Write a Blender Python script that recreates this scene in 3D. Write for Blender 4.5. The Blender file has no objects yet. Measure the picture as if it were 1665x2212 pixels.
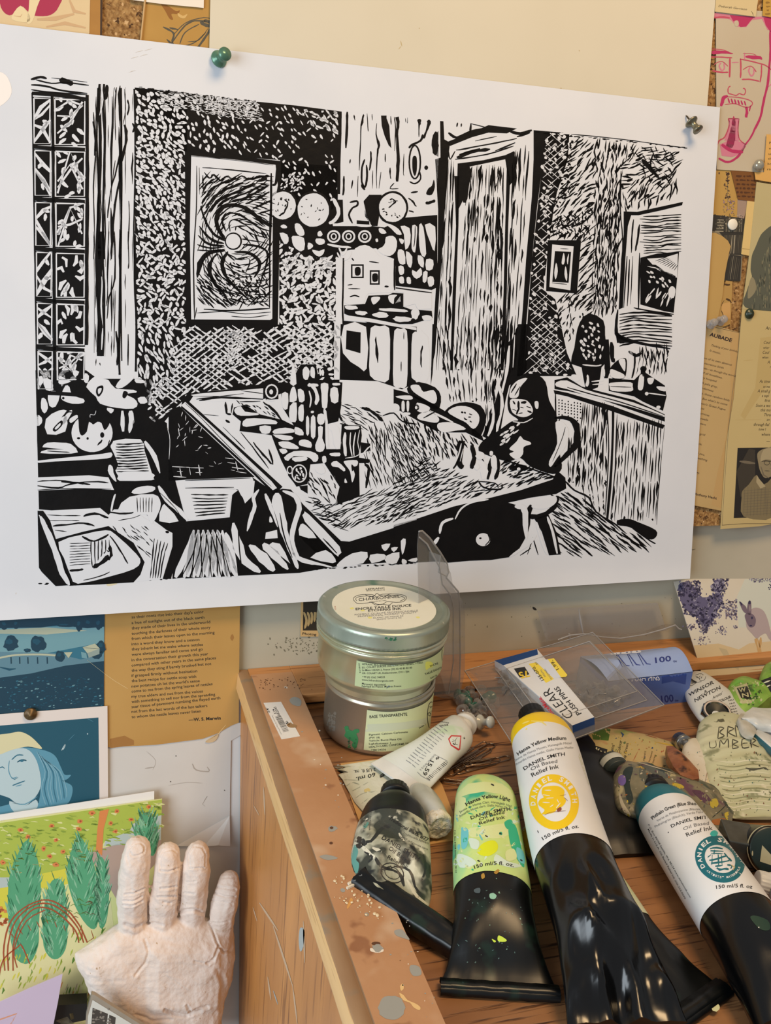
import bpy,bmesh,math,random
import numpy as np
from mathutils import Vector,Matrix,noise
from mathutils.geometry import tessellate_polygon
from mathutils.bvhtree import BVHTree

SC=bpy.context.scene
COL=SC.collection
rnd=random.Random(7)

# ------------------------------------------------------------------ camera
YAW,PITCH,ROLL,TILT=[math.radians(a) for a in (18.758,18.598,-4.884,9.796)]
FPX=2088.5
CAM=np.array([0.0,0.0,0.36])
_f=np.array([math.sin(YAW)*math.cos(PITCH),math.cos(YAW)*math.cos(PITCH),-math.sin(PITCH)])
_r=np.array([math.cos(YAW),-math.sin(YAW),0.0])
_d=np.cross(_f,_r)
CR=_r*math.cos(ROLL) + _d*math.sin(ROLL)
CD=-_r*math.sin(ROLL) + _d*math.cos(ROLL)
CF=_f
cam_data=bpy.data.cameras.new('camera')
cam=bpy.data.objects.new('camera',cam_data)
COL.objects.link(cam)
m=Matrix.Identity(4)
for i in range(3):
    m[i][0]=CR[i];m[i][1]=-CD[i];m[i][2]=-CF[i];m[i][3]=CAM[i]
cam.matrix_world=m
cam_data.sensor_fit='VERTICAL'
cam_data.sensor_height=24.0
cam_data.lens=FPX/2212*24.0
cam_data.clip_start=0.01
SC.camera=cam

# ------------------------------------------------------------------ light and exposure
SC.view_settings.view_transform='Standard'
SC.view_settings.look='None'
SC.view_settings.gamma=1.0
SC.view_settings.use_curve_mapping=False
SC.view_settings.exposure=0.0
world=bpy.data.worlds.new('room_light');SC.world=world
world.use_nodes=True
world.node_tree.nodes['Background'].inputs[0].default_value=(0.92,0.95,1.0,1)
world.node_tree.nodes['Background'].inputs[1].default_value=0.27

def area(name,loc,target,size,size_y,power,color):
    l=bpy.data.lights.new(name,'AREA');l.shape='RECTANGLE'
    l.size=size;l.size_y=size_y;l.energy=power;l.color=color
    o=bpy.data.objects.new(name,l);COL.objects.link(o)
    o.location=loc
    o.rotation_euler=(Vector(target)-Vector(loc)).to_track_quat('-Z','Y').to_euler()
    return o
# daylight window to the left of the desk, a warm lamp overhead
area('window_daylight',(-1.0,-0.30,0.38),(0.25,0.6,0.0),0.9,0.9,17.0,(0.82,0.92,1.0))
area('ceiling_lamp',(0.40,0.10,1.22),(0.33,0.76,0.32),0.45,0.3,9.0,(1.0,0.68,0.36))

# ------------------------------------------------------------------ pixel -> place helpers
def ray(px,py):
    return CR*((px-832.5)/FPX) + CD*((py-1106.0)/FPX) + CF
def dp(px,py,z=0.0):
    """point on the horizontal plane at height z seen at that place of the photograph"""
    r=ray(px,py);return CAM + r*((z-CAM[2])/r[2])
_j=dp(840,1422,0.012)
WN=np.array([0.0,-math.cos(TILT),math.sin(TILT)])       # wall normal, towards the room
WV=np.array([0.0,math.sin(TILT),math.cos(TILT)])        # up along the wall
WO=np.array([0.0,_j[1],0.012])
def wp(px,py,off=0.0):
    """point on the leaning wall (moved off it by off)"""
    r=ray(px,py);return CAM + r*((np.dot(WO-CAM,WN)+off)/np.dot(r,WN))
def wuv(u,v,off=0.0):
    return WO + np.array([u,0,0]) + WV*v + WN*off
def px_size(P):
    return float(np.dot(np.asarray(P)-CAM,CF))/FPX

# ------------------------------------------------------------------ materials
def lin(c):
    if isinstance(c,str):
        c=[int(c[i:i+2],16)/255 for i in (0,2,4)]
    return tuple((x/12.92 if x <= 0.04045 else ((x+0.055)/1.055)**2.4) for x in c[:3]) + (1.0,)
MATS={}
def mat(name,c1,c2=None,scale=30.0,rough=0.6,metal=0.0,bump=0.0,bscale=None,detail=4.0,
        alpha=1.0,coat=0.0,spec=0.5,stretch=(1,1,1),lo=0.35,hi=0.65,spots=None,spot_scale=60,spot_lo=0.62,
        distort=0.0,coord='Object'):
    if name in MATS:return MATS[name]
    m=bpy.data.materials.new(name);m.use_nodes=True
    nt=m.node_tree;N=nt.nodes;L=nt.links
    b=N['Principled BSDF']
    b.inputs['Roughness'].default_value=rough;b.inputs['Metallic'].default_value=metal
    b.inputs['Alpha'].default_value=alpha;b.inputs['Coat Weight'].default_value=coat
    b.inputs['Specular IOR Level'].default_value=spec
    tc=N.new('ShaderNodeTexCoord');mp=N.new('ShaderNodeMapping')
    mp.inputs['Scale'].default_value=stretch
    L.new(tc.outputs[coord],mp.inputs['Vector'])
    nz=N.new('ShaderNodeTexNoise');nz.inputs['Scale'].default_value=scale
    nz.inputs['Detail'].default_value=detail;nz.inputs['Distortion'].default_value=distort
    L.new(mp.outputs[0],nz.inputs['Vector'])
    rp=N.new('ShaderNodeValToRGB');rp.color_ramp.elements[0].position=lo;rp.color_ramp.elements[1].position=hi
    rp.color_ramp.elements[0].color=lin(c1);rp.color_ramp.elements[1].color=lin(c2 or c1)
    L.new(nz.outputs['Fac'],rp.inputs[0])
    out=rp.outputs[0]
    for k,sp in enumerate(spots or []):
        n2=N.new('ShaderNodeTexNoise');n2.inputs['Scale'].default_value=sp[1];n2.inputs['Detail'].default_value=3
        mp2=N.new('ShaderNodeMapping');mp2.inputs['Location'].default_value=(3.1*k+1.7,2.3*k,5.0*k)
        L.new(tc.outputs[coord],mp2.inputs['Vector']);L.new(mp2.outputs[0],n2.inputs['Vector'])
        r2=N.new('ShaderNodeValToRGB');r2.color_ramp.elements[0].position=sp[2]
        r2.color_ramp.elements[1].position=min(1,sp[2]+(sp[3] if len(sp) > 3 else 0.03))
        L.new(n2.outputs['Fac'],r2.inputs[0])
        mx=N.new('ShaderNodeMix');mx.data_type='RGBA'
        L.new(r2.outputs[0],mx.inputs[0]);L.new(out,mx.inputs[6]);mx.inputs[7].default_value=lin(sp[0])
        out=mx.outputs[2]
    L.new(out,b.inputs['Base Color'])
    if bump:
        n3=N.new('ShaderNodeTexNoise');n3.inputs['Scale'].default_value=bscale or scale*2
        n3.inputs['Detail'].default_value=5
        L.new(mp.outputs[0],n3.inputs['Vector'])
        bp=N.new('ShaderNodeBump');bp.inputs['Strength'].default_value=bump;bp.inputs['Distance'].default_value=0.002
        L.new(n3.outputs['Fac'],bp.inputs['Height']);L.new(bp.outputs[0],b.inputs['Normal'])
    MATS[name]=m
    return m
def wood(name,c1,c2,c3,axis='x',scale=55,ring=1.0,rough=0.5,bump=0.3):
    if name in MATS:return MATS[name]
    m=bpy.data.materials.new(name);m.use_nodes=True
    nt=m.node_tree;N=nt.nodes;L=nt.links;b=N['Principled BSDF']
    b.inputs['Roughness'].default_value=rough
    tc=N.new('ShaderNodeTexCoord');mp=N.new('ShaderNodeMapping')
    s={'x':(0.06,1,1),'y':(1,0.06,1),'z':(1,1,0.06)}[axis]
    mp.inputs['Scale'].default_value=s;L.new(tc.outputs['Object'],mp.inputs[0])
    n1=N.new('ShaderNodeTexNoise');n1.inputs['Scale'].default_value=scale;n1.inputs['Detail'].default_value=3
    n1.inputs['Distortion'].default_value=0.6
    n2=N.new('ShaderNodeTexNoise');n2.inputs['Scale'].default_value=scale*9;n2.inputs['Detail'].default_value=4
    for n in (n1,n2):L.new(mp.outputs[0],n.inputs['Vector'])
    r1=N.new('ShaderNodeValToRGB');e=r1.color_ramp.elements
    e[0].position=0.3;e[0].color=lin(c1);e[1].position=0.7;e[1].color=lin(c2)
    L.new(n1.outputs['Fac'],r1.inputs[0])
    r2=N.new('ShaderNodeValToRGB');r2.color_ramp.elements[0].position=0.56;r2.color_ramp.elements[1].position=0.68
    L.new(n2.outputs['Fac'],r2.inputs[0])
    mx=N.new('ShaderNodeMix');mx.data_type='RGBA';L.new(r2.outputs[0],mx.inputs[0])
    L.new(r1.outputs[0],mx.inputs[6]);mx.inputs[7].default_value=lin(c3)
    L.new(mx.outputs[2],b.inputs['Base Color'])
    bp=N.new('ShaderNodeBump');bp.inputs['Strength'].default_value=bump;bp.inputs['Distance'].default_value=0.0006
    bp.invert=True
    L.new(r2.outputs[0],bp.inputs['Height']);L.new(bp.outputs[0],b.inputs['Normal'])
    MATS[name]=m
    return m
def clear_plastic(name,tint='E8E6EC',rough=0.06,alpha=0.22,haze=0.25):
    if name in MATS:return MATS[name]
    m=bpy.data.materials.new(name);m.use_nodes=True
    nt=m.node_tree;N=nt.nodes;L=nt.links
    for n in list(N):N.remove(n)
    o=N.new('ShaderNodeOutputMaterial');tr=N.new('ShaderNodeBsdfTransparent');tr.inputs[0].default_value=lin('F6F5F4')
    gl=N.new('ShaderNodeBsdfPrincipled');gl.inputs['Base Color'].default_value=lin('B4B2B0')
    gl.inputs['Roughness'].default_value=rough
    nz=N.new('ShaderNodeTexNoise');nz.inputs['Scale'].default_value=45
    tc=N.new('ShaderNodeTexCoord');L.new(tc.outputs['Object'],nz.inputs['Vector'])
    bp=N.new('ShaderNodeBump');bp.inputs['Strength'].default_value=0.25;bp.inputs['Distance'].default_value=0.003
    L.new(nz.outputs['Fac'],bp.inputs['Height']);L.new(bp.outputs[0],gl.inputs['Normal'])
    fr=N.new('ShaderNodeLayerWeight');fr.inputs[0].default_value=0.35
    mr=N.new('ShaderNodeMapRange');mr.inputs['To Min'].default_value=alpha;mr.inputs['To Max'].default_value=min(1,alpha+haze+0.35)
    L.new(fr.outputs['Facing'],mr.inputs['Value'])
    mx=N.new('ShaderNodeMixShader');L.new(mr.outputs[0],mx.inputs[0]);L.new(tr.outputs[0],mx.inputs[1]);L.new(gl.outputs[0],mx.inputs[2])
    L.new(mx.outputs[0],o.inputs[0])
    MATS[name]=m
    return m
def flat(hexc,rough=0.65):
    return mat('ink_'+hexc,hexc,hexc,rough=rough)

# ------------------------------------------------------------------ objects
def tag(o,label=None,cat=None,group=None,kind=None):
    if label:o['label']=label
    if cat:o['category']=cat
    if group:o['group']=group
    if kind:o['kind']=kind
    return o
def empty(name,loc,label=None,cat=None,group=None,kind=None):
    o=bpy.data.objects.new(name,None);COL.objects.link(o);o.location=Vector([float(x) for x in loc])
    o.empty_display_size=0.01
    return tag(o,label,cat,group,kind)
_WP={}
class MB:
    """collects shapes, then links them as ONE mesh object"""
    def __init__(self):self.v=[];self.f=[];self.m=[];self.sm=[]
    def add(self,vs,fs,mi=0,smooth=False):
        n=len(self.v);self.v.extend([tuple(float(c) for c in p) for p in vs])
        for f in fs:self.f.append([n+i for i in f]);self.m.append(mi);self.sm.append(smooth)
    def grid(self,P,mi=0,smooth=True,closeu=False,closev=False,matf=None):
        nu,nv=len(P),len(P[0]);vs=[p for r in P for p in r];n=len(self.v)
        self.v.extend([tuple(float(c) for c in p) for p in vs])
        for i in range(nu if closeu else nu-1):
            for j in range(nv if closev else nv-1):
                a,b=i,(i+1) % nu;c,d=j,(j+1) % nv
                self.f.append([n+a*nv+c,n+b*nv+c,n+b*nv+d,n+a*nv+d])
                self.m.append(matf(i,j) if matf else mi);self.sm.append(smooth)
    def prism(self,front,back,mi=0,side=None):
        n=len(front);self.add(list(front)+list(back),[list(range(n)),list(range(2*n-1,n-1,-1))],mi)
        self.add(list(front)+list(back),[[i,n+i,n+(i+1) % n,(i+1) % n] for i in range(n)],mi if side is None else side)
    def box(self,c,ax,ay,az,mi=0):
        c,ax,ay,az=map(np.array,(c,ax,ay,az))
        P=[c+ax*i+ay*j+az*k for k in (-1,1) for j in (-1,1) for i in (-1,1)]
        self.add(P,[[0,2,3,1],[4,5,7,6],[0,1,5,4],[2,6,7,3],[0,4,6,2],[1,3,7,5]],mi)
    def tube(self,pts,r,n=8,mi=0,caps=True):
        pts=[np.array(p,float) for p in pts];rings=[]
        rr=r if hasattr(r,'__len__') else [r]*len(pts)
        up=np.array([0.3,0.2,0.93])
        for i,p in enumerate(pts):
            t=pts[min(i+1,len(pts)-1)]-pts[max(i-1,0)];t=t/(np.linalg.norm(t)+1e-12)
            a=np.cross(t,up); 
            if np.linalg.norm(a) < 1e-3:a=np.cross(t,[1,0,0])
            a /= np.linalg.norm(a);b=np.cross(t,a);up=-b if np.dot(-b,up) > 0 else b
            a=np.cross(t,up);a /= np.linalg.norm(a);b=np.cross(t,a)
            rings.append([p+rr[i]*(a*math.cos(q)+b*math.sin(q)) for q in [2*math.pi*k/n for k in range(n)]])
        self.grid(rings,mi,True,False,True)
        if caps:
            self.add(rings[0],[list(range(n))],mi);self.add(rings[-1],[list(range(n))[::-1]],mi)
    def lathe(self,prof,base,axis=(0,0,1),n=32,mi=0,matf=None,smooth=True):
        """prof: (radius, height) pairs along axis"""
        ax=np.array(axis,float);ax /= np.linalg.norm(ax)
        a=np.cross(ax,[0.31,0.95,0.05]);a /= np.linalg.norm(a);b=np.cross(ax,a);base=np.array(base,float)
        self.grid([[base+ax*h+r*(a*math.cos(2*math.pi*k/n)+b*math.sin(2*math.pi*k/n)) for k in range(n)] for r,h in prof],
                  mi,smooth,False,True,matf)
    def build(self,name,mats,parent=None,label=None,cat=None,group=None,kind=None,origin=None,bevel=0,auto=None):
        V=np.array(self.v,float)
        if parent is not None:
            org=_WP[parent.name]
        elif origin is not None:org=np.array(origin,float)
        else:
            lo,hi=V.min(0),V.max(0);org=np.array([(lo[0]+hi[0])/2,(lo[1]+hi[1])/2,lo[2]])
        V=V-org
        me=bpy.data.meshes.new(name)
        me.from_pydata([tuple(p) for p in V],[],self.f)
        for mm in (mats if isinstance(mats,(list,tuple)) else [mats]):me.materials.append(mm)
        me.polygons.foreach_set('material_index',self.m)
        me.polygons.foreach_set('use_smooth',self.sm)
        me.update()
        o=bpy.data.objects.new(name,me);COL.objects.link(o)
        if parent is not None:o.parent=parent;_WP[o.name]=org
        else:o.location=Vector(org);_WP[o.name]=org
        if bevel:
            bm_=o.modifiers.new('bevel','BEVEL');bm_.width=bevel;bm_.segments=2;bm_.limit_method='ANGLE'
        return tag(o,label,cat,group,kind)
def thing(name,loc,label,cat,group=None,kind=None):
    o=empty(name,loc,label,cat,group,kind);_WP[o.name]=np.array(loc,float);return o

# ------------------------------------------------------------------ flat drawing on surfaces
class Plane:      # leaning wall
    def __init__(self,off,eps=0.00004):self.off=off;self.eps=eps
    def __call__(self,x,y,layer=1):return wp(x,y,self.off+self.eps*layer)
class Desk:
    def __init__(self,z,eps=0.00004):self.z=z;self.eps=eps
    def __call__(self,x,y,layer=1):return dp(x,y,self.z+self.eps*layer)
class OnPlane:    # arbitrary plane through three world points
    def __init__(self,a,b,c,eps=0.00004):
        a,b,c=map(np.array,(a,b,c));n=np.cross(b-a,c-a);n /= np.linalg.norm(n)
        if np.dot(n,CAM-a) < 0:n=-n
        self.a,self.n,self.eps=a,n,eps
    def __call__(self,x,y,layer=1):
        r=ray(x,y);return CAM + r*((np.dot(self.a-CAM,self.n)+self.eps*layer)/np.dot(r,self.n))
class OnMesh:     # the skin of a mesh already collected in an MB
    def __init__(self,mb,eps=0.00006):
        self.b=BVHTree.FromPolygons([Vector(p) for p in mb.v],mb.f);self.eps=eps
    def __call__(self,x,y,layer=1):
        r=Vector(ray(x,y)).normalized();h=self.b.ray_cast(Vector(CAM),r)
        self.miss=h[0] is None
        if self.miss:
            k=self.b.find_nearest(Vector(CAM)+r*self.last) ;p,n=k[0],k[1]
        else:p,n=h[0],h[1];self.last=h[3]
        if n.dot(r) > 0:n=-n
        return np.array(p+n*self.eps*layer)
    last=0.5
XF=[0,0,1.0]
def crop(x0=0,y0=0,s=1.0):XF[0],XF[1],XF[2]=x0,y0,s
def xf(p):return (XF[0]+p[0]/XF[2],XF[1]+p[1]/XF[2])
_TXT={}
def text_mesh(s,bold=0.0,shear=0.0):
    k=(s,bold,shear)
    if k in _TXT:return _TXT[k]
    c=bpy.data.curves.new('t','FONT');c.body=s;c.size=1;c.offset=bold;c.shear=shear;c.resolution_u=2
    o=bpy.data.objects.new('t',c);COL.objects.link(o)
    dg=bpy.context.evaluated_depsgraph_get();me=bpy.data.meshes.new_from_object(o.evaluated_get(dg))
    v=[tuple(q.co[:2]) for q in me.vertices];f=[list(p.vertices) for p in me.polygons]
    bpy.data.objects.remove(o);bpy.data.curves.remove(c);bpy.data.meshes.remove(me)
    if v:
        x0=min(p[0] for p in v);x1=max(p[0] for p in v);v=[(p[0]-x0,p[1]) for p in v];w=x1-x0
    else:w=1
    _TXT[k]=(v,f,w);return _TXT[k]
class Draw:
    def __init__(self,mb,F):self.mb=mb;self.F=F
    def put(self,P,faces,mi,layer,T=5.5):
        """lays flat shapes (photograph pixels) on the surface; on a curved skin they are cut fine enough to follow it"""
        F=self.F
        if not isinstance(F,OnMesh):
            self.mb.add([F(p[0],p[1],layer) for p in P],faces,mi);return
        st=[]
        for f in faces:
            for k in range(1,len(f)-1):st.append((tuple(P[f[0]]),tuple(P[f[k]]),tuple(P[f[k+1]])))
        vs=[];fs=[];idx={}
        def vid(p):
            if p not in idx:q=F(p[0],p[1],layer);idx[p]=(len(vs),F.miss);vs.append(q)
            return idx[p]
        while st:
            a,b,c=st.pop();e=(math.dist(a,b),math.dist(b,c),math.dist(c,a));m_=max(e)
            if m_ > T:
                k=e.index(m_);a,b,c=((a,b,c),(b,c,a),(c,a,b))[k];h=((a[0]+b[0])/2,(a[1]+b[1])/2);st += [(a,h,c),(h,b,c)]
            else:
                q=[vid(p) for p in (a,b,c)]
                if not any(x[1] for x in q):fs.append([x[0] for x in q])
        self.mb.add(vs,fs,mi,True)
    def poly(self,pts,mi,layer=1,raw=False):
        pts=[p if raw else xf(p) for p in pts]
        if len(pts) < 3:return
        tri=tessellate_polygon([[Vector((p[0],p[1],0)) for p in pts]])
        self.put(pts,[list(t) for t in tri],mi,layer)
    def blob(self,pts,mi,layer=1,sub=3,raw=False):
        """closed smooth outline (Catmull-Rom) through pts"""
        n=len(pts);out=[]
        for i in range(n):
            a,b,c,d=[np.array(pts[(i+k-1) % n],float) for k in range(4)]
            for k in range(sub):
                t=k/sub
                out.append(tuple(0.5*((2*b)+(c-a)*t+(2*a-5*b+4*c-d)*t*t+(3*b-a-3*c+d)*t**3)))
        self.poly(out,mi,layer,raw)
    def ell(self,c,rx,ry,mi,layer=1,n=14,rot=0.0,jit=0.0,a0=0,a1=2*math.pi):
        P=[]
        for k in range(n):
            a=a0+(a1-a0)*k/n;j=1+jit*(rnd.random()-.5)
            x,y=rx*j*math.cos(a),ry*j*math.sin(a)
            P.append((c[0]+x*math.cos(rot)-y*math.sin(rot),c[1]+x*math.sin(rot)+y*math.cos(rot)))
        self.poly(P,mi,layer)
    def ring(self,c,rx,ry,w,mi,layer=1,n=24,rot=0.0):
        self.stroke([(c[0]+rx*math.cos(2*math.pi*k/n)*math.cos(rot)-ry*math.sin(2*math.pi*k/n)*math.sin(rot),
                      c[1]+rx*math.cos(2*math.pi*k/n)*math.sin(rot)+ry*math.sin(2*math.pi*k/n)*math.cos(rot)) for k in range(n+1)],w,mi,layer,0)
    def stroke(self,pts,w,mi,layer=1,taper=0.6,sub=1,wob=0.0,raw=False):
        """tapered stroke; w in crop pixels (number or list per point)"""
        if sub > 1 and len(pts) > 2:
            Q=[];W=[];ww=w if hasattr(w,'__len__') else [w]*len(pts);n=len(pts)
            for i in range(n-1):
                a,b,c,d=[np.array(pts[min(max(i+k-1,0),n-1)],float) for k in range(4)]
                for k in range(sub):
                    t=k/sub;Q.append(tuple(0.5*((2*b)+(c-a)*t+(2*a-5*b+4*c-d)*t*t+(3*b-a-3*c+d)*t**3)));W.append(ww[i]+(ww[i+1]-ww[i])*t)
            Q.append(pts[-1]);W.append(ww[-1]);pts,w=Q,W
        n=len(pts)
        ww=list(w) if hasattr(w,'__len__') else [w]*n
        if n == 2 and not hasattr(w,'__len__'):
            a,b=pts;pts=[a,((a[0]*.67+b[0]*.33),(a[1]*.67+b[1]*.33)),((a[0]*.33+b[0]*.67),(a[1]*.33+b[1]*.67)),b];n=4;ww=[w]*4
        if taper:
            ww[0] *= 1-taper;ww[-1] *= 1-taper
        Lp,Rp=[],[]
        for i in range(n):
            a=pts[max(i-1,0)];b=pts[min(i+1,n-1)];dx,dy=b[0]-a[0],b[1]-a[1];l=math.hypot(dx,dy) or 1
            h1=ww[i]/2*(1+wob*(rnd.random()-.5));h2=ww[i]/2*(1+wob*(rnd.random()-.5))
            Lp.append((pts[i][0]-dy/l*h1,pts[i][1]+dx/l*h1));Rp.append((pts[i][0]+dy/l*h2,pts[i][1]-dx/l*h2))
        P=[p if raw else xf(p) for p in Lp+Rp]
        self.put(P,[[i,i+1,n+i+1,n+i] for i in range(n-1)],mi,layer)
    def text(self,s,p0,p1,h,mi,layer=2,bold=0.0,shear=0.0,mid=None,up=None,fill=True):
        """text whose baseline runs p0 -> p1 (through a curve bent at mid), h = cap height in crop pixels"""
        v,f,w=text_mesh(s,bold,shear)
        if not v:return
        p0,p1=np.array(p0,float),np.array(p1,float)
        c=np.array(mid,float)*2-(p0+p1)/2 if mid is not None else (p0+p1)/2
        out=[]
        for (x,y) in v:
            t=x/w;P=p0*(1-t)**2+2*c*t*(1-t)+p1*t*t
            T=2*(1-t)*(c-p0)+2*t*(p1-c);T /= np.linalg.norm(T)+1e-9
            U=np.array(up,float) if up is not None else np.array([T[1],-T[0]])
            q=P+U*y*h/0.70
            out.append(xf(q))
        self.put(out,f,mi,layer)
def inside(p,poly):
    x,y=p;c=False;n=len(poly);j=n-1
    for i in range(n):
        xi,yi=poly[i];xj,yj=poly[j]
        if (yi > y) != (yj > y) and x < (xj-xi)*(y-yi)/(yj-yi)+xi:c=not c
        j=i
    return c
def card(name,pts,off,mats,label,cat,draw=None,thick=0.0004,group=None,F=None,curl=None,eps=0.00004):
    """a sheet on the wall whose outline is given in photograph pixels, with its printing"""
    F=F or Plane(off,eps)
    mb=MB();front=[F(p[0],p[1],0) for p in pts]
    n=WN if isinstance(F,Plane) else getattr(F,'n',np.array([0,0,1.0]))
    mb.prism(front,[np.array(p)-n*thick for p in front],0)
    if draw:
        crop();draw(Draw(mb,F));crop()
    return mb.build(name,mats,None,label,cat,group)
# ================================================================== setting
M_wall=mat('painted_wall','BDB7A4','ABA592',scale=6,rough=0.55,bump=0.1,bscale=40,spots=[('A9A493',14,0.66,0.2)])
M_wall2=mat('whitewashed_board','DEDFDE','CFCFCC',scale=8,rough=0.6,bump=0.25,bscale=60,stretch=(0.3,1,1),spots=[('BDB7AE',30,0.68,0.05)])
M_cork=mat('cork','B18A55','7A5428',scale=420,rough=0.9,bump=0.5,bscale=400,spots=[('4B2F14',300,0.62),('CDA878',240,0.64)])
b=MB()
c=wuv(0.4,0.0,0.0)
b.add([wuv(-0.7,-0.75),wuv(1.3,-0.75),wuv(1.3,0.75),wuv(-0.7,0.75)],[[0,1,2,3]])
b.add([wuv(-0.7,-0.75,-.02),wuv(1.3,-0.75,-.02),wuv(1.3,0.75,-.02),wuv(-0.7,0.75,-.02)],[[3,2,1,0]])
D=Draw(b,Plane(0));r_=random.Random(41)
for k in range(70):D.ell((600+r_.gauss(40,28),1392+r_.gauss(0,9)+k*.1),.8+r_.random()*2.4,.6+r_.random()*1.6,1,1,6,r_.random()*3,.6)
D.blob([(1150,1311),(1156,1313),(1159,1318),(1152,1317)],2,1);D.stroke([(1490,1186),(1496,1188),(1502,1186)],1.2,2,1)
for k in range(40):D.ell((960+r_.random()*500,1290+r_.random()*90),.5+r_.random()*1.2,.5+r_.random(),1,1,6)
b.build('wall_back',[M_wall,flat('6E6A58'),flat('2A2622')],kind='structure')
# cork pin board fixed to the wall
vb=float(np.dot(wp(1520,1136,0.008)-WO,WV))
b=MB()
F_=[wuv(-0.45,vb,.008),wuv(1.0,vb,.008),wuv(1.0,0.6,.008),wuv(-0.45,0.6,.008)]
K_=[wuv(-0.45,vb,.0002),wuv(1.0,vb,.0002),wuv(1.0,0.6,.0002),wuv(-0.45,0.6,.0002)]
b.prism(F_,K_)
b.build('cork_board',M_cork,None,'brown cork pin board on the back wall behind all the pinned papers','pin board')
# white-painted board on the wall below, left of the cabinet
b=MB()
x1=wp(520,1900)[0]+0.004
vt=float(np.dot(wp(525,1462,.003)-WO,WV))
b.prism([wuv(-0.45,-0.6,.003),wuv(x1-.002,-0.6,.003),wuv(x1-.002,vt,.003),wuv(-0.45,vt,.003)],
        [wuv(-0.45,-0.6,.0002),wuv(x1-.002,-0.6,.0002),wuv(x1-.002,vt,.0002),wuv(-0.45,vt,.0002)])
b.build('trim_1',M_wall2,kind='structure')

# ================================================================== cabinet with a framed top
M_oak=wood('oak_top','AA7A50','8A5E3A','46291A','x',48,rough=0.45)
M_frame=mat('worn_brown_frame','C49770','B8875E',scale=14,rough=0.5,bump=0.15,bscale=90,
              spots=[('D0B294',22,0.58,0.12),('9A6A48',45,0.62,0.06),('D8D0C4',95,0.74,0.02)])
M_rail=wood('pine_rail','C98F57','B9804B','9A6537','x',60,rough=0.5,bump=0.15)
M_edge=wood('lit_edge','E8BE84','DEB074','C49560','y',60,rough=0.45,bump=0.1)  # light falling on the moulding's side is put into this wood colour
M_mould=mat('greyed_moulding','A88A68','957556',scale=40,rough=0.6,bump=0.2,stretch=(1,.3,1),spots=[('8C7C68',60,0.6,0.1)])
M_side=wood('side_panel_wood','D08E4A','B3753A','8C5626','z',26,rough=0.38,bump=0.2)
M_dark=mat('dark_gap','2A1A10','1C120B',rough=0.8)
XA,XE,XC,XB,YR,ZF=0.1100,0.1112,0.1202,0.1507,0.5943,0.012
YW=float(WO[1])
cab=thing('cabinet',(0.45,0.40,-0.30),'wooden cabinet with framed oak top and worn brown border carrying the paint tubes','cabinet')
def boxm(x0,x1,y0,y1,z0,z1,mats,name,bevel=0.0,lab=None):
    b=MB();b.box(((x0+x1)/2,(y0+y1)/2,(z0+z1)/2),((x1-x0)/2,0,0),(0,(y1-y0)/2,0),(0,0,(z1-z0)/2))
    return b.build(name,mats,cab,bevel=bevel,label=lab)
boxm(XB-.004,0.95,0.12,YR+.0005,-0.012,0.0,M_oak,'top_panel',0,'brown oak veneer top panel with dark grain lines')
boxm(XB,0.95,YR,YW-.0005,.0045,ZF,M_rail,'back_rail',.0008,'pine rail along the wall')
boxm(XB,0.95,YR+.0035,YW-.003,.0015,.0045,M_dark,'rail_gap')
boxm(XB,0.95,YR-.001,YW-.004,-.008,.0015,M_rail,'rail_strip')
boxm(XC-.001,XB,YR+.034,YW-.0005,-.006,ZF-.0002,M_rail,'rail_end')
b=MB()      # rounded moulding: greyed outer strip, side face coloured paler where it catches light
prof=[(XC,ZF-.0004),(XC-.0004,ZF-.0014),(XC-.0012,ZF-.0008),(XC-.004,ZF-.0002),(XE+.001,ZF-.0004),(XE+.0002,ZF-.0009),(XE,ZF-.0014),(XA+.0004,.004),(XA,0),(XA+.0004,-.002),(XC,-.002)]
ys=[0.12+(YW-.001-0.12)*k/60 for k in range(61)]
b.grid([[(p[0]+(.00025*noise.noise((y*60,p[1]*90,3)) if 4 < k < 8 else 0),y,p[1]) for k,p in enumerate(prof)] for y in ys],
       matf=lambda i,j:1 if 5 <= j else 0)
b.build('edge_moulding',[M_mould,M_edge],cab,label='edge moulding with its side painted pale as catching light')
b=MB()
yb=lambda z:float(WO[1]+(z-WO[2])*math.tan(TILT))-.004
def sx(z):return .1135
b.add([(sx(0),0.12,-.004),(sx(0),yb(-.004),-.004),(sx(0),yb(-.55),-.55),(sx(0),.12,-.55)],[[0,1,2,3]])
b.add([(0.95,0.12,-.012),(0.95,yb(-.012),-.012),(0.95,yb(-.55),-.55),(0.95,.12,-.55)],[[3,2,1,0]])
b.add([(sx(0),0.12,-.012),(.95,0.12,-.012),(.95,.12,-.55),(sx(0),.12,-.55)],[[0,3,2,1]])
b.add([(sx(0),.12,-.55),(.95,.12,-.55),(.95,yb(-.55),-.55),(sx(0),yb(-.55),-.55)],[[0,3,2,1]])
# scratches on the side
sideF=OnPlane((sx(0),0,0),(sx(0),1,0),(sx(0),0,1),.00015)
M_scr=flat('C9AA8A');M_scr2=flat('A9B0AE')
for (a,c_,w,mi) in [((569,1700),(572,1760),3,1),((548,1740),(560,1762),2,1),((560,1950),(600,2010),4,1),((590,2000),(632,2130),4,1),
                       ((655,1990),(658,2080),3,1),((546,1960),(555,1990),2,1),((578,2110),(585,2160),3,1),((632,2130),(642,2212),3,1),((590,2140),(600,2170),2,2)]:
    Draw(b,sideF).stroke([a,c_],w,mi,1)
Draw(b,sideF).blob([(648,2005),(657,2010),(655,2045),(648,2055),(645,2030)],2,1)
b.build('side_panel',[M_side,M_scr,M_scr2],cab,label='varnished side panel with vertical grain')
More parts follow.
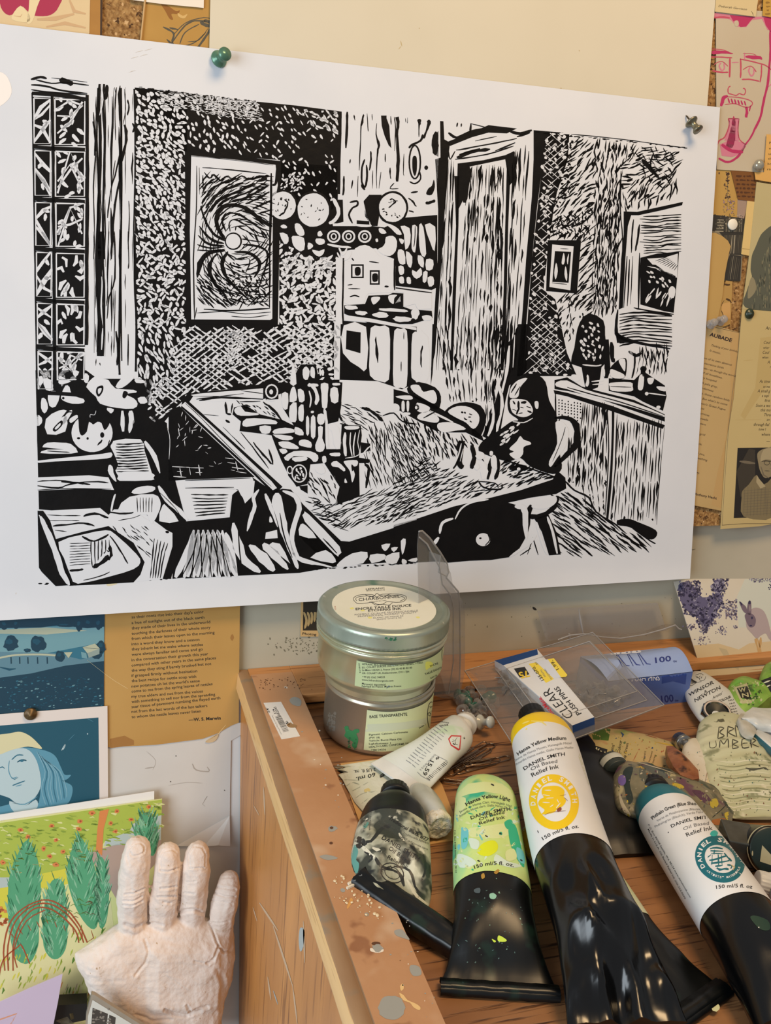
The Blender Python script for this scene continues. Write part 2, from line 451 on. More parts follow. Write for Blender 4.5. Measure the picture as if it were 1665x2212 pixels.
# paint spots and dents on the border (wear marks of the board itself)
b=MB();b.box(((XC+XB)/2,(.12+YR+.034)/2,ZF/2-.003),((XB-XC)/2,0,0),(0,(YR+.034-.12)/2,0),(0,0,ZF/2+.003),5)
D=Draw(b,Desk(ZF+.00005,.00005));DF=D
M_sp1=flat('9FA09A');M_sp2=flat('E8C488');M_sp3=flat('EFE6D6');M_sp4=flat('5E3A22');M_sp5=flat('D9A25A')
D.ell((846,2177),29,27,0,1,24,0,.12)
D.blob([(812,2050),(825,2045),(828,2055),(815,2058),(801,2055),(800,2048)],2,1)
D.ell((815,2048),12,8,0,2,14,.1,.4);D.ell((812,2038),10,4,3,1,10)
D.ell((718,1790),10,6,0,1,14,0,.4);D.ell((716,1788),4,3,3,2,8);D.ell((715,1821),4,3,3,1,8)
D.blob([(852,2010),(868,2008),(880,2022),(884,2030),(870,2026),(855,2020)],0,1)
D.blob([(887,2085),(905,2088),(910,2105),(893,2108),(885,2096)],0,1)
D.blob([(862,2145),(872,2150),(880,2160),(898,2168),(908,2176),(905,2182),(893,2176),(885,2166),(870,2160)],1,1)
D.blob([(870,2125),(872,2135),(866,2140),(864,2130)],1,1)
D.blob([(757,1940),(762,1945),(752,1962),(749,1960)],4,1)
D.blob([(636,1505),(650,1512),(648,1525),(632,1522),(625,1512)],0,1)
D.ell((740,1923),5,5,0,1,10,0,.3);D.ell((792,1975),5,4,0,1,10,0,.3)
D.blob([(690,1850),(705,1846),(730,1853),(712,1858),(700,1856)],0,1)
for _ in range(55):
    x,y=560+rnd.random()*120,1462+rnd.random()*28
    if y > 1462+abs(x-600)*.05:D.ell((x,y),.6+rnd.random()*1.4,.5+rnd.random()*.8,3,1,6)
for _ in range(45):
    y=1560+rnd.random()*640;x=640+(y-1560)*.40+rnd.random()*70;D.ell((x,y),.8+rnd.random()*2,.6+rnd.random()*1.2,rnd.choice([0,2,0,3]),1,7)
b.build('side_border',[M_sp1,M_sp2,M_sp3,M_sp4,M_sp5,M_frame],cab,label='worn brown border board with paint spots')
# knot holes and dark pores of the oak grain
b=MB();D=Draw(b,Desk(0,.00004))
M_pore=flat('4A2814',.7)
for _ in range(900):
    x=XB+.003+rnd.random()*.45;y=.2+rnd.random()*.39;l=(.004+.022*rnd.random()**2);w=.00006+.00013*rnd.random()
    dy=(rnd.random()-.5)*.0012
    b.add([(x,y,.00006),(x+l*.5,y+w+dy*.5,.00006),(x+l,y+dy,.00006),(x+l*.5,y-w+dy*.5,.00006)],[[0,3,2,1]])
b.build('grain_pores',M_pore,cab,kind='stuff')
# ================================================================== the big black and white relief print
M_paper=mat('print_paper','DADDE3','D4D8DF',scale=12,rough=0.75,bump=0.05,bscale=60)
M_ink=mat('relief_ink','0B0909','060506',scale=90,rough=0.5,spec=0.2,bump=0.1)
OFFP=0.0122
def poff(v):      # the sheet stands away from the wall a little along its lower margin
    k=max(0.0,(0.070-v)/0.03);return OFFP + .008*k*k
class PrintF:
    eps=.00003
    def __call__(self,x,y,layer=1):
        o=OFFP
        for _ in range(5):
            p=wp(x,y,o);o=poff(float(np.dot(p-WO,WV)))
        return wp(x,y,o+self.eps*layer)
PF=PrintF()
pr=thing('relief_print',wp(740,1300,OFFP),'large black and white relief print of a kitchen with a laid table','print')
TL,TR,BR,BL=(-40,46.5),(1555,232),(1490,1250),(-45,1343)
def quad(s,t):
    a=np.array(TL)*(1-s)+np.array(TR)*s;b_=np.array(BL)*(1-s)+np.array(BR)*s;return a*(1-t)+b_*t
b=MB()
tt=[k/14*0.86 for k in range(15)]+[0.88+k*.02 for k in range(7)]
G=[[PF(*quad(i/12,t),0) for t in tt] for i in range(13)]
b.grid(G,0,True);G2=[[np.array(p)-WN*.0003 for p in r] for r in G];b.grid([r[::-1] for r in G2],0,True)
D=Draw(b,PF)
D.blob([(-5,160),(12,162),(22,180),(25,200),(15,218),(-5,226)],3,3)
M_smg=flat('C9C2BA');M_yel=flat('D9CFAE')
for (x,y) in ((300,112),(310,120),(290,125),(285,155),(320,108)):D.stroke([(x-8,y+2),(x,y-1),(x+9,y-3)],1.5,1,2,.9)
D.stroke([(35,1280),(34,1284)],2,1,2);D.blob([(230,1262),(250,1256),(252,1262),(235,1266)],2,2);D.ell((1453,1241),1.6,1.6,1,2,7)
b.build('paper_sheet',[M_paper,M_smg,M_yel,mat('patch_paper','F0EAE4',rough=.8)],pr)

b=MB();D=Draw(b,PF)
K,W=1,0
rnd.seed(11)
def leaf(c,l,w,a,mi,ly):
    ca,sa=math.cos(a),math.sin(a);P=[]
    for (x,y) in ((-.5,0),(-.3,.42),(.15,.5),(.5,.1),(.42,-.25),(-.05,-.5),(-.38,-.35)):
        x=x*l*(1+.25*(rnd.random()-.5));y=y*w*(1+.5*(rnd.random()-.5));P.append((c[0]+x*ca-y*sa,c[1]+x*sa+y*ca))
    D.poly(P,mi,ly)
def field(poly,sx,sy,l,w,ang,mi=W,ly=2,aj=0.5,pj=0.45,drop=0.0,shape='leaf',skip=None):
    """fills an outline with carved marks; ang: number or function of place"""
    xs=[p[0] for p in poly];ys=[p[1] for p in poly];r=0;y=min(ys)
    while y < max(ys):
        x=min(xs)+(sx/2 if r % 2 else 0)
        while x < max(xs):
            p=(x+sx*pj*(rnd.random()*2-1),y+sy*pj*(rnd.random()*2-1))
            if inside(p,poly) and rnd.random() >= (drop(p) if callable(drop) else drop) and not (skip and skip(p)):
                a=(ang(p) if callable(ang) else ang)+aj*(rnd.random()*2-1)
                L_=(l(p) if callable(l) else l)*(.7+.6*rnd.random());w_=(w(p) if callable(w) else w)*(.7+.6*rnd.random())
                if shape == 'leaf':leaf(p,L_,w_,a,mi,ly)
                else:
                    dx,dy=math.cos(a)*L_/2,math.sin(a)*L_/2
                    bx=(rnd.random()-.5)*w_*.8
                    D.stroke([(p[0]-dx,p[1]-dy),(p[0]-dx*.3+bx,p[1]-dy*.3),(p[0]+dx*.4-bx*.5,p[1]+dy*.4),(p[0]+dx,p[1]+dy)],[w_*.5,w_,w_*.8,w_*.3],mi,ly,.4,wob=.6)
            x += sx
        y += sy;r += 1
def sk(pts,w,mi=K,ly=3,**k):D.stroke(pts,w,mi,ly,k.pop('taper',.5),k.pop('sub',3),k.pop('wob',.35))
def grain(x0t,x1t,y0,x0b,x1b,y1,n,wmin,wmax,mi=K,ly=2,brk=.5,seg=(.08,.35)):
    """broken vertical grain between two slanted sides"""
    for k in range(n):
        s=(k+.5+rnd.random()*.5-.25)/n;t=rnd.random()*.05
        while t < 1:
            t2=min(1,t+seg[0]+rnd.random()*(seg[1]-seg[0]));P=[]
            w=wmin+(wmax-wmin)*rnd.random()**2
            for q in range(5):
                u=t+(t2-t)*q/4;X=(x0t*(1-s)+x1t*s)*(1-u)+(x0b*(1-s)+x1b*s)*u
                P.append((X+(rnd.random()-.5)*w*.6,y0*(1-u)+y1*u))
            D.stroke(P,[w*.3,w*.9,w,w*.6,w*.2],mi,ly,.2,wob=.6)
            t=t2+rnd.random()*brk*.12
# ---- window with six rows of panes (left edge)
crop(0,0,2.973)
sk([(198,510),(260,495),(300,505)],16);sk([(230,512),(330,535),(420,530),(570,548)],9);sk([(380,512),(430,525),(470,540)],34,taper=.8)
sk([(200,545),(290,552),(400,582),(560,600)],12);sk([(200,575),(300,590),(560,608)],9);sk([(330,500),(440,512),(560,528)],5)
sk([(205,600),(400,612),(560,640)],26,taper=.1)
crop()
def colx(y,k):   # the three vertical bars as they run down
    return {0:68+(y-200)*.0165,1:112.5+(y-200)*.009,2:188+(y-200)*-.003}[k]
for k,w in ((1,6.5),(2,7.5)):
    sk([(colx(y,k)+rnd.random()*1.2,y) for y in range(205,860 if k == 1 else 800,60)],w,taper=.1,ly=5)
sk([(colx(y,0)+1.5,y) for y in range(200,980,70)],3.5,taper=.1)
rows=[205,318,430,538,648,751,848]
def vpatch(x0,y0,x1,y1,kind):
    D.poly([(x0,y0),(x1,y0+2),(x1,y1),(x0,y1)],K,1)
    cx,cy=(x0+x1)/2,(y0+y1)/2;w,h=x1-x0,y1-y0
    D.stroke([(x0+2,y0+3),(x1-1.5,y0+4.5),(x1-2.5,y1-4),(x0+2.5,y1-4),(x0+2,y0+3)],3.4 if kind else 3.0,W,3,0,wob=.4)
    if kind == 0:
        d=rnd.choice([1,-1]);R_=lambda a:a+(rnd.random()-.5)*h*.16
        for (a,b_,c,ww) in ((.42,.26,.06,6.5),(.45,.62,.92,7),(.95,.72,.5,6),(.1,.3,.42,5))[:rnd.choice([3,4,4])]:
            q=rnd.choice([d,d,-d]);D.stroke([(cx-w*.48*q,R_(y0+h*a)),(cx+(rnd.random()-.5)*5,R_(y0+h*b_)),(cx+w*.46*q,R_(y0+h*c))],[ww,ww*1.3,ww*.8],W,2,.2,wob=.7)
        for q in range(2):leaf((cx+(rnd.random()-.5)*w*.5,y0+h*(.2+.6*rnd.random())),16,8,rnd.random()*3,W,2)
    elif rnd.random() < .55:
        for (a,r0) in [(q*.785+rnd.random()*.5,.16+rnd.random()*.12) for q in range(8)]:
            D.stroke([(cx+w*r0*math.cos(a),cy+h*r0*math.sin(a)),(cx+w*.34*math.cos(a+.2),cy+h*.36*math.sin(a+.2)),(cx+w*.47*math.cos(a),cy+h*.48*math.sin(a))],[5,9,8],W,2,.3,wob=.7)
        for q in range(4):leaf((cx+(rnd.random()-.5)*w*.8,cy+(rnd.random()-.5)*h*.85),20,8,1+rnd.random()*1.4,W,2)
    else:
        for q in range(15):
            leaf((x0+w*(.12+.76*rnd.random()),y0+h*(q+.5)/15),12+rnd.random()*14,8,rnd.choice([.5,1.5,2.4])+rnd.random()*.4,W,2)
        for q in range(3):D.stroke([(cx-w*.4,y0+h*rnd.random()),(cx,y0+h*rnd.random()),(cx+w*.4,y0+h*rnd.random())],5,W,2,.3,wob=.8)
for r in range(6):
    y0,y1=rows[r]+4,rows[r+1]-4
    vpatch(colx(y0,0)+3,y0,colx(y0,1)-3,y1,0);vpatch(colx(y0,1)+4,y0+2,colx(y0,2)-3,y1+(2 if r < 5 else -20),1)
    sk([(colx(y1,0),y1+3),(colx(y1,1),y1+6),(colx(y1,2)-4,y1+9)],8.5,taper=.1,ly=5)
# ---- curtain posts
crop(0,0,2.973)
sk([(600,720),(606,850),(612,1000),(600,1200),(606,1500),(600,1665)],7,wob=1)
sk([(596,780),(615,880),(606,1000)],14,wob=.8)
for x,w in ((640,20),(668,15)):sk([(x,540),(x-6,700),(x+4,900),(x,1150),(x-8,1400),(x+2,1665)],w,taper=.1)
sk([(648,545),(660,640),(640,740)],8,mi=W,ly=4)
sk([(686,545),(684,600),(672,640)],22);sk([(748,560),(738,700),(742,900)],7,wob=.9);sk([(735,560),(744,620),(738,720)],4)
sk([(768,565),(778,800),(772,1100),(778,1400),(770,1665)],12,taper=.1);sk([(798,570),(806,700),(790,800)],5)
sk([(820,640),(826,690),(818,740)],9,wob=1.2);sk([(800,800),(812,870),(800,960),(776,1050)],22,wob=.9)
sk([(775,960),(750,1080),(710,1230),(690,1400)],10,wob=.9);sk([(770,1000),(766,1160),(740,1300),(720,1500),(715,1665)],13,wob=.9)
sk([(740,1030),(715,1200)],6,wob=1);sk([(862,570),(868,900),(866,1200),(860,1450),(862,1665)],11,taper=.05)
sk([(850,790),(862,820),(852,850)],12);sk([(826,1290),(830,1400),(822,1600)],6,wob=.9);sk([(700,1420),(690,1665)],5)
crop(0,500,2.973)
for x,w in ((640,36),(664,12)):sk([(x,0),(x-2,200),(x+4,400),(x+4,600),(x-2,800)],w,taper=.1)
sk([(652,290),(655,350),(650,480),(660,600)],7,mi=W,ly=4,wob=1);sk([(660,620),(652,760)],10,mi=W,ly=4)
sk([(700,0),(690,200),(690,420),(680,480)],6,wob=1.2);sk([(735,0),(738,300),(700,420),(688,560)],9,wob=1);sk([(740,380),(735,600),(730,780)],6,wob=1.2)
sk([(776,0),(772,200),(768,500),(766,860),(770,920)],14,taper=.1);sk([(822,0),(826,200),(822,240)],6,wob=1);sk([(822,660),(822,860)],9,wob=.8)
sk([(868,0),(865,300),(876,600),(872,900)],14,taper=.05);sk([(600,0),(604,200),(606,560),(604,780)],3,wob=1.2)
sk([(745,640),(760,760),(752,860)],16,wob=.8)
crop()
grain(199,290,185,199,290,790,7,1.2,4.5,seg=(.04,.2),brk=3);grain(209,262,182,207,262,770,4,2,7,seg=(.1,.4))
sk([(212,190),(209,300),(213,420),(207,560),(213,700),(210,760)],4,taper=.1);sk([(262,190),(263,400),(261,600),(263,780)],3,taper=.1)
# ---- wallpaper: dark ground carved with leaf-like cuts
crop()
wallL=[(291,190),(403,200),(404,330),(401,500),(404,700),(600,701),(735,701),(733,828),(560,842),(404,858),(380,880),(352,915),(322,925),(300,840),(292,700)]
wallT=[(291,189),(420,203),(520,216),(640,228),(738,241),(738,430),(700,470),(605,420),(605,346),(403,330),(291,330)]
wallR=[(603,350),(735,360),(735,705),(603,705)]
for P in (wallL,wallT,wallR):D.poly(P,K,1)
field([(293,196),(402,206),(402,520),(293,520)],10.4,11,13,6.6,lambda p:.9+1.2*noise.noise((p[0]*.03,p[1]*.03,1)),aj=.8)
field([(293,300),(402,300),(402,520),(293,520)],17,15,15,3.0,.75,aj=.2,shape='s',ly=3)
field([(294,520),(402,520),(402,715),(294,715)],10.4,10.5,14,5.8,lambda p:.6 if (int(p[0]/13)+int(p[1]/13)) % 2 else 2.2,aj=.5)
field([(294,715),(400,715),(360,850),(330,900),(294,800)],11.5,13,17,5.5,1.2,aj=.5)
# sparse cuts above the picture, worn ink at the top
field([(403,207),(520,220),(520,335),(403,325)],13,14,11,5,1.2,aj=.6)
field([(340,192),(430,203),(550,218),(570,262),(470,250),(345,225)],5,4,8,1.5,0.15,aj=.4,shape='s',drop=.25)
field([(420,204),(560,220),(555,245),(430,225)],6,5,8,3.0,0.4,aj=1.5,drop=.2)
field([(520,222),(736,243),(736,440),(610,420),(606,345),(520,335)],13.5,14,10,4.0,lambda p:.9 if rnd.random() < .75 else 2.3,aj=.3,drop=.12,skip=lambda p:p[0] > 655 and p[1] > 300 and rnd.random() < .5)
field([(630,232),(736,243),(736,300),(660,262)],12,10,15,4.5,.7,aj=.4)
field([(606,380),(660,372),(640,420),(606,415)],8,8,8,4,2.1,aj=.8)
# lattice of crossing cuts, right of and below the picture
def lattice(poly,d,w,a1,a2,j=1.2,ly=2,brk=.15):
    xs=[p[0] for p in poly];ys=[p[1] for p in poly];cx,cy=sum(xs)/len(xs),sum(ys)/len(ys);R_=max(max(xs)-min(xs),max(ys)-min(ys))
    for a in (a1,a2):
        dx,dy=math.cos(a),math.sin(a)
        q=-R_
        while q < R_:
            t=-R_
            while t < R_:
                l=d*(1.1+rnd.random()*2.2)
                x0,y0=cx-dy*q+dx*t,cy+dx*q+dy*t;x1,y1=x0+dx*l,y0+dy*l
                if inside((x0,y0),poly) and inside((x1,y1),poly) and rnd.random() > brk:
                    o=(rnd.random()-.5)*j
                    ww=w*(.7+rnd.random()*.7)
                    D.stroke([(x0-dy*o,y0+dx*o),((x0+x1)/2,(y0+y1)/2),(x1+dy*o,y1-dx*o)],[ww*.6,ww,ww*.5],W,ly,.2,wob=.7)
                t += l+rnd.random()*2
            q += d*(.9+.25*rnd.random())
lattice([(400,702),(560,702),(500,842),(404,855),(330,920),(300,870),(370,760)],9.5,4.6,.62,-.66)
lattice([(470,702),(733,702),(733,800),(640,838),(500,842)],10.5,4.8,.7,-.5,1.8)
field([(604,705),(733,705),(733,815),(640,830)],14,13,15,6,1.3,aj=1.5,ly=3)
field([(604,555),(733,555),(733,705),(604,705)],13,12,16,6.5,lambda p:.9 if (int(p[0]/20)+int(p[1]/22)) % 2 else 2.3,aj=.5)
field([(606,555),(733,555),(733,705),(606,705)],16,14,14,5,.2,aj=.8,ly=3)
field([(604,480),(640,520),(720,560),(733,590),(604,600)],12,11,13,6,2.4,aj=.9,ly=2)
# ---- framed swirling picture
crop()
D.poly([(399,327),(500,336),(607,348),(600,702),(402,700)],K,4)
D.poly([(413,336),(500,344),(595,356),(600,400),(589,460),(588,688),(584,691),(413,690),(410,500)],W,5)
PL=6
D.poly([(437,366),(500,371),(575,377),(584,374),(586,440),(580,560),(581,664),(540,667),(428,664),(424,560),(428,440)],W,PL)
def c6(P,w,**k):sk(P,w,K,k.pop('ly',PL+1),**k)
c6([(411,337),(470,342),(540,350),(590,357)],1.2,wob=1);c6([(425,358),(424,450),(418,560),(420,690)],2.4,wob=1);c6([(430,362),(431,420)],1.5,wob=1)
c6([(437,362),(500,367),(575,375)],2.2,wob=1.2);c6([(597,365),(596,395),(588,400)],5,wob=.5);c6([(586,374),(585,440),(582,560),(582,665)],4.5,wob=1)
c6([(440,668),(500,671),(583,666)],3,wob=1);c6([(425,676),(480,673),(530,678),(585,674)],1.8,wob=1);c6([(500,683),(540,686),(580,680)],1.6,wob=1);c6([(425,664),(420,690)],2)
# swirl bands (black) around the disc at 504,521
c6([(486,517),(473,497),(467,473),(476,452),(498,443),(524,447),(546,461),(566,478),(588,489)],[6,9,10,10,8,8,9,9,6])
c6([(488,500),(480,478),(490,462),(512,462),(535,474),(560,492),(586,500)],[4,4,4.5,4,3.5,3,2],wob=.9)
c6([(497,500),(495,482),(508,474),(530,486),(556,502),(580,508)],[3,3,3,3,2.5,2],wob=1)
c6([(508,498),(512,488),(530,498),(552,508),(578,514)],2.2,wob=1)
c6([(486,520),(465,508),(450,490),(440,468),(433,445)],[5,6,5,4,3]);c6([(484,526),(462,520),(445,507),(430,488)],[4,6,5,3]);c6([(484,530),(460,530),(442,522),(428,508)],[4,5,5,3]);c6([(485,533),(460,536),(440,533),(426,528)],[3,4,4,2]);c6([(486,538),(465,542),(440,541),(426,540)],2.5)
c6([(486,541),(465,543),(446,550),(432,570),(426,600)],[5,7,10,12,4]);c6([(470,548),(458,560),(452,580),(462,610),(480,630),(500,662)],[3,6,9,9,5,2],wob=.6)
c6([(492,543),(484,556),(480,570),(486,592),(500,612),(520,632),(545,655)],[4,8,10,8,5,4,2],wob=.6)
c6([(506,544),(530,545),(548,552),(560,566),(558,585),(548,600)],[3,6,8,8,6,3]);c6([(524,528),(545,530),(565,535),(578,548),(574,575),(566,600),(556,630)],[3,5,5,5,4,3,2])
c6([(522,516),(545,520),(570,524),(582,530)],2.5,wob=1);c6([(510,560),(530,556),(540,565),(530,590)],2.5,wob=1)
D.ell((504,521),18.5,19,K,PL+2,24);D.ell((503.5,521),15.5,16,W,PL+3,24)
# sky and field strokes
c6([(441,372),(452,384),(462,378),(476,390),(490,381),(505,388),(522,380),(540,388),(560,380)],3.5,wob=1.6)
for (P,w) in [([(436,420),(446,400),(462,386)],4),([(436,440),(452,415),(470,400),(500,388)],5),([(444,450),(462,425),(490,408),(525,394)],5),([(452,458),(468,436),(500,420),(550,396)],5.5),
               ([(470,446),(492,430),(530,418),(566,398)],5),([(500,436),(530,428),(560,412),(580,400)],4.5),([(530,440),(556,430),(582,414)],4),([(545,452),(566,442),(585,432)],3.5),([(556,462),(570,458),(586,452)],3.5),
               ([(438,408),(438,378)],3),([(540,388),(562,382),(582,380)],5),([(486,396),(510,384)],5),([(556,392),(577,386)],7)]:c6(P,w,wob=1.1)
field([(440,376),(580,384),(582,440),(500,436),(440,460)],12,9,16,2.2,-.6,K,PL+1,.3,shape='s')
field([(428,600),(470,590),(520,620),(560,600),(582,560),(580,662),(430,662)],8.5,8,17,3,lambda p:.75 if p[0] < 500 else (2.3 if rnd.random() < .5 else .8),K,PL+1,.3,shape='s')
field([(500,560),(560,610),(580,640),(540,650),(490,600)],10,9,10,3.5,.9,K,PL+1,.5)
def sw(p):
    dx,dy=p[0]-504,p[1]-521;a=math.atan2(dy,dx)
    return a+1.15 if dy < 0 else a-1.15
field([(432,380),(584,380),(584,660),(432,660)],12,12,26,2.6,sw,K,PL+1,.15,shape='s',skip=lambda p:math.hypot(p[0]-504,p[1]-521) < 26)
D.ell((504,521),18.5,19,K,PL+4,24);D.ell((503.5,521),15.5,16,W,PL+5,24)
# ---- dresser: back boards, plates, shelf, cups, range
crop(500,200,3.33)
D.poly([(795,140),(1500,205),(1490,470),(1465,880),(1250,900),(1100,980),(760,980),(765,730),(780,400)],W,2)
sk([(780,140),(775,400),(770,730)],24,taper=.1);sk([(832,138),(830,250),(822,400)],18);sk([(808,600),(806,700),(800,740)],14);sk([(880,160),(888,200)],8,wob=1)
sk([(950,155),(932,230),(925,400),(918,560)],7,wob=1.2);sk([(950,160),(935,240)],16,wob=1);sk([(975,150),(980,240),(984,280)],6);sk([(1010,155),(1012,200)],6)
sk([(1045,220),(1040,300),(1060,380),(1050,430),(1042,560),(1045,690)],[5,9,20,12,7,5],wob=.7)
D.poly([(1075,165),(1115,165),(1115,185),(1135,240),(1140,320),(1150,400),(1130,380),(1100,310),(1080,240)],K,3)
sk([(1145,170),(1148,230)],8);sk([(1190,175),(1198,230),(1190,300),(1198,450),(1195,560),(1190,640)],[30,22,16,26,22,20],taper=.1)
sk([(1170,175),(1180,260),(1172,420)],6,wob=1.2);sk([(1265,180),(1265,220)],8,wob=1.5);sk([(1250,185),(1254,215)],5);sk([(1348,190),(1352,215),(1348,250),(1348,320)],[26,22,8,6],wob=.5)
sk([(1410,200),(1420,220),(1400,280),(1380,330)],[30,24,14,22]);sk([(1470,280),(1462,380),(1466,450)],[30,50,26],taper=.7)
sk([(1000,420),(1004,480),(990,560)],12,wob=.8);sk([(958,480),(938,540),(936,640),(960,680),(975,600),(970,520)],14);sk([(935,660),(958,700)],22);sk([(910,600),(905,750)],6,wob=1.2);sk([(855,480),(850,510)],10)
sk([(872,630),(862,690)],10);sk([(1105,440),(1105,500)],9);sk([(1140,540),(1145,620)],10,wob=1.6);sk([(1075,570),(1060,690)],6,wob=1.2);sk([(1015,560),(1012,690)],6,wob=1.2);sk([(1240,440),(1236,560),(1240,600)],5,wob=1.2)
D.ring((1318,500),40,120,12,K,4,18);D.blob([(1312,455),(1332,470),(1332,560),(1318,600),(1302,560),(1300,480)],K,4);sk([(1275,400),(1300,375),(1360,345),(1375,300)],16)
sk([(1280,640),(1320,655),(1360,620),(1350,560)],12);D.ell((1400,540),14,16,K,4);D.blob([(1455,625),(1462,680),(1440,735),(1400,730),(1415,690),(1440,670)],K,4)
sk([(1395,795),(1430,790),(1465,775)],[30,18,24]);sk([(1290,720),(1340,712)],14);sk([(1270,760),(1300,780),(1330,820)],10,wob=1.4);sk([(1275,850),(1310,860)],14,wob=1);sk([(1170,650),(1140,690),(1200,690)],8)
# dark behind plates and shelf
D.poly([(745,770),(800,770),(805,930),(720,950),(720,900)],K,3)
D.poly([(330,930),(480,930),(720,960),(1010,960),(1100,970),(1240,900),(1480,880),(1480,1400),(1440,1420),(1180,1390),(1180,1200),(1100,1170),(1040,1120),(860,1130),(760,1150),(700,1180),(600,1190),(520,1150),(350,1080)],K,3)
D.poly([(950,780),(990,735),(1080,735),(1060,900),(1050,960),(1010,960),(960,890)],K,4)
sk([(730,760),(760,820),(770,870),(740,920),(700,940)],26,W,4);sk([(815,770),(826,830),(818,940)],[40,22,30],W,4);D.poly([(725,940),(865,945),(870,960),(730,960)],W,4)
D.blob([(905,800),(950,790),(970,880),(1000,940),(1000,965),(900,960),(850,900),(860,840)],W,4);D.poly([(900,918),(990,925),(992,950),(900,945)],K,5);sk([(850,790),(900,780),(905,810),(870,830),(845,880),(870,940)],14,K,5)
for (cx,cy,r) in ((368,812,98),(588,845,118),(1158,828,102)):
    D.ell((cx,cy),r+12,r*1.06+12,K,5,28,0,.03);D.ell((cx,cy),r-4,r*1.06-4,W,6,28,0,.03)
    for _ in range(16 if r < 110 else 12):
        a=rnd.random()*6.28;q=r*.8*rnd.random()**.6;leaf((cx+q*math.cos(a),cy+q*math.sin(a)),9+rnd.random()*14,5+rnd.random()*6,rnd.random()*3,K,7)
sk([(380,770),(405,790),(395,830),(370,870),(340,885)],12,K,7,wob=1.2);sk([(1150,760),(1180,785),(1160,800),(1130,830)],10,K,7,wob=1.2);sk([(350,770),(360,765)],14,K,7)
for P in ([(352,960),(375,948),(398,962),(395,975),(365,975)],[(455,945),(490,945),(520,990),(522,1025),(490,1030),(462,1000)],[(440,1030),(520,1045),(522,1130),(480,1135),(445,1100),(435,1060)],
          [(610,1050),(665,1055),(668,1085),(630,1095),(605,1075)],[(620,1005),(640,995),(655,1020),(640,1035),(620,1030)],[(580,1130),(630,1140),(668,1125),(660,1160),(630,1180),(595,1160)],[(550,1080),(580,1090),(585,1110),(550,1130)],
          [(1060,975),(1090,980),(1115,1010),(1080,1015),(1062,1000)],[(1110,1040),(1160,1030),(1190,1070),(1180,1140),(1140,1175),(1090,1165),(1050,1130),(1085,1110),(1105,1080)],[(1035,1055),(1050,1050),(1055,1070),(1040,1075)],
          [(1110,945),(1150,950),(1200,980),(1225,1020),(1190,1020),(1150,980)],[(1205,1050),(1240,1060),(1230,1090),(1215,1080)],[(1215,960),(1280,975),(1285,1080),(1250,1130),(1240,1020)],[(1300,955),(1335,965),(1330,1060),(1320,1150),(1295,1120),(1298,1020)],
          [(1350,950),(1380,970),(1400,1160),(1370,1175),(1350,1100)],[(1390,950),(1465,965),(1460,1140),(1430,1080)],[(1200,1130),(1240,1140),(1250,1230),(1210,1230),(1195,1180)],[(1255,1140),(1300,1180),(1290,1260),(1262,1230)],
          [(1340,1170),(1380,1190),(1380,1260),(1345,1230)],[(1400,1200),(1450,1205),(1445,1270),(1400,1275)],[(1200,1250),(1235,1250),(1240,1300),(1210,1310)],[(1300,1275),(1330,1290),(1360,1260),(1370,1310),(1330,1340),(1300,1310)],
          [(1205,1330),(1235,1325),(1240,1370),(1210,1370)],[(1260,1330),(1285,1330),(1290,1375),(1262,1370)],[(1380,1290),(1410,1290),(1400,1360),(1375,1360)],[(1410,1330),(1450,1325),(1455,1380),(1420,1395)],[(345,1010),(400,1020),(410,1070),(380,1090)]):
    D.blob(P,W,4,2)
sk([(1320,960),(1318,1060),(1310,1110)],6,K,5)
# spiral shelf brackets
D.poly([(680,985),(1005,995),(1000,1090),(860,1110),(700,1090)],K,4)
for cx in (735,842,958):
    D.ring((cx,1035),42,40,13,W,5,18);D.ring((cx,1035),18,20,9,W,5,14)
sk([(690,1090),(760,1105),(860,1115)],16,W,5);sk([(770,1110),(800,1170),(830,1120)],14,W,5);sk([(760,1150),(790,1200),(840,1190),(860,1140)],12,W,5)
# range hood and oven
D.poly([(750,1180),(800,1200),(805,1665),(750,1665)],W,4)
D.blob([(860,1180),(890,1120),(960,1095),(1020,1125),(1070,1180),(1170,1200),(1165,1300),(1168,1420),(1120,1440),(985,1445),(960,1490),(930,1530),(810,1510),(812,1230),(850,1220)],W,4,2)
sk([(805,1190),(802,1400),(798,1560),(803,1665)],12,K,5,taper=.1);sk([(1175,1180),(1172,1300),(1172,1420)],14,K,5)
for (x,y,w,h) in ((905,1285,46,50),(1030,1330,36,52)):
    D.poly([(x-w,y-h),(x+w,y-h),(x+w,y+h),(x-w,y+h)],K,5);D.poly([(x-w+11,y-h+11),(x+w-11,y-h+11),(x+w-11,y+h-11),(x-w+11,y+h-11)],W,6);D.blob([(x-16,y-24),(x+20,y-26),(x+20,y+24),(x-14,y+28)],K,7)
for P,w in (([(990,1215),(1060,1225)],9),([(835,1385),(870,1380)],8),([(840,1410),(925,1412)],8),([(850,1470),(885,1460),(920,1470)],10),([(1100,1395),(1130,1395)],14),([(865,1190),(880,1210)],10)):sk(P,w,K,5)
D.poly([(985,1460),(1130,1455),(1160,1440),(1235,1445),(1235,1540),(1290,1560),(1440,1570),(1445,1620),(1300,1665),(1000,1665),(810,1590),(810,1530),(960,1520)],K,5)
D.poly([(1180,1410),(1440,1425),(1440,1555),(1340,1560),(1320,1520),(1240,1540),(1240,1440),(1180,1432)],W,6);sk([(1180,1405),(1440,1440)],9,K,7,taper=.1)
D.blob([(1005,1475),(1065,1470),(1060,1495),(1020,1525)],W,6);D.blob([(1130,1460),(1190,1455),(1170,1480),(1165,1520),(1135,1500)],W,6)
for k in range(5):sk([(1180+k*9,1515-k*3),(1215,1465+k*8)],3,W,6)
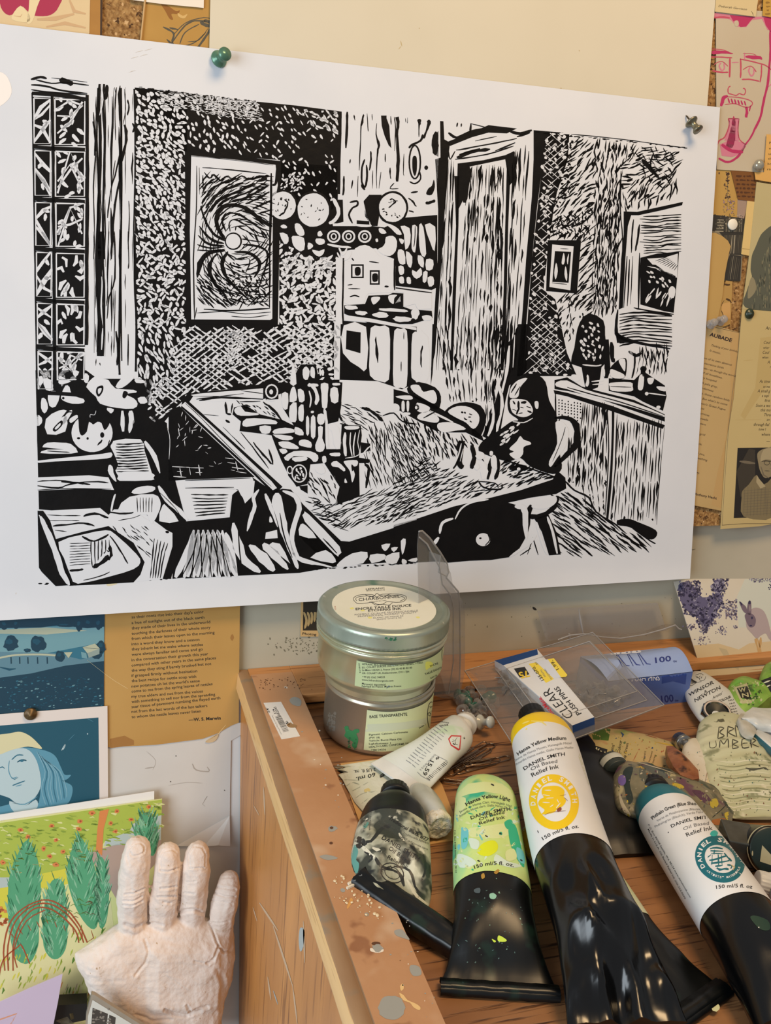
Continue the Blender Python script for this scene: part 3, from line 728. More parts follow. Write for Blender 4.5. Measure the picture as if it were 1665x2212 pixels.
for (x,y,rx,ry) in ((1170,1565,110,12),(1075,1600,58,20),(1230,1630,70,20),(930,1585,45,16),(1320,1590,30,40),(1405,1620,35,20),(860,1545,50,16)):D.ell((x,y),rx,ry,W,6,14,.06,.3)
D.poly([(812,1600),(1000,1625),(1330,1690),(1330,1710),(990,1650),(812,1640)],W,6)
# range front panels
crop(400,700,3.33)
D.poly([(1060,-30),(1665,20),(1665,420),(1560,470),(1380,410),(1060,400)],K,2)
D.poly([(1072,-20),(1118,-20),(1110,400),(1070,400)],W,3)
D.blob([(1140,10),(1300,20),(1305,320),(1250,310),(1135,210)],W,3,2);D.poly([(1160,45),(1262,60),(1260,210),(1155,180)],K,4)
for (x0,x1,y0,y1) in ((1328,1472,20,410),(1498,1600,40,455),(1628,1720,62,400)):D.blob([(x0+6,y0+8),((x0+x1)/2,y0-4),(x1-6,y0+8),(x1,(y0+y1)/2),(x1-8,y1-10),((x0+x1)/2,y1+2),(x0,y1-40 if x0 < 1400 else y1-14),(x0-2,(y0+y1)/2)],W,3,2)
sk([(1372,90),(1375,180),(1385,280)],[6,26,6],K,4,wob=1.2);sk([(1553,270),(1552,340)],7,K,4);sk([(1572,60),(1572,110)],6,K,4)
crop(850,700,2.5615)
D.blob([(110,50),(190,70),(196,290),(150,330),(105,280)],W,3.5,2);sk([(160,120),(150,170),(155,240)],8,K,4,wob=1.2)
# ---- door and frame
crop(900,200,2.775)
D.poly([(140,170),(700,225),(1600,320),(1420,2000),(100,1800)],W,1)
D.poly([(140,170),(160,172),(165,280),(200,300),(185,420),(150,1000),(110,1560),(85,1665),(95,1665),(125,1000),(128,700),(110,400),(142,390)],K,2)
D.poly([(95,260),(130,230),(130,385),(100,370)],K,2);sk([(245,180),(240,205)],10);sk([(268,185),(266,205)],8);sk([(325,185),(320,240)],12);sk([(190,240),(240,270),(320,235),(420,215)],16)
D.poly([(430,195),(600,215),(540,245),(430,240),(330,268),(200,320),(170,300),(300,250)],K,2);sk([(320,185),(430,212)],6);sk([(560,235),(620,245),(690,225)],18);sk([(600,265),(680,240)],12)
D.poly([(700,225),(880,240),(770,262),(745,500),(720,700),(690,1000),(655,1400),(640,1700),(600,1700),(635,1300),(655,1000),(690,620),(700,400)],K,2)
sk([(235,345),(330,330),(480,300),(600,275)],9,wob=1);sk([(190,345),(200,400),(230,350)],8);sk([(240,390),(330,355),(440,340)],18,wob=.8);sk([(230,400),(420,370),(580,320)],8,wob=.8)
sk([(350,290),(480,262)],6);sk([(255,372),(380,335)],12);sk([(470,350),(590,300)],10)
D.poly([(245,425),(400,405),(530,375),(585,350),(600,500),(555,560),(530,400),(470,412),(310,445),(290,520),(290,620),(250,700),(235,900),(240,600)],K,2)
D.poly([(225,500),(255,500),(250,800),(235,1200),(215,1665),(200,1665),(215,1200),(235,800)],K,2)
D.poly([(540,420),(560,520),(548,800),(540,1200),(520,1665),(500,1665),(520,1200),(530,800)],K,2)
grain(300,530,430,215,505,1665,13,5,16,seg=(.05,.25));grain(300,530,430,215,505,1665,9,3,6,brk=1.4);grain(300,530,430,290,440,900,4,8,24,seg=(.1,.3));grain(440,530,700,420,510,1665,3,8,22,seg=(.05,.2))
grain(180,235,380,100,205,1665,3,7,17,seg=(.06,.3));grain(190,225,380,120,190,1665,3,3,7)
grain(595,690,300,530,600,1665,4,7,18,seg=(.06,.25));grain(580,600,340,520,540,1665,2,8,18)
sk([(310,440),(300,560),(285,660)],30,K,3);sk([(500,800),(510,900),(500,1000)],16,K,3);sk([(345,640),(335,800)],12,K,3)
crop(850,700,2.5615)
grain(215,600,0,300,560,430,12,6,18,seg=(.12,.4));D.poly([(215,0),(235,0),(215,280),(205,340)],K,3)
grain(590,690,0,560,640,300,5,6,16,seg=(.15,.5));grain(500,600,300,500,560,620,5,5,16,seg=(.15,.5))
D.poly([(690,0),(745,0),(735,260),(690,300),(640,340),(620,420),(590,600),(530,640),(490,620),(540,500),(600,300),(650,100)],K,2)
sk([(580,330),(600,450),(570,600)],18,W,3,wob=.9);sk([(545,420),(550,540),(520,620)],14,W,3,wob=.9);sk([(640,120),(625,260),(600,380)],14,W,3,wob=.9);sk([(670,60),(660,240)],6,W,3)
# ---- dark lattice strip right of the door
crop(900,200,2.775)
S1=[(770,240),(915,250),(905,400),(840,600),(820,700),(800,860),(780,1000),(760,1180),(830,1240),(870,1420),(900,1560),(960,1700),(640,1700),(690,1000),(745,500)]
D.poly(S1,K,2)
lattice(S1,26,5,.72,-.72,2,3,.12)
field(S1,34,30,24,16,.7,aj=1,ly=3,drop=.45)
# ---- right wall: fine short cuts
crop(900,200,2.775)
def wa(p):
    x,y=p
    if x > 1240 and y < 640:return -.6+1.6*noise.noise((x*.006,y*.006,4))
    if x < 1060:return -.75+.5*noise.noise((x*.008,y*.008,2))
    return -1.45+.5*noise.noise((x*.01,y*.01,7))
WR=[(920,275),(1240,308),(1575,352),(1575,620),(1240,700),(1200,1300),(1120,1340),(1000,1340),(850,1230),(980,1180),(980,890),(800,860),(830,640)]
field(WR,26,44,66,9.5,wa,K,2,.16,shape='s');field(WR,52,70,40,14,wa,K,2,.4,shape='s',drop=.3)
field([(800,760),(1060,700),(1050,900),(980,880),(810,860)],22,24,30,9,1.1,K,2,.7,shape='s')
field([(1240,310),(1565,355),(1565,600),(1400,560)],44,40,55,8,.9,K,2,.5,shape='s')
field([(770,262),(935,262),(920,600),(830,700)],24,26,20,12,.3,K,2,.9)
for (P,w) in [([(925,250),(1100,265),(1300,288),(1480,315),(1600,330)],5),([(1225,470),(1220,700),(1235,900),(1220,1250)],7),([(1350,400),(1410,470),(1450,510)],22),([(1420,360),(1400,440),(1440,500)],12),([(1330,640),(1370,570)],16),
               ([(1290,640),(1330,590)],12),([(1180,640),(1200,560),(1220,520)],8),([(1150,700),(1165,640)],14),([(1130,700),(1110,820),(1150,780)],10)]:sk(P,w,K,3,wob=.8)
grain(1060,1230,700,1040,1130,1300,9,4,9,seg=(.1,.3));grain(1150,1230,480,1130,1200,1300,4,4,10,seg=(.1,.3))
field([(840,1250),(1000,1220),(940,1400),(930,1500),(850,1500)],30,30,36,9,2.0,K,3,.6,shape='s')
# small framed picture
D.poly([(785,885),(985,885),(972,1050),(960,1205),(775,1190)],K,4);D.poly([(812,910),(940,922),(920,1185),(795,1165)],W,5);D.poly([(828,950),(925,955),(910,1140),(812,1135)],K,6)
D.blob([(880,960),(888,1000),(880,1030),(868,1020)],W,7);D.blob([(912,965),(905,1030),(900,1000)],W,7);D.blob([(835,1020),(845,1070),(832,1120),(824,1080)],W,7);D.blob([(892,1040),(902,1090),(898,1130),(885,1090)],W,7)
sk([(810,1140),(900,1150)],5,K,6);sk([(860,935),(910,938)],4,K,6)
# framed landscape at the right edge
D.poly([(1240,712),(1320,715),(1480,680),(1595,655),(1590,675),(1470,705),(1330,735),(1285,735),(1265,800),(1250,1000),(1235,1290),(1210,1300),(1225,1000),(1240,850)],K,4)
D.poly([(1290,740),(1330,740),(1590,690),(1560,1200),(1525,1530),(1420,1520),(1200,1440),(1210,1300),(1240,1290),(1262,900)],W,3)
for k in range(14): 
    y=740+k*17+rnd.random()*6;sk([(1335+rnd.random()*30,y),(1440,y+(rnd.random()-.5)*18),(1500,y-8+(rnd.random()-.5)*14),(1585,y-12)],7,K,4,wob=1.2)
for (P,w) in [([(1300,760),(1290,850),(1285,960)],8),([(1335,790),(1320,900),(1310,950)],12),([(1260,980),(1240,1290)],8),([(1275,1000),(1262,1280)],8),([(1335,960),(1330,1300)],14),([(1295,980),(1280,1270)],5),([(1300,1290),(1400,1310),(1540,1330)],10)]:sk(P,w,K,4,wob=.8)
D.poly([(1340,990),(1440,965),(1572,955),(1560,1120),(1540,1320),(1480,1310),(1340,1270)],K,5)
D.poly([(1380,995),(1480,990),(1565,965),(1560,1110),(1500,1090),(1440,1060)],W,6);sk([(1370,1045),(1430,1040),(1480,1075),(1550,1105)],14,K,7);sk([(1380,1040),(1460,1060),(1540,1100)],6,W,7)
for k in range(9):sk([(1430+k*14,1010+k*7),(1500+k*8,985+k*6)],4,K,7)
field([(1370,1060),(1540,1130),(1520,1180),(1380,1130)],28,26,24,12,.7,W,7,.4);field([(1370,1160),(1540,1200),(1530,1275),(1370,1250)],24,50,60,10,2.0,W,7,.25)
D.blob([(1530,1160),(1550,1180),(1540,1230),(1510,1220),(1510,1180)],W,8)
for k in range(11):
    y=1310+k*19;sk([(1215,y+20),(1300,y-5+rnd.random()*20),(1400,y+10),(1530,y+10+rnd.random()*20)],9,K,4,wob=1.2)
sk([(1205,1300),(1195,1400),(1210,1460),(1330,1500),(1520,1535)],[12,18,26,16,10],K,5);D.poly([(1190,1430),(1240,1470),(1300,1500),(1200,1500)],K,5)
# dado boarding under it
grain(1330,1520,1540,1300,1500,1690,8,5,12,seg=(.3,.8))
# ---- plant, jars and counter
crop(850,700,2.5615)
D.blob([(1030,-10),(1080,-60),(1160,-20),(1170,60),(1180,200),(1150,240),(1130,350),(1060,350),(1040,240),(980,220),(1000,130),(1010,60)],K,4,2)
field([(1030,0),(1160,-10),(1165,200),(1040,210)],32,26,24,13,1.2,W,5,.8)
field([(1030,-60),(1080,-60),(1080,0),(1020,40)],24,24,20,12,1.2,K,5,1)
sk([(1045,225),(1120,232),(1150,225)],7,W,5);sk([(1095,318),(1165,312)],8,W,5);sk([(1100,335),(1160,330)],6,W,5)
D.blob([(985,280),(1030,285),(1035,305),(1010,320),(990,310)],W,6);sk([(1072,280),(1075,310),(1068,345)],[8,14,24],W,5)
D.poly([(1170,85),(1190,85),(1200,250),(1185,300),(1165,300)],K,5);sk([(1205,100),(1210,190),(1225,200)],24,K,5);sk([(1160,240),(1165,290)],14,W,6)
D.blob([(1195,250),(1240,200),(1285,190),(1290,240),(1275,300),(1210,300)],K,5);D.blob([(1200,250),(1240,262),(1275,280),(1270,300),(1205,295)],W,6);D.blob([(1245,200),(1280,195),(1280,260),(1262,240)],W,6)
sk([(1310,150),(1312,220),(1300,300)],24,W,6);sk([(1335,160),(1332,240),(1318,300)],10,K,6);sk([(1300,150),(1340,175),(1370,160)],16,K,6)
D.poly([(1190,300),(1330,310),(1380,260),(1440,300),(1500,340),(1510,400),(1490,480),(1380,430),(1330,400),(1190,370)],K,5)
D.blob([(1200,325),(1310,322),(1322,345),(1315,372),(1210,370),(1195,345)],W,6);sk([(1200,345),(1315,350)],5,K,7)
D.blob([(1365,280),(1385,290),(1378,360),(1352,360),(1355,310)],W,6);D.blob([(1405,300),(1440,300),(1430,330),(1410,330)],W,6);D.blob([(1455,345),(1510,350),(1505,372),(1470,365)],W,6);D.ell((1382,248),18,16,K,6);sk([(1380,240),(1385,290)],22,K,6)
D.ell((1465,460),12,9,W,6);sk([(1410,382),(1505,395)],7,W,6);D.ell((1400,385),10,10,W,6);field([(1330,90),(1520,130),(1520,250),(1380,220)],22,60,70,9,1.45,K,4,.15,shape='s')
D.poly([(890,310),(960,295),(1040,345),(1130,370),(1330,420),(1500,500),(1500,540),(1300,470),(1100,400),(960,370),(890,360)],K,4)
D.blob([(900,322),(960,312),(1060,362),(1180,395),(1330,435),(1490,500),(1490,512),(1300,455),(1100,405),(960,360),(900,345)],W,5,2);sk([(960,350),(1100,390),(1250,430),(1490,510)],6,K,6)
D.poly([(885,365),(960,380),(1200,450),(1500,560),(1490,580),(1200,480),(960,400),(890,385)],K,4)
# cupboards
CB=[(900,390),(1200,470),(1495,575),(1470,900),(1450,1140),(1200,1090),(950,870),(1010,600),(900,540)]
sk([(895,370),(900,540),(920,525)],8,K,3)
for r in range(7):
    for q in range(8): 
        if rnd.random() < .85:D.ell((915+q*17,420+r*16+q*3),4,5,K,3,6)
grain(1040,1190,430,1000,1180,900,11,6,18,seg=(.12,.4));sk([(1200,475),(1215,480),(1205,800),(1180,1090)],14,K,3,taper=.1);sk([(1170,480),(1180,470),(1190,700),(1170,1060)],6,K,3)
grain(1240,1490,520,1200,1455,1090,15,5,14,seg=(.1,.35));sk([(1235,490),(1250,480),(1495,560)],10,K,3);sk([(1236,500),(1225,800),(1200,1080)],6,K,3,wob=1)
sk([(1500,560),(1480,750),(1460,1000),(1455,1110)],4,K,3,wob=1.2)
grain(1020,1180,880,1060,1180,1060,5,4,10);grain(960,1050,620,960,1020,880,6,5,14,seg=(.2,.6))
sk([(950,870),(1000,920),(1080,960),(1120,1040),(1240,1115)],10,K,4);D.blob([(1240,1085),(1300,1078),(1350,1095),(1450,1140),(1450,1180),(1410,1190),(1340,1140),(1290,1120),(1240,1112)],K,4)
# floor boards at right
def fl(p):return .62+.1*(p[0]-900)/500
field([(880,960),(960,920),(1100,1000),(1240,1120),(1450,1200),(1420,1245),(1000,1275),(900,1275)],42,22,75,9,fl,K,3,.1,shape='s')
sk([(960,930),(1050,1010),(1180,1120),(1400,1245)],7,K,3,wob=1);sk([(890,1090),(1000,1190),(1080,1270)],6,K,3,wob=1)
sk([(1320,1130),(1420,1200),(1450,1215)],7,K,3)
# ---- child at the far end of the table
crop(850,700,2.5615)
D.blob([(640,370),(655,320),(700,290),(780,275),(840,320),(860,420),(900,500),(910,600),(920,720),(930,800),(880,830),(760,790),(700,740),(640,760),(560,740),(470,700),(500,640),(580,590),(650,540),(690,530),(640,490),(630,430)],K,5,3)
D.blob([(640,400),(650,350),(690,310),(740,300),(700,350),(690,400),(660,410)],W,6);sk([(650,380),(680,330)],8,K,7);sk([(670,395),(700,345)],6,K,7)
D.blob([(645,420),(690,415),(740,425),(770,470),(760,500),(720,515),(680,505),(652,480)],W,6)
for (P,w) in [([(690,425),(692,470),(680,500)],12),([(660,425),(672,445)],8),([(705,435),(735,432)],16),([(700,460),(720,465)],6),([(690,495),(715,492)],6),([(740,480),(765,490)],8),([(655,470),(680,480)],5),([(735,455),(760,465)],6)]:sk(P,w,K,7,wob=1)
D.blob([(780,430),(800,430),(800,465),(785,465)],W,6)
field([(600,590),(700,540),(690,600),(560,700)],22,24,36,11,-.7,W,6,.2)
sk([(660,540),(720,545),(770,520)],6,W,6)
D.blob([(640,690),(680,650),(700,620),(720,640),(750,650),(760,665),(720,680),(715,720),(680,750),(640,720),(665,705)],W,6)
sk([(890,520),(960,520),(1010,560),(1010,660),(960,720),(890,790)],[14,22,34,36,26,14],K,5);D.blob([(895,545),(940,545),(970,600),(950,680),(905,740),(870,790),(860,760),(905,660)],W,6);sk([(950,570),(930,640),(880,760)],4,K,7)
# hands, cups at the child's place
for (x,y,rx,ry) in ((540,715,10,14),(555,765,18,40),(500,815,22,44),(460,790,16,18),(480,730,26,22)):D.ell((x,y),rx,ry,W,7,12,0,.25)
for (P,w) in [([(350,690),(380,650),(365,760),(380,800)],30),([(430,670),(445,740),(430,800)],26),([(360,740),(330,800)],16),([(470,720),(500,760)],7),([(455,720),(450,760)],5),([(540,740),(520,860)],20),([(575,730),(580,800),(560,860)],18),([(490,800),(510,850)],10)]:sk(P,w,K,6,wob=.5)
sk([(375,660),(360,720),(330,790)],7,W,7);sk([(385,690),(368,760)],5,W,7)
# ---- table: near edge, cloth strokes
D.poly([(0,1110),(120,1080),(330,1010),(520,965),(700,920),(880,860),(905,810),(950,850),(955,910),(900,940),(760,960),(540,1010),(530,1040),(560,1100),(300,1310),(120,1320),(0,1330)],K,4)
D.blob([(250,1180),(300,1090),(400,1010),(520,970),(640,990),(700,1010),(750,1030),(755,1110),(720,1200),(640,1290),(420,1310),(215,1312)],K,5,2)
sk([(340,1080),(375,1020),(440,985),(525,970)],9,W,7);sk([(255,1160),(270,1100),(330,1075)],14,W,7);sk([(222,1220),(250,1180)],20,W,7)
D.ell((495,1193),40,36,W,7,20);sk([(520,1160),(532,1195),(505,1226)],6,K,8);D.ell((480,1185),7,5,K,8)
sk([(670,1010),(720,1020),(730,1110),(735,1190)],[20,34,28,16],W,7);sk([(640,1290),(740,1220),(790,1170)],[10,20,8],W,6);D.ell((700,1030),5,6,K,8)
D.blob([(765,1000),(800,970),(890,950),(900,985),(850,1020),(775,1020)],W,6);sk([(760,1000),(750,1060),(820,1060),(890,1010),(905,950)],26,K,5); 
D.poly([(780,1080),(855,1050),(900,1150),(925,1275),(860,1280),(820,1150)],K,5);sk([(850,1065),(880,1150),(905,1270)],14,W,6);sk([(790,1095),(815,1190),(850,1275)],14,W,6)
sk([(770,1180),(800,1278)],6,K,5);sk([(700,1280),(760,1240)],6,K,5);sk([(770,1190),(740,1275)],5,K,5)
field([(0,880),(180,740),(330,820),(500,880),(700,880),(860,850),(560,925),(300,990),(0,1090)],26,22,46,7,-.45,K,4,.25,shape='s')
field([(0,560),(60,560),(250,800),(120,860),(0,880)],22,22,40,6,.95,K,4,.25,shape='s')
field([(0,490),(260,600),(480,640),(300,740),(200,760),(60,600)],26,30,50,9,1.2,K,4,.25,shape='s')
field([(600,740),(900,850),(700,880),(600,820)],26,18,44,9,-.5,K,6,.3,shape='s');sk([(640,800),(700,790),(740,800)],26,K,6,wob=.9);sk([(560,720),(640,760),(760,800),(890,845)],8,K,6)
D.ell((692,802),10,9,W,7);D.ell((660,828),9,8,W,7);sk([(470,870),(500,905),(590,915),(600,885)],9,K,6);sk([(460,870),(560,880),(580,910)],6,K,6)
# far side plates and chairs
D.blob([(85,340),(140,320),(230,350),(262,400),(255,460),(230,475),(170,440),(80,380)],K,4,2);D.blob([(95,340),(140,338),(165,375),(220,365),(240,410),(225,440),(180,420),(110,375)],W,5)
D.poly([(0,360),(60,375),(200,430),(330,510),(420,560),(490,620),(500,650),(400,600),(300,600),(230,590),(0,460)],K,4)
for P in ([(10,400),(90,395),(105,415),(60,418)],[(140,500),(200,480),(250,520),(240,545),(190,540),(135,525)],[(250,548),(330,545),(400,580),(340,590),(280,600),(245,580)],[(45,430),(60,430),(60,480),(45,480)],[(72,430),(86,430),(84,480),(74,480)],[(50,490),(90,490),(88,502),(52,502)],[(130,435),(200,460),(180,490),(130,480)],[(0,440),(30,450),(30,480),(0,480)]):D.blob(P,W,5)
D.ell((125,462),17,19,K,5);D.ell((125,462),7,9,W,6);sk([(165,520),(240,480)],8,K,6);sk([(200,480),(330,545)],12,W,5)
D.blob([(285,480),(330,445),(400,432),(480,450),(510,510),(500,580),(470,630),(430,600),(440,560),(400,560),(300,500)],K,4,2);D.blob([(300,485),(350,455),(420,460),(470,500),(470,550),(440,580),(400,545),(350,520)],W,5);field([(340,470),(440,490),(450,560),(380,520)],26,22,18,8,.3,K,6,.4)
# ---- table left half, bottles, mug (crop A)
crop(400,700,3.33)
D.poly([(0,510),(200,480),(560,440),(1060,420),(1460,440),(1665,560),(1665,1420),(1180,1570),(1120,1560),(850,1230),(700,1190),(640,1210),(0,590)],W,2)
D.poly([(-20,540),(20,500),(300,470),(560,430),(560,470),(60,515),(30,560),(350,850),(700,1170),(640,1230),(500,1090),(-30,600)],K,3)
D.poly([(-30,585),(50,650),(480,1050),(630,1195),(660,1180),(620,1130),(300,830),(0,560)],W,4);sk([(0,570),(120,680),(330,900),(620,1170)],5,K,5,wob=1);sk([(420,1000),(540,1110)],10,K,5)
D.poly([(40,510),(100,500),(560,462),(600,530),(200,560),(110,540)],W,4)
for (P,w) in [([(80,540),(250,520),(420,500)],7),([(100,550),(260,530),(560,540)],12),([(60,520),(330,520)],4),([(400,480),(560,500)],6),([(390,560),(540,555)],8),([(130,650),(240,660)],4),([(290,560),(300,640),(330,650)],14),([(340,570),(330,640)],10)]:sk(P,w,K,5,wob=1)
sk([(270,740),(360,830),(430,900)],5,K,5,wob=1.6);sk([(490,850),(560,940),(630,1010),(600,900)],12,K,5,wob=1.2);sk([(400,780),(480,880),(600,1040)],8,K,5,wob=1);sk([(290,690),(320,710)],16,K,5)
sk([(560,560),(620,610),(700,700)],10,K,5,wob=1.2);sk([(600,580),(660,640),(710,720)],7,K,5,wob=1.2)
field([(380,560),(640,600),(700,700),(660,720),(560,640),(390,590)],40,26,34,8,.6,K,5,.3,shape='s')
# dark mass behind bottles and dishes
D.poly([(560,420),(760,420),(830,290),(940,290),(960,400),(1050,410),(1130,420),(1120,600),(1100,700),(1020,720),(1020,900),(1130,900),(1130,1300),(1080,1290),(1110,1170),(1000,1000),(900,1010),(880,1150),(800,1170),(740,1080),(690,980),(650,880),(620,800),(560,790),(390,770),(400,700),(340,650),(350,600),(430,580),(540,650),(700,690),(780,730),(700,600),(690,500),(560,540)],K,5)
D.poly([(565,430),(660,430),(670,470),(670,540),(580,545)],K,6)
D.ring((622,485),42,48,11,W,7,16);D.ell((618,488),14,18,W,7,10)
bt=[[(755,430),(770,300),(785,300),(800,430)],[(750,560),(760,470),(785,450),(800,500),(800,550)],[(752,590),(800,565),(800,690),(780,705),(750,690)],[(815,600),(850,580),(850,690),(830,700),(815,680)],[(810,470),(850,480),(858,550),(820,560)],
      [(695,500),(740,500),(735,610),(700,600)],[(845,330),(870,305),(895,340),(880,400),(850,390)],[(905,310),(930,320),(930,390),(900,370)],[(895,430),(950,430),(955,448),(900,450)],[(975,430),(1028,430),(1025,500),(1020,600),(985,600),(980,500)],
      [(1060,425),(1110,425),(1110,440),(1065,442)],[(1045,465),(1095,460),(1100,560),(1050,560)],[(870,670),(890,675),(890,790),(870,790)],[(905,670),(935,670),(935,810),(905,810)],[(905,625),(925,625),(922,640),(905,640)],
      [(955,650),(1000,650),(1000,710),(970,725),(950,700)],[(955,740),(990,740),(985,820),(1005,870),(990,915),(945,915),(935,870),(958,810)],[(820,840),(860,830),(905,850),(905,890),(850,880),(820,870)],[(790,740),(840,760),(850,800),(790,790)],
      [(355,610),(400,590),(430,630),(520,640),(520,655),(400,660),(360,640)],[(410,720),(440,680),(560,680),(650,695),(655,720),(560,720),(440,740)],[(535,735),(615,735),(605,785),(550,785)],[(640,760),(720,745),(785,760),(780,780),(640,790)],[(630,795),(760,805),(770,830),(700,835)],
      [(670,850),(740,845),(810,880),(805,900),(700,890)],[(675,900),(720,898),(735,920),(700,935)],[(710,960),(780,915),(900,915),(955,945),(950,985),(920,990),(890,960),(780,950),(740,985)],[(770,960),(870,955),(870,980),(790,990)],
      [(985,955),(1010,950),(1015,990),(990,1000)],[(1040,930),(1110,925),(1110,950),(1050,948)],[(1050,1000),(1090,985),(1150,1040),(1140,1060),(1100,1030),(1060,1025)],[(940,1030),(980,1010),(1010,1060),(980,1080),(940,1060)],[(580,540),(640,550),(620,556)]]
for P in bt:D.blob(P,W,7,2)
sk([(880,440),(920,450),(950,520),(940,580)],26,W,6,wob=.6);sk([(890,480),(905,540),(895,600)],10,W,6);sk([(1000,610),(1015,700),(1020,900)],20,W,6);sk([(1030,740),(1080,760),(1100,900)],[30,60,50],W,6);sk([(1035,830),(1032,900)],8,W,6)
# striped glass and mug
D.poly([(1125,725),(1262,730),(1270,800),(1250,960),(1330,975),(1320,1000),(1250,1000),(1255,1240),(1120,1290),(1110,1000)],K,6)
D.blob([(1150,735),(1245,735),(1240,755),(1160,758)],W,7);sk([(1150,780),(1145,860),(1155,950)],22,W,7);sk([(1190,780),(1185,860),(1200,950)],9,W,7);sk([(1225,780),(1210,880),(1215,950)],9,W,7);sk([(1255,760),(1240,850),(1250,940),(1150,965)],6,W,7)
D.blob([(1145,985),(1235,980),(1235,1020),(1200,1030),(1220,1080),(1200,1140),(1185,1060),(1150,1010)],W,7);D.blob([(1195,1010),(1215,1030),(1200,1060)],K,8);D.blob([(1150,1110),(1165,1140),(1145,1140)],W,7)
D.poly([(1262,850),(1330,860),(1330,910),(1262,930)],K,5);sk([(1270,945),(1330,880),(1340,960)],10,W,6)
D.poly([(735,1020),(885,1000),(895,1130),(800,1165),(740,1090)],K,6);D.ring((820,1075),52,62,9,W,7,18);field([(780,1030),(870,1030),(870,1120),(790,1130)],26,28,24,14,.5,W,7,1.2);D.ring((752,1050),18,26,8,W,7,12)
# cloth strokes
field([(1130,560),(1420,640),(1300,760),(1130,720)],40,26,60,8,.45,K,3,.25,shape='s');sk([(1120,560),(1105,640),(1130,700)],16,K,6);sk([(1270,600),(1360,640),(1420,700)],20,K,6,wob=1)
field([(1340,740),(1665,700),(1665,1180),(1300,1180),(1290,960)],32,44,80,8,1.25,K,3,.2,shape='s');sk([(1370,760),(1380,900)],12,K,4);sk([(1400,760),(1405,940)],9,K,4);sk([(1430,760),(1440,960)],9,K,4)
sk([(1290,1010),(1320,1040),(1300,1180)],20,K,4);sk([(1420,660),(1500,640),(1560,700),(1665,720)],10,K,4)
field([(900,1280),(1300,1200),(1665,1180),(1665,1390),(1150,1470),(1000,1400)],44,30,80,9,-.5,K,3,.25,shape='s')
field([(850,1230),(1000,1250),(1080,1330),(1150,1480),(1000,1430)],40,30,70,9,.3,K,3,.2,shape='s')
field([(890,1080),(1080,1100),(1090,1300),(1000,1280),(890,1180)],30,44,60,10,1.0,K,6,.3,shape='s')
D.poly([(890,1080),(1080,1090),(1095,1290),(1000,1300),(880,1180)],W,5);D.poly([(820,1165),(880,1160),(880,1220),(830,1190)],K,6)
for k in range(7):sk([(1330+k*46,1430-k*14),(1360+k*46,1410-k*14)],14,K,4,taper=.8)
D.poly([(640,1200),(700,1185),(760,1190),(850,1300),(1120,1560),(1180,1565),(1665,1415),(1665,1700),(1110,1740),(1050,1750),(850,1560),(700,1300)],K,3)
D.poly([(1170,1525),(1665,1375),(1665,1408),(1170,1562),(1120,1550),(1110,1520)],W,4)
# white gaps below table
for P in ([(1110,1710),(1200,1650),(1310,1640),(1280,1720),(1100,1750)],[(1410,1590),(1475,1580),(1450,1625),(1430,1630)],[(1330,1660),(1430,1655),(1440,1690),(1340,1720)],[(1480,1610),(1530,1605),(1500,1640)],[(1440,1670),(1540,1640),(1520,1720),(1450,1720)],[(1550,1560),(1585,1545),(1580,1610),(1560,1660)],[(1600,1700),(1665,1680),(1660,1712)],[(1560,1690),(1590,1700),(1590,1722),(1560,1725)]):D.blob(P,W,5,2)
# chair with curved back in the middle foreground
D.poly([(340,1210),(480,1100),(640,1210),(820,1480),(1110,1560),(1110,1740),(820,1790),(400,1810),(0,1830),(0,1420),(320,1390)],K,3)
sk([(530,1190),(490,1250),(500,1310),(470,1400),(445,1490)],[14,26,24,30,10],W,5);sk([(575,1220),(620,1330),(665,1460)],[24,30,8],W,5);D.blob([(610,1380),(630,1420),(605,1425)],W,5);D.poly([(580,1500),(660,1480),(665,1540),(575,1545)],W,5)
sk([(660,1215),(665,1300),(700,1440),(740,1580),(780,1680),(810,1760)],[44,80,60,44,34,20],W,5);sk([(700,1200),(790,1240),(820,1330),(780,1450),(770,1560),(810,1680),(930,1720),(1060,1750)],[20,30,36,34,32,34,26,10],W,5)
sk([(760,1260),(800,1340)],6,K,6,wob=1.5);sk([(680,1360),(710,1520),(770,1680)],8,K,6,wob=1);sk([(830,1740),(930,1735),(1040,1755)],7,K,6)
D.blob([(855,1360),(890,1370),(1110,1600),(1105,1660),(1070,1650),(860,1420)],W,5,2);D.blob([(830,1440),(870,1450),(945,1540),(820,1520)],W,5,2);sk([(990,1540),(1090,1650)],10,K,6,wob=1.5)
sk([(560,1580),(640,1660),(740,1765)],[40,70,20],W,5);sk([(460,1590),(560,1680),(640,1775)],[30,80,40],W,5);D.blob([(600,1590),(680,1580),(745,1705),(740,1710)],W,5,2);D.blob([(900,1680),(1010,1625),(1080,1690),(1060,1720)],W,5,2)
sk([(345,1430),(380,1600),(430,1700),(540,1785)],[30,70,60,30],W,5);sk([(290,1500),(330,1620),(370,1790)],[26,40,24],W,5);sk([(380,1460),(390,1620),(410,1790)],8,K,6)
D.poly([(400,1210),(480,1120),(500,1130),(490,1230),(430,1290)],W,5)
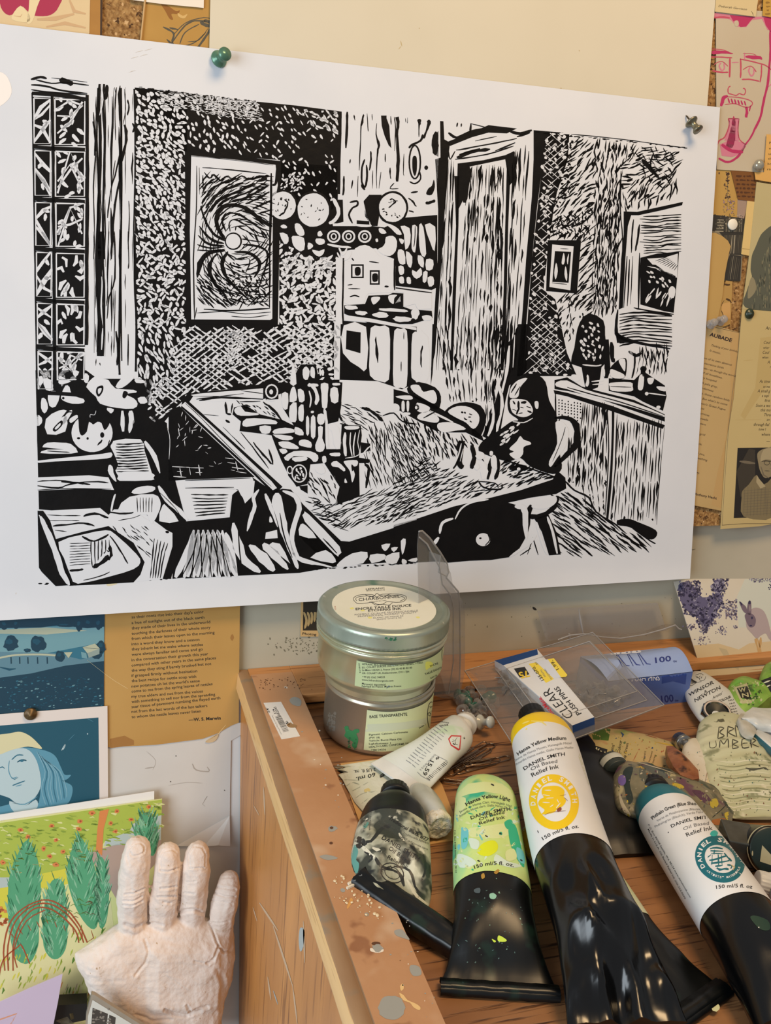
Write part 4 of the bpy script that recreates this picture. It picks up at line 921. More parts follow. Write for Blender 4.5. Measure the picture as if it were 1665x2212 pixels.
# stool/bench seat with stripes
D.blob([(-10,1180),(350,1185),(360,1210),(330,1240),(320,1340),(290,1385),(60,1410),(10,1390),(-20,1300)],W,4,2)
for k in range(7):sk([(40+k*6,1225+k*26),(170,1225+k*24+rnd.random()*10),(310-k*4,1228+k*22)],9,K,5,wob=1.2)
D.poly([(0,1140),(360,1110),(480,1100),(490,1120),(430,1270),(400,1230),(380,1190),(0,1170)],W,4);sk([(0,1125),(200,1118),(470,1108)],6,K,5);sk([(0,1180),(350,1175)],7,K,5)
for k in range(6):sk([(60+k*34,1480),(40+k*52,1640),(20+k*70,1820)],[20,44,40],W,5)
for k in range(5):sk([(75+k*36,1500),(62+k*54,1650),(50+k*70,1820)],8,K,6,wob=1.5)
# dark triangle with scratches left of table
D.poly([(-120,620),(-40,590),(60,690),(500,1100),(0,1120),(-120,1130)],K,2)
field([(-60,620),(150,780),(200,900),(-60,880)],46,34,34,5,2.2,W,3,1.2,shape='s',drop=.2);lattice([(230,940),(350,950),(470,1080),(400,1095)],28,6,.15,1.3,2,3)
lattice([(-110,1000),(150,1010),(130,1100),(-110,1110)],34,6,.05,1.4,3,3)
field([(0,900),(220,900),(400,1080),(200,1100)],60,40,30,3,.3,W,3,.8,shape='s',drop=.4)
# ---- lower left: planter, flowers, drawers, chair (crop 8)
crop(0,800,3.33)
D.poly([(255,0),(620,0),(700,60),(1100,60),(1060,280),(1200,380),(1220,640),(1340,1090),(1665,1090),(1665,1450),(1240,1500),(1240,1180),(1000,1000),(820,1000),(780,1040),(280,1000)],K,2)
# leaves and flowers
for P in ([(700,40),(740,60),(780,70),(830,130),(960,140),(980,160),(900,170),(960,200),(990,240),(960,275),(840,270),(720,240),(690,190),(620,120),(660,60)],[(830,120),(870,60),(920,35),(965,45),(940,80),(880,125)],[(440,180),(470,110),(500,120),(520,180),(600,205),(600,235),(520,240),(450,215)],
          [(345,160),(400,150),(430,180),(400,260),(355,255)],[(300,200),(330,210),(345,270),(320,310),(295,270)],[(330,350),(420,290),(480,290),(440,340),(480,330),(470,440),(340,460)],[(500,290),(520,300),(460,390),(455,350)],[(500,350),(550,320),(560,340),(510,380)],
          [(770,270),(820,280),(800,310),(775,295)],[(610,20),(640,40),(630,90),(605,80)],[(520,0),(570,10),(540,50)],[(430,40),(470,60),(510,80),(450,100),(420,90)],[(310,60),(370,70),(380,140),(330,140)],[(265,60),(300,40),(310,90),(270,110)],
          [(990,200),(1040,190),(1060,230),(1010,240)],[(970,60),(1030,70),(1040,90),(980,90)],[(262,320),(300,340),(300,380),(265,400)]):D.blob(P,W,3,2)
D.blob([(700,120),(740,110),(740,150),(710,190),(690,160)],K,4);D.blob([(705,135),(730,128),(725,155),(708,170)],W,5);D.blob([(890,150),(920,160),(900,200),(880,190)],K,4)
D.blob([(380,420),(440,360),(450,390),(400,440)],K,4);D.blob([(395,415),(430,380),(435,395),(405,425)],W,5);D.ell((455,200),9,9,K,4);sk([(455,330),(490,300),(520,300)],8,K,5)
sk([(560,60),(600,150),(640,210),(700,260)],[50,70,60,40],K,4);sk([(880,290),(885,440)],30,W,3);sk([(940,290),(945,370),(930,450)],[36,40,14],W,3);sk([(900,300),(905,440)],10,K,4);sk([(960,360),(955,420)],5,K,4)
# round vase with a dark bloom
D.ell((665,455),160,150,K,4,28);D.ell((662,450),148,138,W,5,30);D.blob([(560,300),(600,270),(680,270),(760,280),(800,330),(780,400),(750,430),(730,380),(700,370),(670,390),(640,370),(625,440),(590,470),(570,440),(565,370)],K,6,2)
D.ell((735,465),15,20,K,6);sk([(700,540),(735,500)],12,K,6,wob=1.5);D.ell((565,488),12,8,K,6);D.ell((630,490),8,10,K,6);sk([(775,540),(790,500)],7,K,6);sk([(690,290),(680,320),(650,318),(648,340)],4,W,7)
# shelf slabs
for P in ([(305,550),(340,520),(440,520),(510,530),(560,590),(440,600),(290,595),(340,570),(460,570),(330,555)],[(270,650),(500,625),(740,600),(800,590),(800,625),(700,640),(400,655),(280,665)]):D.blob(P,W,3,2)
sk([(340,580),(420,585),(500,590)],7,K,4)
D.poly([(270,770),(640,755),(780,770),(820,860),(600,850),(270,865)],W,3);sk([(270,800),(400,790),(500,800),(600,820)],9,K,4,wob=1);sk([(270,830),(420,845),(500,820),(660,800),(780,810)],9,K,4,wob=1);sk([(440,800),(560,810),(650,820)],16,K,4,wob=1)
sk([(270,860),(500,850),(800,855)],6,K,4)
D.blob([(800,510),(1010,495),(1040,580),(1080,700),(1100,770),(1090,790),(860,795),(850,760),(830,720),(850,680),(820,600)],W,3,2)
for k in range(11):sk([(825+rnd.random()*20,530+k*20),(920,528+k*20+rnd.random()*8),(1030+k*4,522+k*20)],9,K,4,wob=1.3)
D.blob([(850,755),(890,730),(1080,730),(1100,780),(900,795)],W,5,2)
sk([(790,680),(800,740),(835,800)],[30,40,12],W,3)
sk([(830,890),(810,950),(800,1020)],14,W,3)
# chair back (dark) with highlights, seat
D.blob([(1060,420),(1110,380),(1170,380),(1215,440),(1215,600),(1195,700),(1140,750),(1100,660),(1050,540)],K,5,2);sk([(1040,510),(1110,620),(1150,740)],[30,36,10],W,6);sk([(1205,420),(1222,500),(1215,640)],4,W,6)
D.blob([(945,880),(980,845),(1060,830),(1115,840),(1100,870),(1000,890)],W,4,2)
D.blob([(850,1000),(930,910),(1100,890),(1150,930),(1150,1000),(1090,1110),(1060,1040),(980,1040)],W,4,2)
for k in range(6):sk([(985+k*22,915),(990+k*20,1020)],6,K,5,wob=1)
sk([(1140,830),(1200,930),(1290,1010),(1350,1080)],[24,34,34,20],W,5);sk([(1150,880),(1260,990),(1310,1080)],5,K,6,wob=1);D.blob([(1170,970),(1200,980),(1285,1085),(1145,1085)],W,5,2)
# floor and lowest chair
D.poly([(320,1010),(720,990),(780,1040),(960,1010),(1100,1100),(1240,1170),(1240,1250),(1170,1500),(980,1520),(1020,1400),(960,1290),(800,1150),(400,1200)],W,3)
for (P,w) in [([(340,1040),(450,1045),(580,1045)],6),([(360,1080),(480,1080),(570,1080)],6),([(600,1050),(680,1030),(780,1060)],16),([(380,1120),(480,1110),(600,1100),(680,1120)],12),([(395,1150),(480,1160)],6),([(780,1020),(900,1030),(960,1020)],12),([(850,1080),(960,1060),(1010,1040)],5)]:sk(P,w,K,4,wob=1)
D.poly([(270,1010),(310,1010),(360,1080),(400,1210),(460,1400),(520,1545),(400,1552),(300,1450),(280,1420)],K,4)
sk([(290,1050),(350,1180),(410,1340),(450,1460),(500,1545)],[24,40,44,40,20],W,5);sk([(300,1120),(330,1230)],8,K,6);sk([(280,1040),(340,1120)],10,W,6)
D.poly([(395,1215),(600,1160),(780,1120),(960,1240),(1040,1380),(1010,1470),(960,1525),(720,1540),(500,1550)],K,4)
D.blob([(420,1235),(600,1180),(760,1150),(830,1180),(980,1320),(1010,1380),(960,1430),(800,1480),(560,1535),(510,1480),(460,1350)],W,5,2)
for k in range(9):sk([(500,1245+k*20),(560,1245+k*19),(650,1240+k*19)],5,K,6,wob=1.2)
for k in range(6):sk([(655+k*26,1220),(655+k*26,1300),(665+k*20,1420-k*26)],8,K,6,wob=1)
for (P,w) in [([(590,1195),(680,1230),(780,1180)],14),([(790,1190),(860,1290),(920,1390)],10),([(670,1420),(740,1380),(780,1330)],30),([(500,1440),(560,1440),(600,1430)],16),([(790,1260),(800,1330),(770,1360)],26),([(600,1510),(720,1480),(790,1450)],8)]:sk(P,w,K,6,wob=1)
field([(800,1140),(1090,1100),(1100,1400),(1040,1330),(960,1240)],42,40,55,7,.75,K,4,.2,shape='s')
for k in range(5):sk([(1110+k*24,1210+k*8),(1095+k*20,1350),(1080+k*18,1495)],8,K,4,wob=1.2)
sk([(1190,1160),(1215,1165)],16,K,5)
D.poly([(1240,1090),(1665,1080),(1665,1150),(1500,1150),(1350,1170),(1280,1280),(1230,1500),(1170,1500),(1245,1250),(1240,1180)],K,4)
for k in range(7):sk([(1395+k*34,1150),(1350+k*44,1300),(1260+k*64,1490)],[20,46,40],W,5)
for k in range(6):sk([(1420+k*34,1180),(1385+k*44,1320),(1310+k*64,1480)],8,K,6,wob=1.4)
crop()
# top right corner strokes and torn bits of ink along the borders
for (x0,y0,x1,y1,n) in ((292,188,736,243,60),(1160,286,1482,319,40),(85,1262,340,1252,20),(330,1252,900,1216,60)):
    for k in range(n):
        t=rnd.random();D.ell((x0+(x1-x0)*t,y0+(y1-y0)*t+(rnd.random()-.5)*3),2.5+rnd.random()*3,.5+rnd.random()*1.2,K,2,6)
b.build('ink_image',[M_paper,M_ink],pr,label='black relief-printed image of a kitchen interior')
# torn repair patch and smudges in the margin
# ================================================================== papers pinned on the board
P_=lambda h,n=None,r=.75,**k:mat('paper_'+h if not n else n,h,k.pop('c2',h),scale=k.pop('scale',10),rough=r,**k)
M_txt=flat('2B2620',.8)
def proj(P):
    d=np.asarray(P,float)-CAM;z=np.dot(d,CF);return 832.5+FPX*np.dot(d,CR)/z,1106+FPX*np.dot(d,CD)/z
# big cream sheet behind the print
card('blank_sheet',[(455,-30),(1549,-30),(1545,0),(1527,232),(1500,560),(440,400),(452,108)],.0108,
     [P_('D3CCB8',c2='CCC5B0',scale=6,bump=.05),flat('B9A77E')],'large blank cream sheet of paper behind the top of the print','paper',
     lambda D:[D.stroke([a,b_],w,1,1) for a,b_,w in (((865,88),(868,100),2),((866,100),(861,106),1.5),((1301,225),(1303,228),2),((905,60),(906,62),2),((1210,190),(1213,191),2),((1250,108),(1252,111),1.5))])
def d_mag(D):
    D.poly([(-20,-20),(195,-20),(193,72),(-20,50)],0,1)
    D.blob([(0,8),(8,-20),(128,-20),(127,14),(110,32),(84,35),(66,30),(44,12),(26,32),(10,28)],1,2)
    D.blob([(66,-10),(88,-10),(80,15),(70,46),(58,50),(62,20)],2,3);D.blob([(26,34),(44,13),(64,34),(60,48),(30,44)],2,3)
    D.stroke([(80,42),(120,40),(160,30)],10,3,3);D.stroke([(100,58),(140,50),(185,60)],8,3,3);D.stroke([(150,0),(160,24),(185,30)],8,3,3)
    D.stroke([(30,34),(44,36),(48,30)],2,3,4)
card('art_card',[(-25,-30),(195,-30),(192,76),(-25,56)],.0100,[P_('DBC398',c2='D3B98C'),flat('A8284C'),flat('E2CFA2'),flat('C9A67C')],
     'figure study card with a crimson patch in the top left corner','card',d_mag)
b=MB();F=Plane(.0098)
b.prism([F(192,-30),F(221,-30),F(219,100),(F(190,100))],[F(192,-30)-WN*.0012,F(221,-30)-WN*.0012,F(219,100)-WN*.0012,F(190,100)-WN*.0012])
Draw(b,F).poly([(217,-30),(222,-30),(220,100),(216,100)],1,2)
b.build('wooden_strip',[mat('brown_strip','B07F3A','9C6C2E',scale=30,rough=.5),flat('3A2412')],None,'narrow brown strip with a dark edge beside bare cork, top left','strip')
M_sk=flat('66593C');M_stain=flat('8C5A1E');M_sk2=flat('4E4A3E')
def d_sk(D):
    for P,w in (([(352,58),(375,72),(372,92),(385,108)],4),([(372,92),(395,60),(420,45),(455,48)],3),([(388,95),(400,70),(430,52)],2.5),([(375,75),(400,50),(440,38),(470,45)],2),([(432,48),(450,56),(456,50),(440,44)],7),
                 ([(456,60),(440,85),(425,105)],5),([(360,85),(378,105),(376,120)],4),([(395,100),(420,92),(445,70)],2),([(366,60),(385,64)],4),([(405,90),(430,86),(450,60)],1.5)):D.stroke(P,w,1,1,.6,4,.6)
    D.blob([(345,4),(362,12),(380,24),(388,22),(384,30),(370,30),(374,42),(366,40),(356,22)],2,1);D.blob([(384,28),(395,34),(405,30),(398,40),(386,36)],3,2)
card('sketch_paper',[(311,-30),(480,-30),(470,130),(305,110)],.0092,[P_('B98F48',c2='A67C38',scale=14),M_sk2,M_stain,flat('CDA968')],
     'ochre brown paper with a grey pencil sketch beside bare cork','paper',d_sk)
card('white_card',[(275,-30),(441,-30),(440,17),(345,8),(287,0)],.0103,[P_('E8E0D2')],'white card corner pinned above the ochre sketch paper','card')
b=MB();F=Plane(.0104);b.tube([F(314,-30),F(313,3),F(308,50),F(303,98)],.0006,6)
D=Draw(b,F);b.build('cord',flat('C9A470'),None,'thin pale cord hanging across the bare cork at the top','cord')

# --- right-hand column of clippings
def d_deb(D):
    crop(1450,0,7.37);D.text('Deborah Garrison',(745,110),(1200,165),34,1,1,0,.3)
    D.stroke([(1270,175),(1295,215),(1305,255)],8,1,1);crop()
card('name_clipping',[(1548,-30),(1639,-30),(1637,0),(1632,36),(1544,25)],.0106,[P_('CDBB8F'),M_txt],
     'small buff paper strip with a name in handwriting-like type above the crayon face','clipping',d_deb)
M_mag=flat('B02A5E');M_mag2=flat('B8455E');M_mag3=flat('C7788E')
def d_face(D):
    crop(1450,0,7.37)
    S=lambda P,w,m=1,l=2,**k:D.stroke(P,w,m,l,.35,4,.35)
    D.poly([(680,200),(940,235),(1320,270),(1640,250),(1640,480),(1530,480),(1440,300),(1280,320),(1190,430),(1100,430),(1030,420),(950,320),(900,300),(680,290)],3,1)
    D.poly([(930,240),(1320,270),(1260,330),(1190,420),(1100,430),(980,330)],1,2);D.blob([(1000,340),(1060,330),(1070,400),(1020,420)],0,3)
    S([(680,285),(800,270),(930,285)],26,2);D.poly([(1465,280),(1650,250),(1650,560),(1570,500),(1500,400)],1,2)
    S([(1570,490),(1575,800),(1560,1050),(1530,1350),(1480,1550),(1420,1850),(1330,2050),(1260,2200),(1150,2350),(1050,2500),(900,2580),(750,2520)],36);S([(1600,560),(1640,800)],14,3)
    S([(640,840),(800,830),(980,855)],[60,50,14]);S([(640,780),(800,790),(920,830)],12,2);S([(625,905),(800,910),(965,920)],22,2)
    S([(1140,852),(1280,855),(1350,880)],10,2);S([(1180,900),(1290,910),(1410,920),(1440,950)],[30,60,50,10]);S([(1090,940),(1250,970),(1400,1010),(1500,1040),(1585,1110)],18,2);S([(1165,840),(1165,960)],20,3)
    S([(930,930),(930,1100),(925,1230)],26,2);S([(650,1125),(780,1150),(905,1150)],24,2);S([(960,995),(1070,990)],14,3);S([(1100,930),(1105,1100),(1100,1240)],24,2);S([(1435,1030),(1430,1180),(1410,1310)],20,2);S([(1120,1265),(1260,1265),(1400,1295)],22,2)
    S([(680,1030),(740,990),(820,985),(900,1055)],12,2);S([(790,1000),(760,1050),(800,1120),(840,1090),(840,1000)],22,3);S([(1140,1110),(1220,1060),(1290,1065),(1350,1145)],14,2);S([(1250,1070),(1230,1130),(1270,1210),(1310,1170),(1310,1090)],22,3)
    S([(940,1370),(905,1400),(905,1480),(960,1500),(1030,1520),(1080,1490),(1150,1510),(1180,1460),(1165,1410),(1140,1410)],16,2)
    S([(900,1530),(830,1560),(790,1690)],[30,60,50]);S([(880,1540),(1060,1550),(1230,1590),(1290,1640),(1250,1700),(1150,1700),(1010,1650),(850,1665)],14,2)
    for k in range(6):S([(900+k*52,1560+k*10),(925+k*52,1640+k*8)],24,1)
    S([(1190,1700),(1200,1780),(1190,1870)],44);S([(1260,1680),(1240,1770)],22)
    D.poly([(905,1880),(1080,1885),(1060,2080),(1080,2240),(840,2240),(900,2080),(920,1990)],3,2);S([(990,1850),(990,2000),(960,2200),(920,2350)],[20,70,120,120]);S([(900,1890),(1075,1890)],16,2);S([(905,1890),(920,1990),(850,2180),(760,2240),(720,2340)],20,2);S([(1075,1890),(1060,2080),(1085,2220),(1180,2300)],16,2)
    D.poly([(770,2300),(960,2210),(1190,2290),(1130,2440),(960,2500),(800,2480)],3,2);S([(800,2300),(960,2400),(1140,2420)],50,1,3);S([(1350,2050),(1290,2180),(1180,2330)],12,0,3);S([(1640,1300),(1530,1390)],12,3);crop()
card('crayon_drawing',[(1546,15),(1690,28),(1690,375),(1548,366)],.0096,[P_('B9AB92',c2='BEB4A0',scale=8),M_mag,M_mag2,M_mag3],
     'crimson crayon drawing of a moustached face with square glasses on grey paper','drawing',d_face)
def d_lines(seed,x0,x1,y0,y1,n,slope=0,m=1,h=4,words=None):
    def f(D):
        r=random.Random(seed)
        for k in range(n):
            y=y0+(y1-y0)*k/max(1,n-1);x=x0+r.random()*6
            while x < x1-5:
                l=4+r.random()*9;D.stroke([(x,y+(x-x0)*slope),(x+l,y+(x+l-x0)*slope)],h,m,1,.3,1,.9);x += l+2.5
    return f
card('yellow_clipping',[(1650,-30),(1690,-30),(1690,42),(1647,34)],.0105,[P_('B8913F'),flat('8C6A2A')],'ochre clipping in the top right corner','clipping',d_lines(3,1652,1665,6,30,4))
def d_yc(D):
    crop(1450,300,5.53)
    for i,(t,y) in enumerate((('F',60),('w',125),('un',190),('tha',250),('bo',310),('rim',375))):D.text(t,(1168-i*5,y),(1168-i*5+len(t)*24,y+2),28,1,1)
    crop()
card('buff_clipping',[(1656,290),(1690,292),(1690,398),(1632,388),(1630,372),(1650,372)],.0112,[P_('D6A95E',c2='CFA058'),M_txt],'orange-buff clipping held by a clear round pin','clipping',d_yc)
def d_lav(D):
    r=random.Random(4);crop(1450,300,5.53)
    for k in range(70):
        t=r.random();y=400+t*320;x=665+12*math.sin(t*9)+(r.random()-.5)*(30+40*t);D.ell((x,y),4+r.random()*9,3+r.random()*7,1,1,6,r.random()*3,.5)
    for k in range(60):D.ell((620+r.random()*140,730+r.random()*170),3+r.random()*12,2+r.random()*5,r.choice([1,2,2,3]),2,6,r.random()*3,.5)
    D.stroke([(668,420),(672,600),(668,800)],5,3,1);D.ell((570,410),10,14,1,1,7);crop()
card('flower_card',[(1547,364),(1582,368),(1596,432),(1593,473),(1530,468)],.0088,[P_('B8944E',c2='AE8A48'),flat('5A4436'),flat('8A7290'),flat('5C6050')],'tan card with a sprig of lavender behind the brown clipping','card',d_lav)
card('brown_clipping',[(1578,366),(1632,371),(1637,390),(1630,436),(1594,431)],.0094,[P_('7A4E22',c2='6E4419'),flat('4F2C10')],'dark brown clipping below the crayon face','clipping',d_lines(8,1588,1630,380,424,6,.03))
card('lilac_slip',[(1593,430),(1616,432),(1607,472),(1592,470)],.0090,[P_('9C8678')],'dull mauve slip of paper under the brown clipping','paper')
def d_books(D):
    r=random.Random(5);crop(1450,300,5.53)
    D.poly([(460,900),(880,950),(855,1130),(455,1100)],1,1)
    for k in range(9):D.stroke([(520+r.random()*30,965+k*17),(620+r.random()*10,970+k*17)],8,2+k % 2,2,.2)
    for k in range(16):x=650+k*13;D.stroke([(x,950+r.random()*20),(x-10,1110)],4,r.choice([2,3]),2,.2)
    D.poly([(560,1100),(865,1130),(835,1390),(700,1380),(640,1200)],1,1)
    for k in range(13):x=640+k*17;D.stroke([(x,1150),(x-8,1260),(x-16,1370)],r.choice([4,8,11]),r.choice([2,3,3]),2,.2)
    D.poly([(700,1380),(835,1400),(820,1700),(620,1690),(650,1500)],1,1)
    for k in range(6):x=720+k*20;D.stroke([(x,1400+r.random()*40),(x-20,1550),(x-40,1680)],r.choice([4,9,12]),r.choice([2,3]),2,.2)
    for k in range(60):D.ell((470+r.random()*380,905+r.random()*160),4+r.random()*8,3+r.random()*5,r.choice([1,2,3]),3,6)
    crop()
card('bookshelf_print',[(1532,463),(1609,472),(1600,606),(1555,606),(1525,590)],.0089,[P_('7D7460'),flat('2E2B26'),flat('A79E88'),flat('5B5546')],'dark monochrome picture of bookshelves behind the white round pin','picture',d_books)
card('cream_strip',[(1614,434),(1632,436),(1620,553),(1601,549)],.0098,[P_('D9BE7E',c2='CFB272'),flat('A8905A')],'narrow cream paper strip beside the bookshelf picture','strip',lambda D:D.stroke([(1603,537),(1621,539)],1.5,1,1,0))
card('tan_cutout',[(1520,505),(1545,503),(1560,510),(1572,520),(1578,532),(1574,548),(1566,590),(1560,640),(1548,700),(1500,700)],.0102,[P_('BC9A5C',c2='B08E50',scale=7)],'tan paper cut-out with a rounded head beside the bookshelf picture','cutout')
def d_t2(D):
    crop(1450,300,5.53)
    for P,w in (([(650,1915),(690,1925),(715,1960)],22),([(630,1930),(605,1970),(600,2000)],6),([(595,2050),(620,2110),(640,2160)],8),([(590,1700),(640,1740),(700,1740)],20)):D.stroke(P,w,1,1,.4,3,1)
    D.poly([(600,1970),(700,1950),(705,2150),(640,2150),(600,2050)],2,1);crop()
card('stained_slip',[(1568,606),(1582,608),(1578,700),(1545,712),(1552,650)],.0092,[P_('B08C4E'),flat('4A3215'),flat('C79C5E')],'stained tan slip with dark marks on the cork','paper',d_t2)
def d_st(D):
    crop(1450,300,5.53);r=random.Random(6)
    D.blob([(1189,1040),(1280,1020),(1300,2000),(880,2010),(905,1800),(960,1660),(945,1560),(960,1400),(1000,1300),(1060,1160),(1110,1100)],1,1,4)
    D.blob([(1000,1700),(1010,1800),(960,1880),(910,1900),(925,1740),(960,1650)],2,2)
    for k in range(150):
        x=960+r.random()*260;y=1100+r.random()*880
        if x > 1180-.3*(y-1040)*.8:D.stroke([(x,y),(x+r.random()*6-3,y+20+r.random()*60)],4+r.random()*6,r.choice([2,3,4]),3,.5)
    crop()
card('statue_photo',[(1634,393),(1690,402),(1690,672),(1603,668),(1618,552)],.0101,[P_('B5A878',c2='BCAF84',scale=9),flat('56584A'),flat('8A8266'),flat('3E4238'),flat('777A62')],'photo card of a grey-green weathered head of stone above the poem with a portrait','card',d_st)
# AUBADE clipping
def d_aub(D):
    crop(1450,680,4.423)
    D.text('AUBADE',(362,200),(573,262),34,1,1,.035)
    L=[('Thinking of your birthday',380,300,640,362,.3),('Is music.',362,348,468,378,.3),('n out of its own absence',275,412,575,488,.12),('s a nacreous birth',270,460,497,517,.12),('gones—as though the world',268,508,612,595,.12),('d of all hostilities.',266,552,485,612,.12),('very hospital',262,600,430,645,.12),
         ("s. A pale gray,",258,650,438,700,.12),('tenderness',262,700,398,738,.12),('lons, those random folds',250,748,553,828,.12),("ght. But what's to come",240,795,532,868,.12),("thoven's Great Fugue",234,842,515,915,.12),('prescot',232,890,312,910,.12),('nd cornices',226,936,360,972,.12),('and swells',222,985,348,1016,.12),
         ('that earn',218,1030,325,1060,.12),('ling',214,1080,256,1092,.12),('able grid',208,1130,320,1158,.12),('miracle,',204,1225,290,1248,.12),('ers',200,1270,230,1278,.12),('eside you,',196,1315,316,1348,.12),('r breathing',194,1362,342,1400,.12),('ight,',190,1408,244,1422,.12),('beauty',186,1500,266,1522,.12)]
    for t,x0,y0,x1,y1,sh in L:D.text(t,(x0,y0),(x1,y1),20,1,1,.004,sh)
    D.text('—Anthony Hecht',(186,1715),(432,1765),24,1,1,.02);D.stroke([(420,120),(648,172)],3,1,1,0);D.poly([(560,150),(650,175),(520,1860),(380,1820),(440,1500),(530,1150),(565,700)],2,.5);crop()
card('poem_clipping',[(1535,700),(1600,719),(1590,850),(1578,920),(1561,1104),(1480,1088),(1500,690)],.0104,[P_('C2A572',c2='B79963',scale=6),flat('2A1C1C',.8),P_('BC9A64')],'yellowed poem clipping with a bold one-word title, half behind the print','clipping',d_aub)
def d_poem2(D):
    crop(1450,680,4.423)
    for t,x,y,h in (('As I',898,140,30),('Coul',882,277,28),('wher',878,325,24),('Coul',872,372,28),('when',868,418,24),('A w',916,465,28),('r',940,510,24),('As time',840,648,28),('as ma',876,696,24),('A small g',822,740,28),('a sapl',864,785,26),('first',890,832,28),('Soon a wo',806,878,28),('this mo',852,922,28),('Throu',886,968,28),('am',910,1012,22),('through fiel',786,1060,28),('now I',832,1105,26),('where',862,1155,28)):
        w=text_mesh(t,.006,.3)[2];l=w*h/.70*.80;D.text(t,(x,y),(x+l,y+l*.02),h,1,1,.006,.3)
    D.stroke([(908,1210),(940,1210)],4,1,1,0)
    D.poly([(632,1272),(1000,1268),(1000,1930),(595,1942)],2,1)
    D.poly([(740,1280),(800,1290),(800,1700),(660,1740),(620,1500)],3,2);D.stroke([(650,1400),(800,1420)],26,4,3)
    D.blob([(820,1330),(860,1290),(920,1272),(980,1275),(985,1500),(900,1560),(850,1500),(830,1420)],5,3,4);D.blob([(880,1290),(980,1280),(980,1380),(900,1380),(850,1400)],6,4)
    D.stroke([(860,1400),(900,1395),(960,1400)],10,1,5);D.ring((912,1415),26,20,4,3,6,14);D.stroke([(890,1490),(940,1492)],5,3,5);D.stroke([(945,1420),(960,1460),(940,1470)],6,4,5);D.stroke([(855,1450),(880,1530),(930,1560)],14,4,5)
    D.blob([(812,1530),(860,1620),(920,1600),(985,1560),(990,1925),(690,1928),(670,1750),(680,1680),(740,1620)],7,3,3);D.poly([(815,1530),(840,1570),(900,1640),(850,1660),(810,1600)],8,4);D.stroke([(900,1640),(905,1920)],6,4,5)
    for k in range(9):D.stroke([(700+k*32,1640+k*4),(690+k*32,1920)],3,4,5)
    for k in range(10):D.stroke([(690,1680+k*26),(985,1660+k*26)],2.5,4,5)
    D.stroke([(482,2010),(700,1995),(990,1995)],4,1,1,0);D.stroke([(664,0),(640,350),(590,700),(545,1100),(515,1500),(484,2010)],3,4,1,0)
    D.stroke([(610,1005),(860,1002)],5,9,.6);D.stroke([(690,440),(780,430)],10,9,.6);D.poly([(850,220),(950,210),(950,620),(760,900),(700,1000),(660,960),(800,700)],9,.5);crop()
card('poem_page',[(1603,668),(1690,674),(1690,1128),(1640,1137),(1556,1143),(1568,960),(1585,860)],.0113,
     [P_('C6B27C',c2='BCA772',scale=6),flat('33291C',.8),flat('1E1B18'),flat('3A342A'),flat('6F6553'),flat('8E8163'),flat('A89A78'),flat('7F7253'),flat('A99B78'),P_('BBA46C')],'cream poem page with a monochrome portrait photo of a person in a checked shirt','clipping',d_poem2)
# --- below the board, left
M_b0,M_b1,M_b2,M_b3,M_b4=flat('2F6F86'),flat('0E3A4E'),flat('6F9CA6'),flat('B4B9A0'),flat('144C62')
def d_land(D):
    crop(0,1300,2.973);r=random.Random(2)
    D.poly([(-20,200),(0,150),(300,160),(668,150),(668,260),(300,330),(-20,320)],2,1);D.poly([(-20,180),(300,165),(560,185),(300,210),(-20,205)],3,2);D.poly([(-20,320),(350,330),(520,370),(668,330),(668,420),(-20,520)],6,1.5)
    D.poly([(-20,490),(200,460),(420,410),(668,380),(668,690),(-20,740)],1,2)
    D.poly([(-20,110),(668,60),(668,160),(560,170),(380,150),(260,165),(-20,170)],1,3)
    for (x,y,a,b_) in ((70,270,48,48),(245,270,48,50),(175,312,22,12),(385,350,28,34),(30,150,26,28),(105,145,24,26),(510,150,22,40),(570,140,26,30),(635,145,26,34),(650,290,28,40),(420,150,60,14),(620,340,40,30)):D.ell((x,y),a,b_,1,4,16,0,.35);D.ell((x-a*.2,y-b_*.3),a*.5,b_*.4,4,5,12,0,.5)
    D.stroke([(-10,362),(100,342),(260,338),(360,345)],12,3,4,0,3)
    for x in (70,125,178,240,302):D.stroke([(x,355),(x+2,398)],7,1,5,0)
    D.poly([(530,292),(610,268),(640,300),(560,330)],3,6);D.poly([(560,330),(640,300),(638,335),(570,360)],5,6);D.poly([(410,325),(466,322),(440,362)],3,6);D.poly([(520,320),(555,330),(560,365),(525,360)],2,6);D.stroke([(0,420),(60,435),(100,430)],14,4,4);D.stroke([(530,294),(610,300),(636,300)],3,1,7)
    for k in range(240):
        x,y=r.random()*660,480+r.random()*220
        if y > 500-(x*.15) :D.ell((x,y),3+r.random()*9,1.5+r.random()*3,r.choice([0,4,4,2]) if r.random() < .8 else 4,4,6,-.2)
    D.stroke([(560,375),(668,458)],1.5,3,7,0);crop()
card('landscape_postcard',[(-40,1290),(226,1290),(224,1525),(-40,1545)],.0055,[M_b0,M_b1,M_b2,M_b3,M_b4,flat('8FA09A'),flat('5C8494')],'teal-toned landscape postcard with fields and a barn','postcard',d_land)
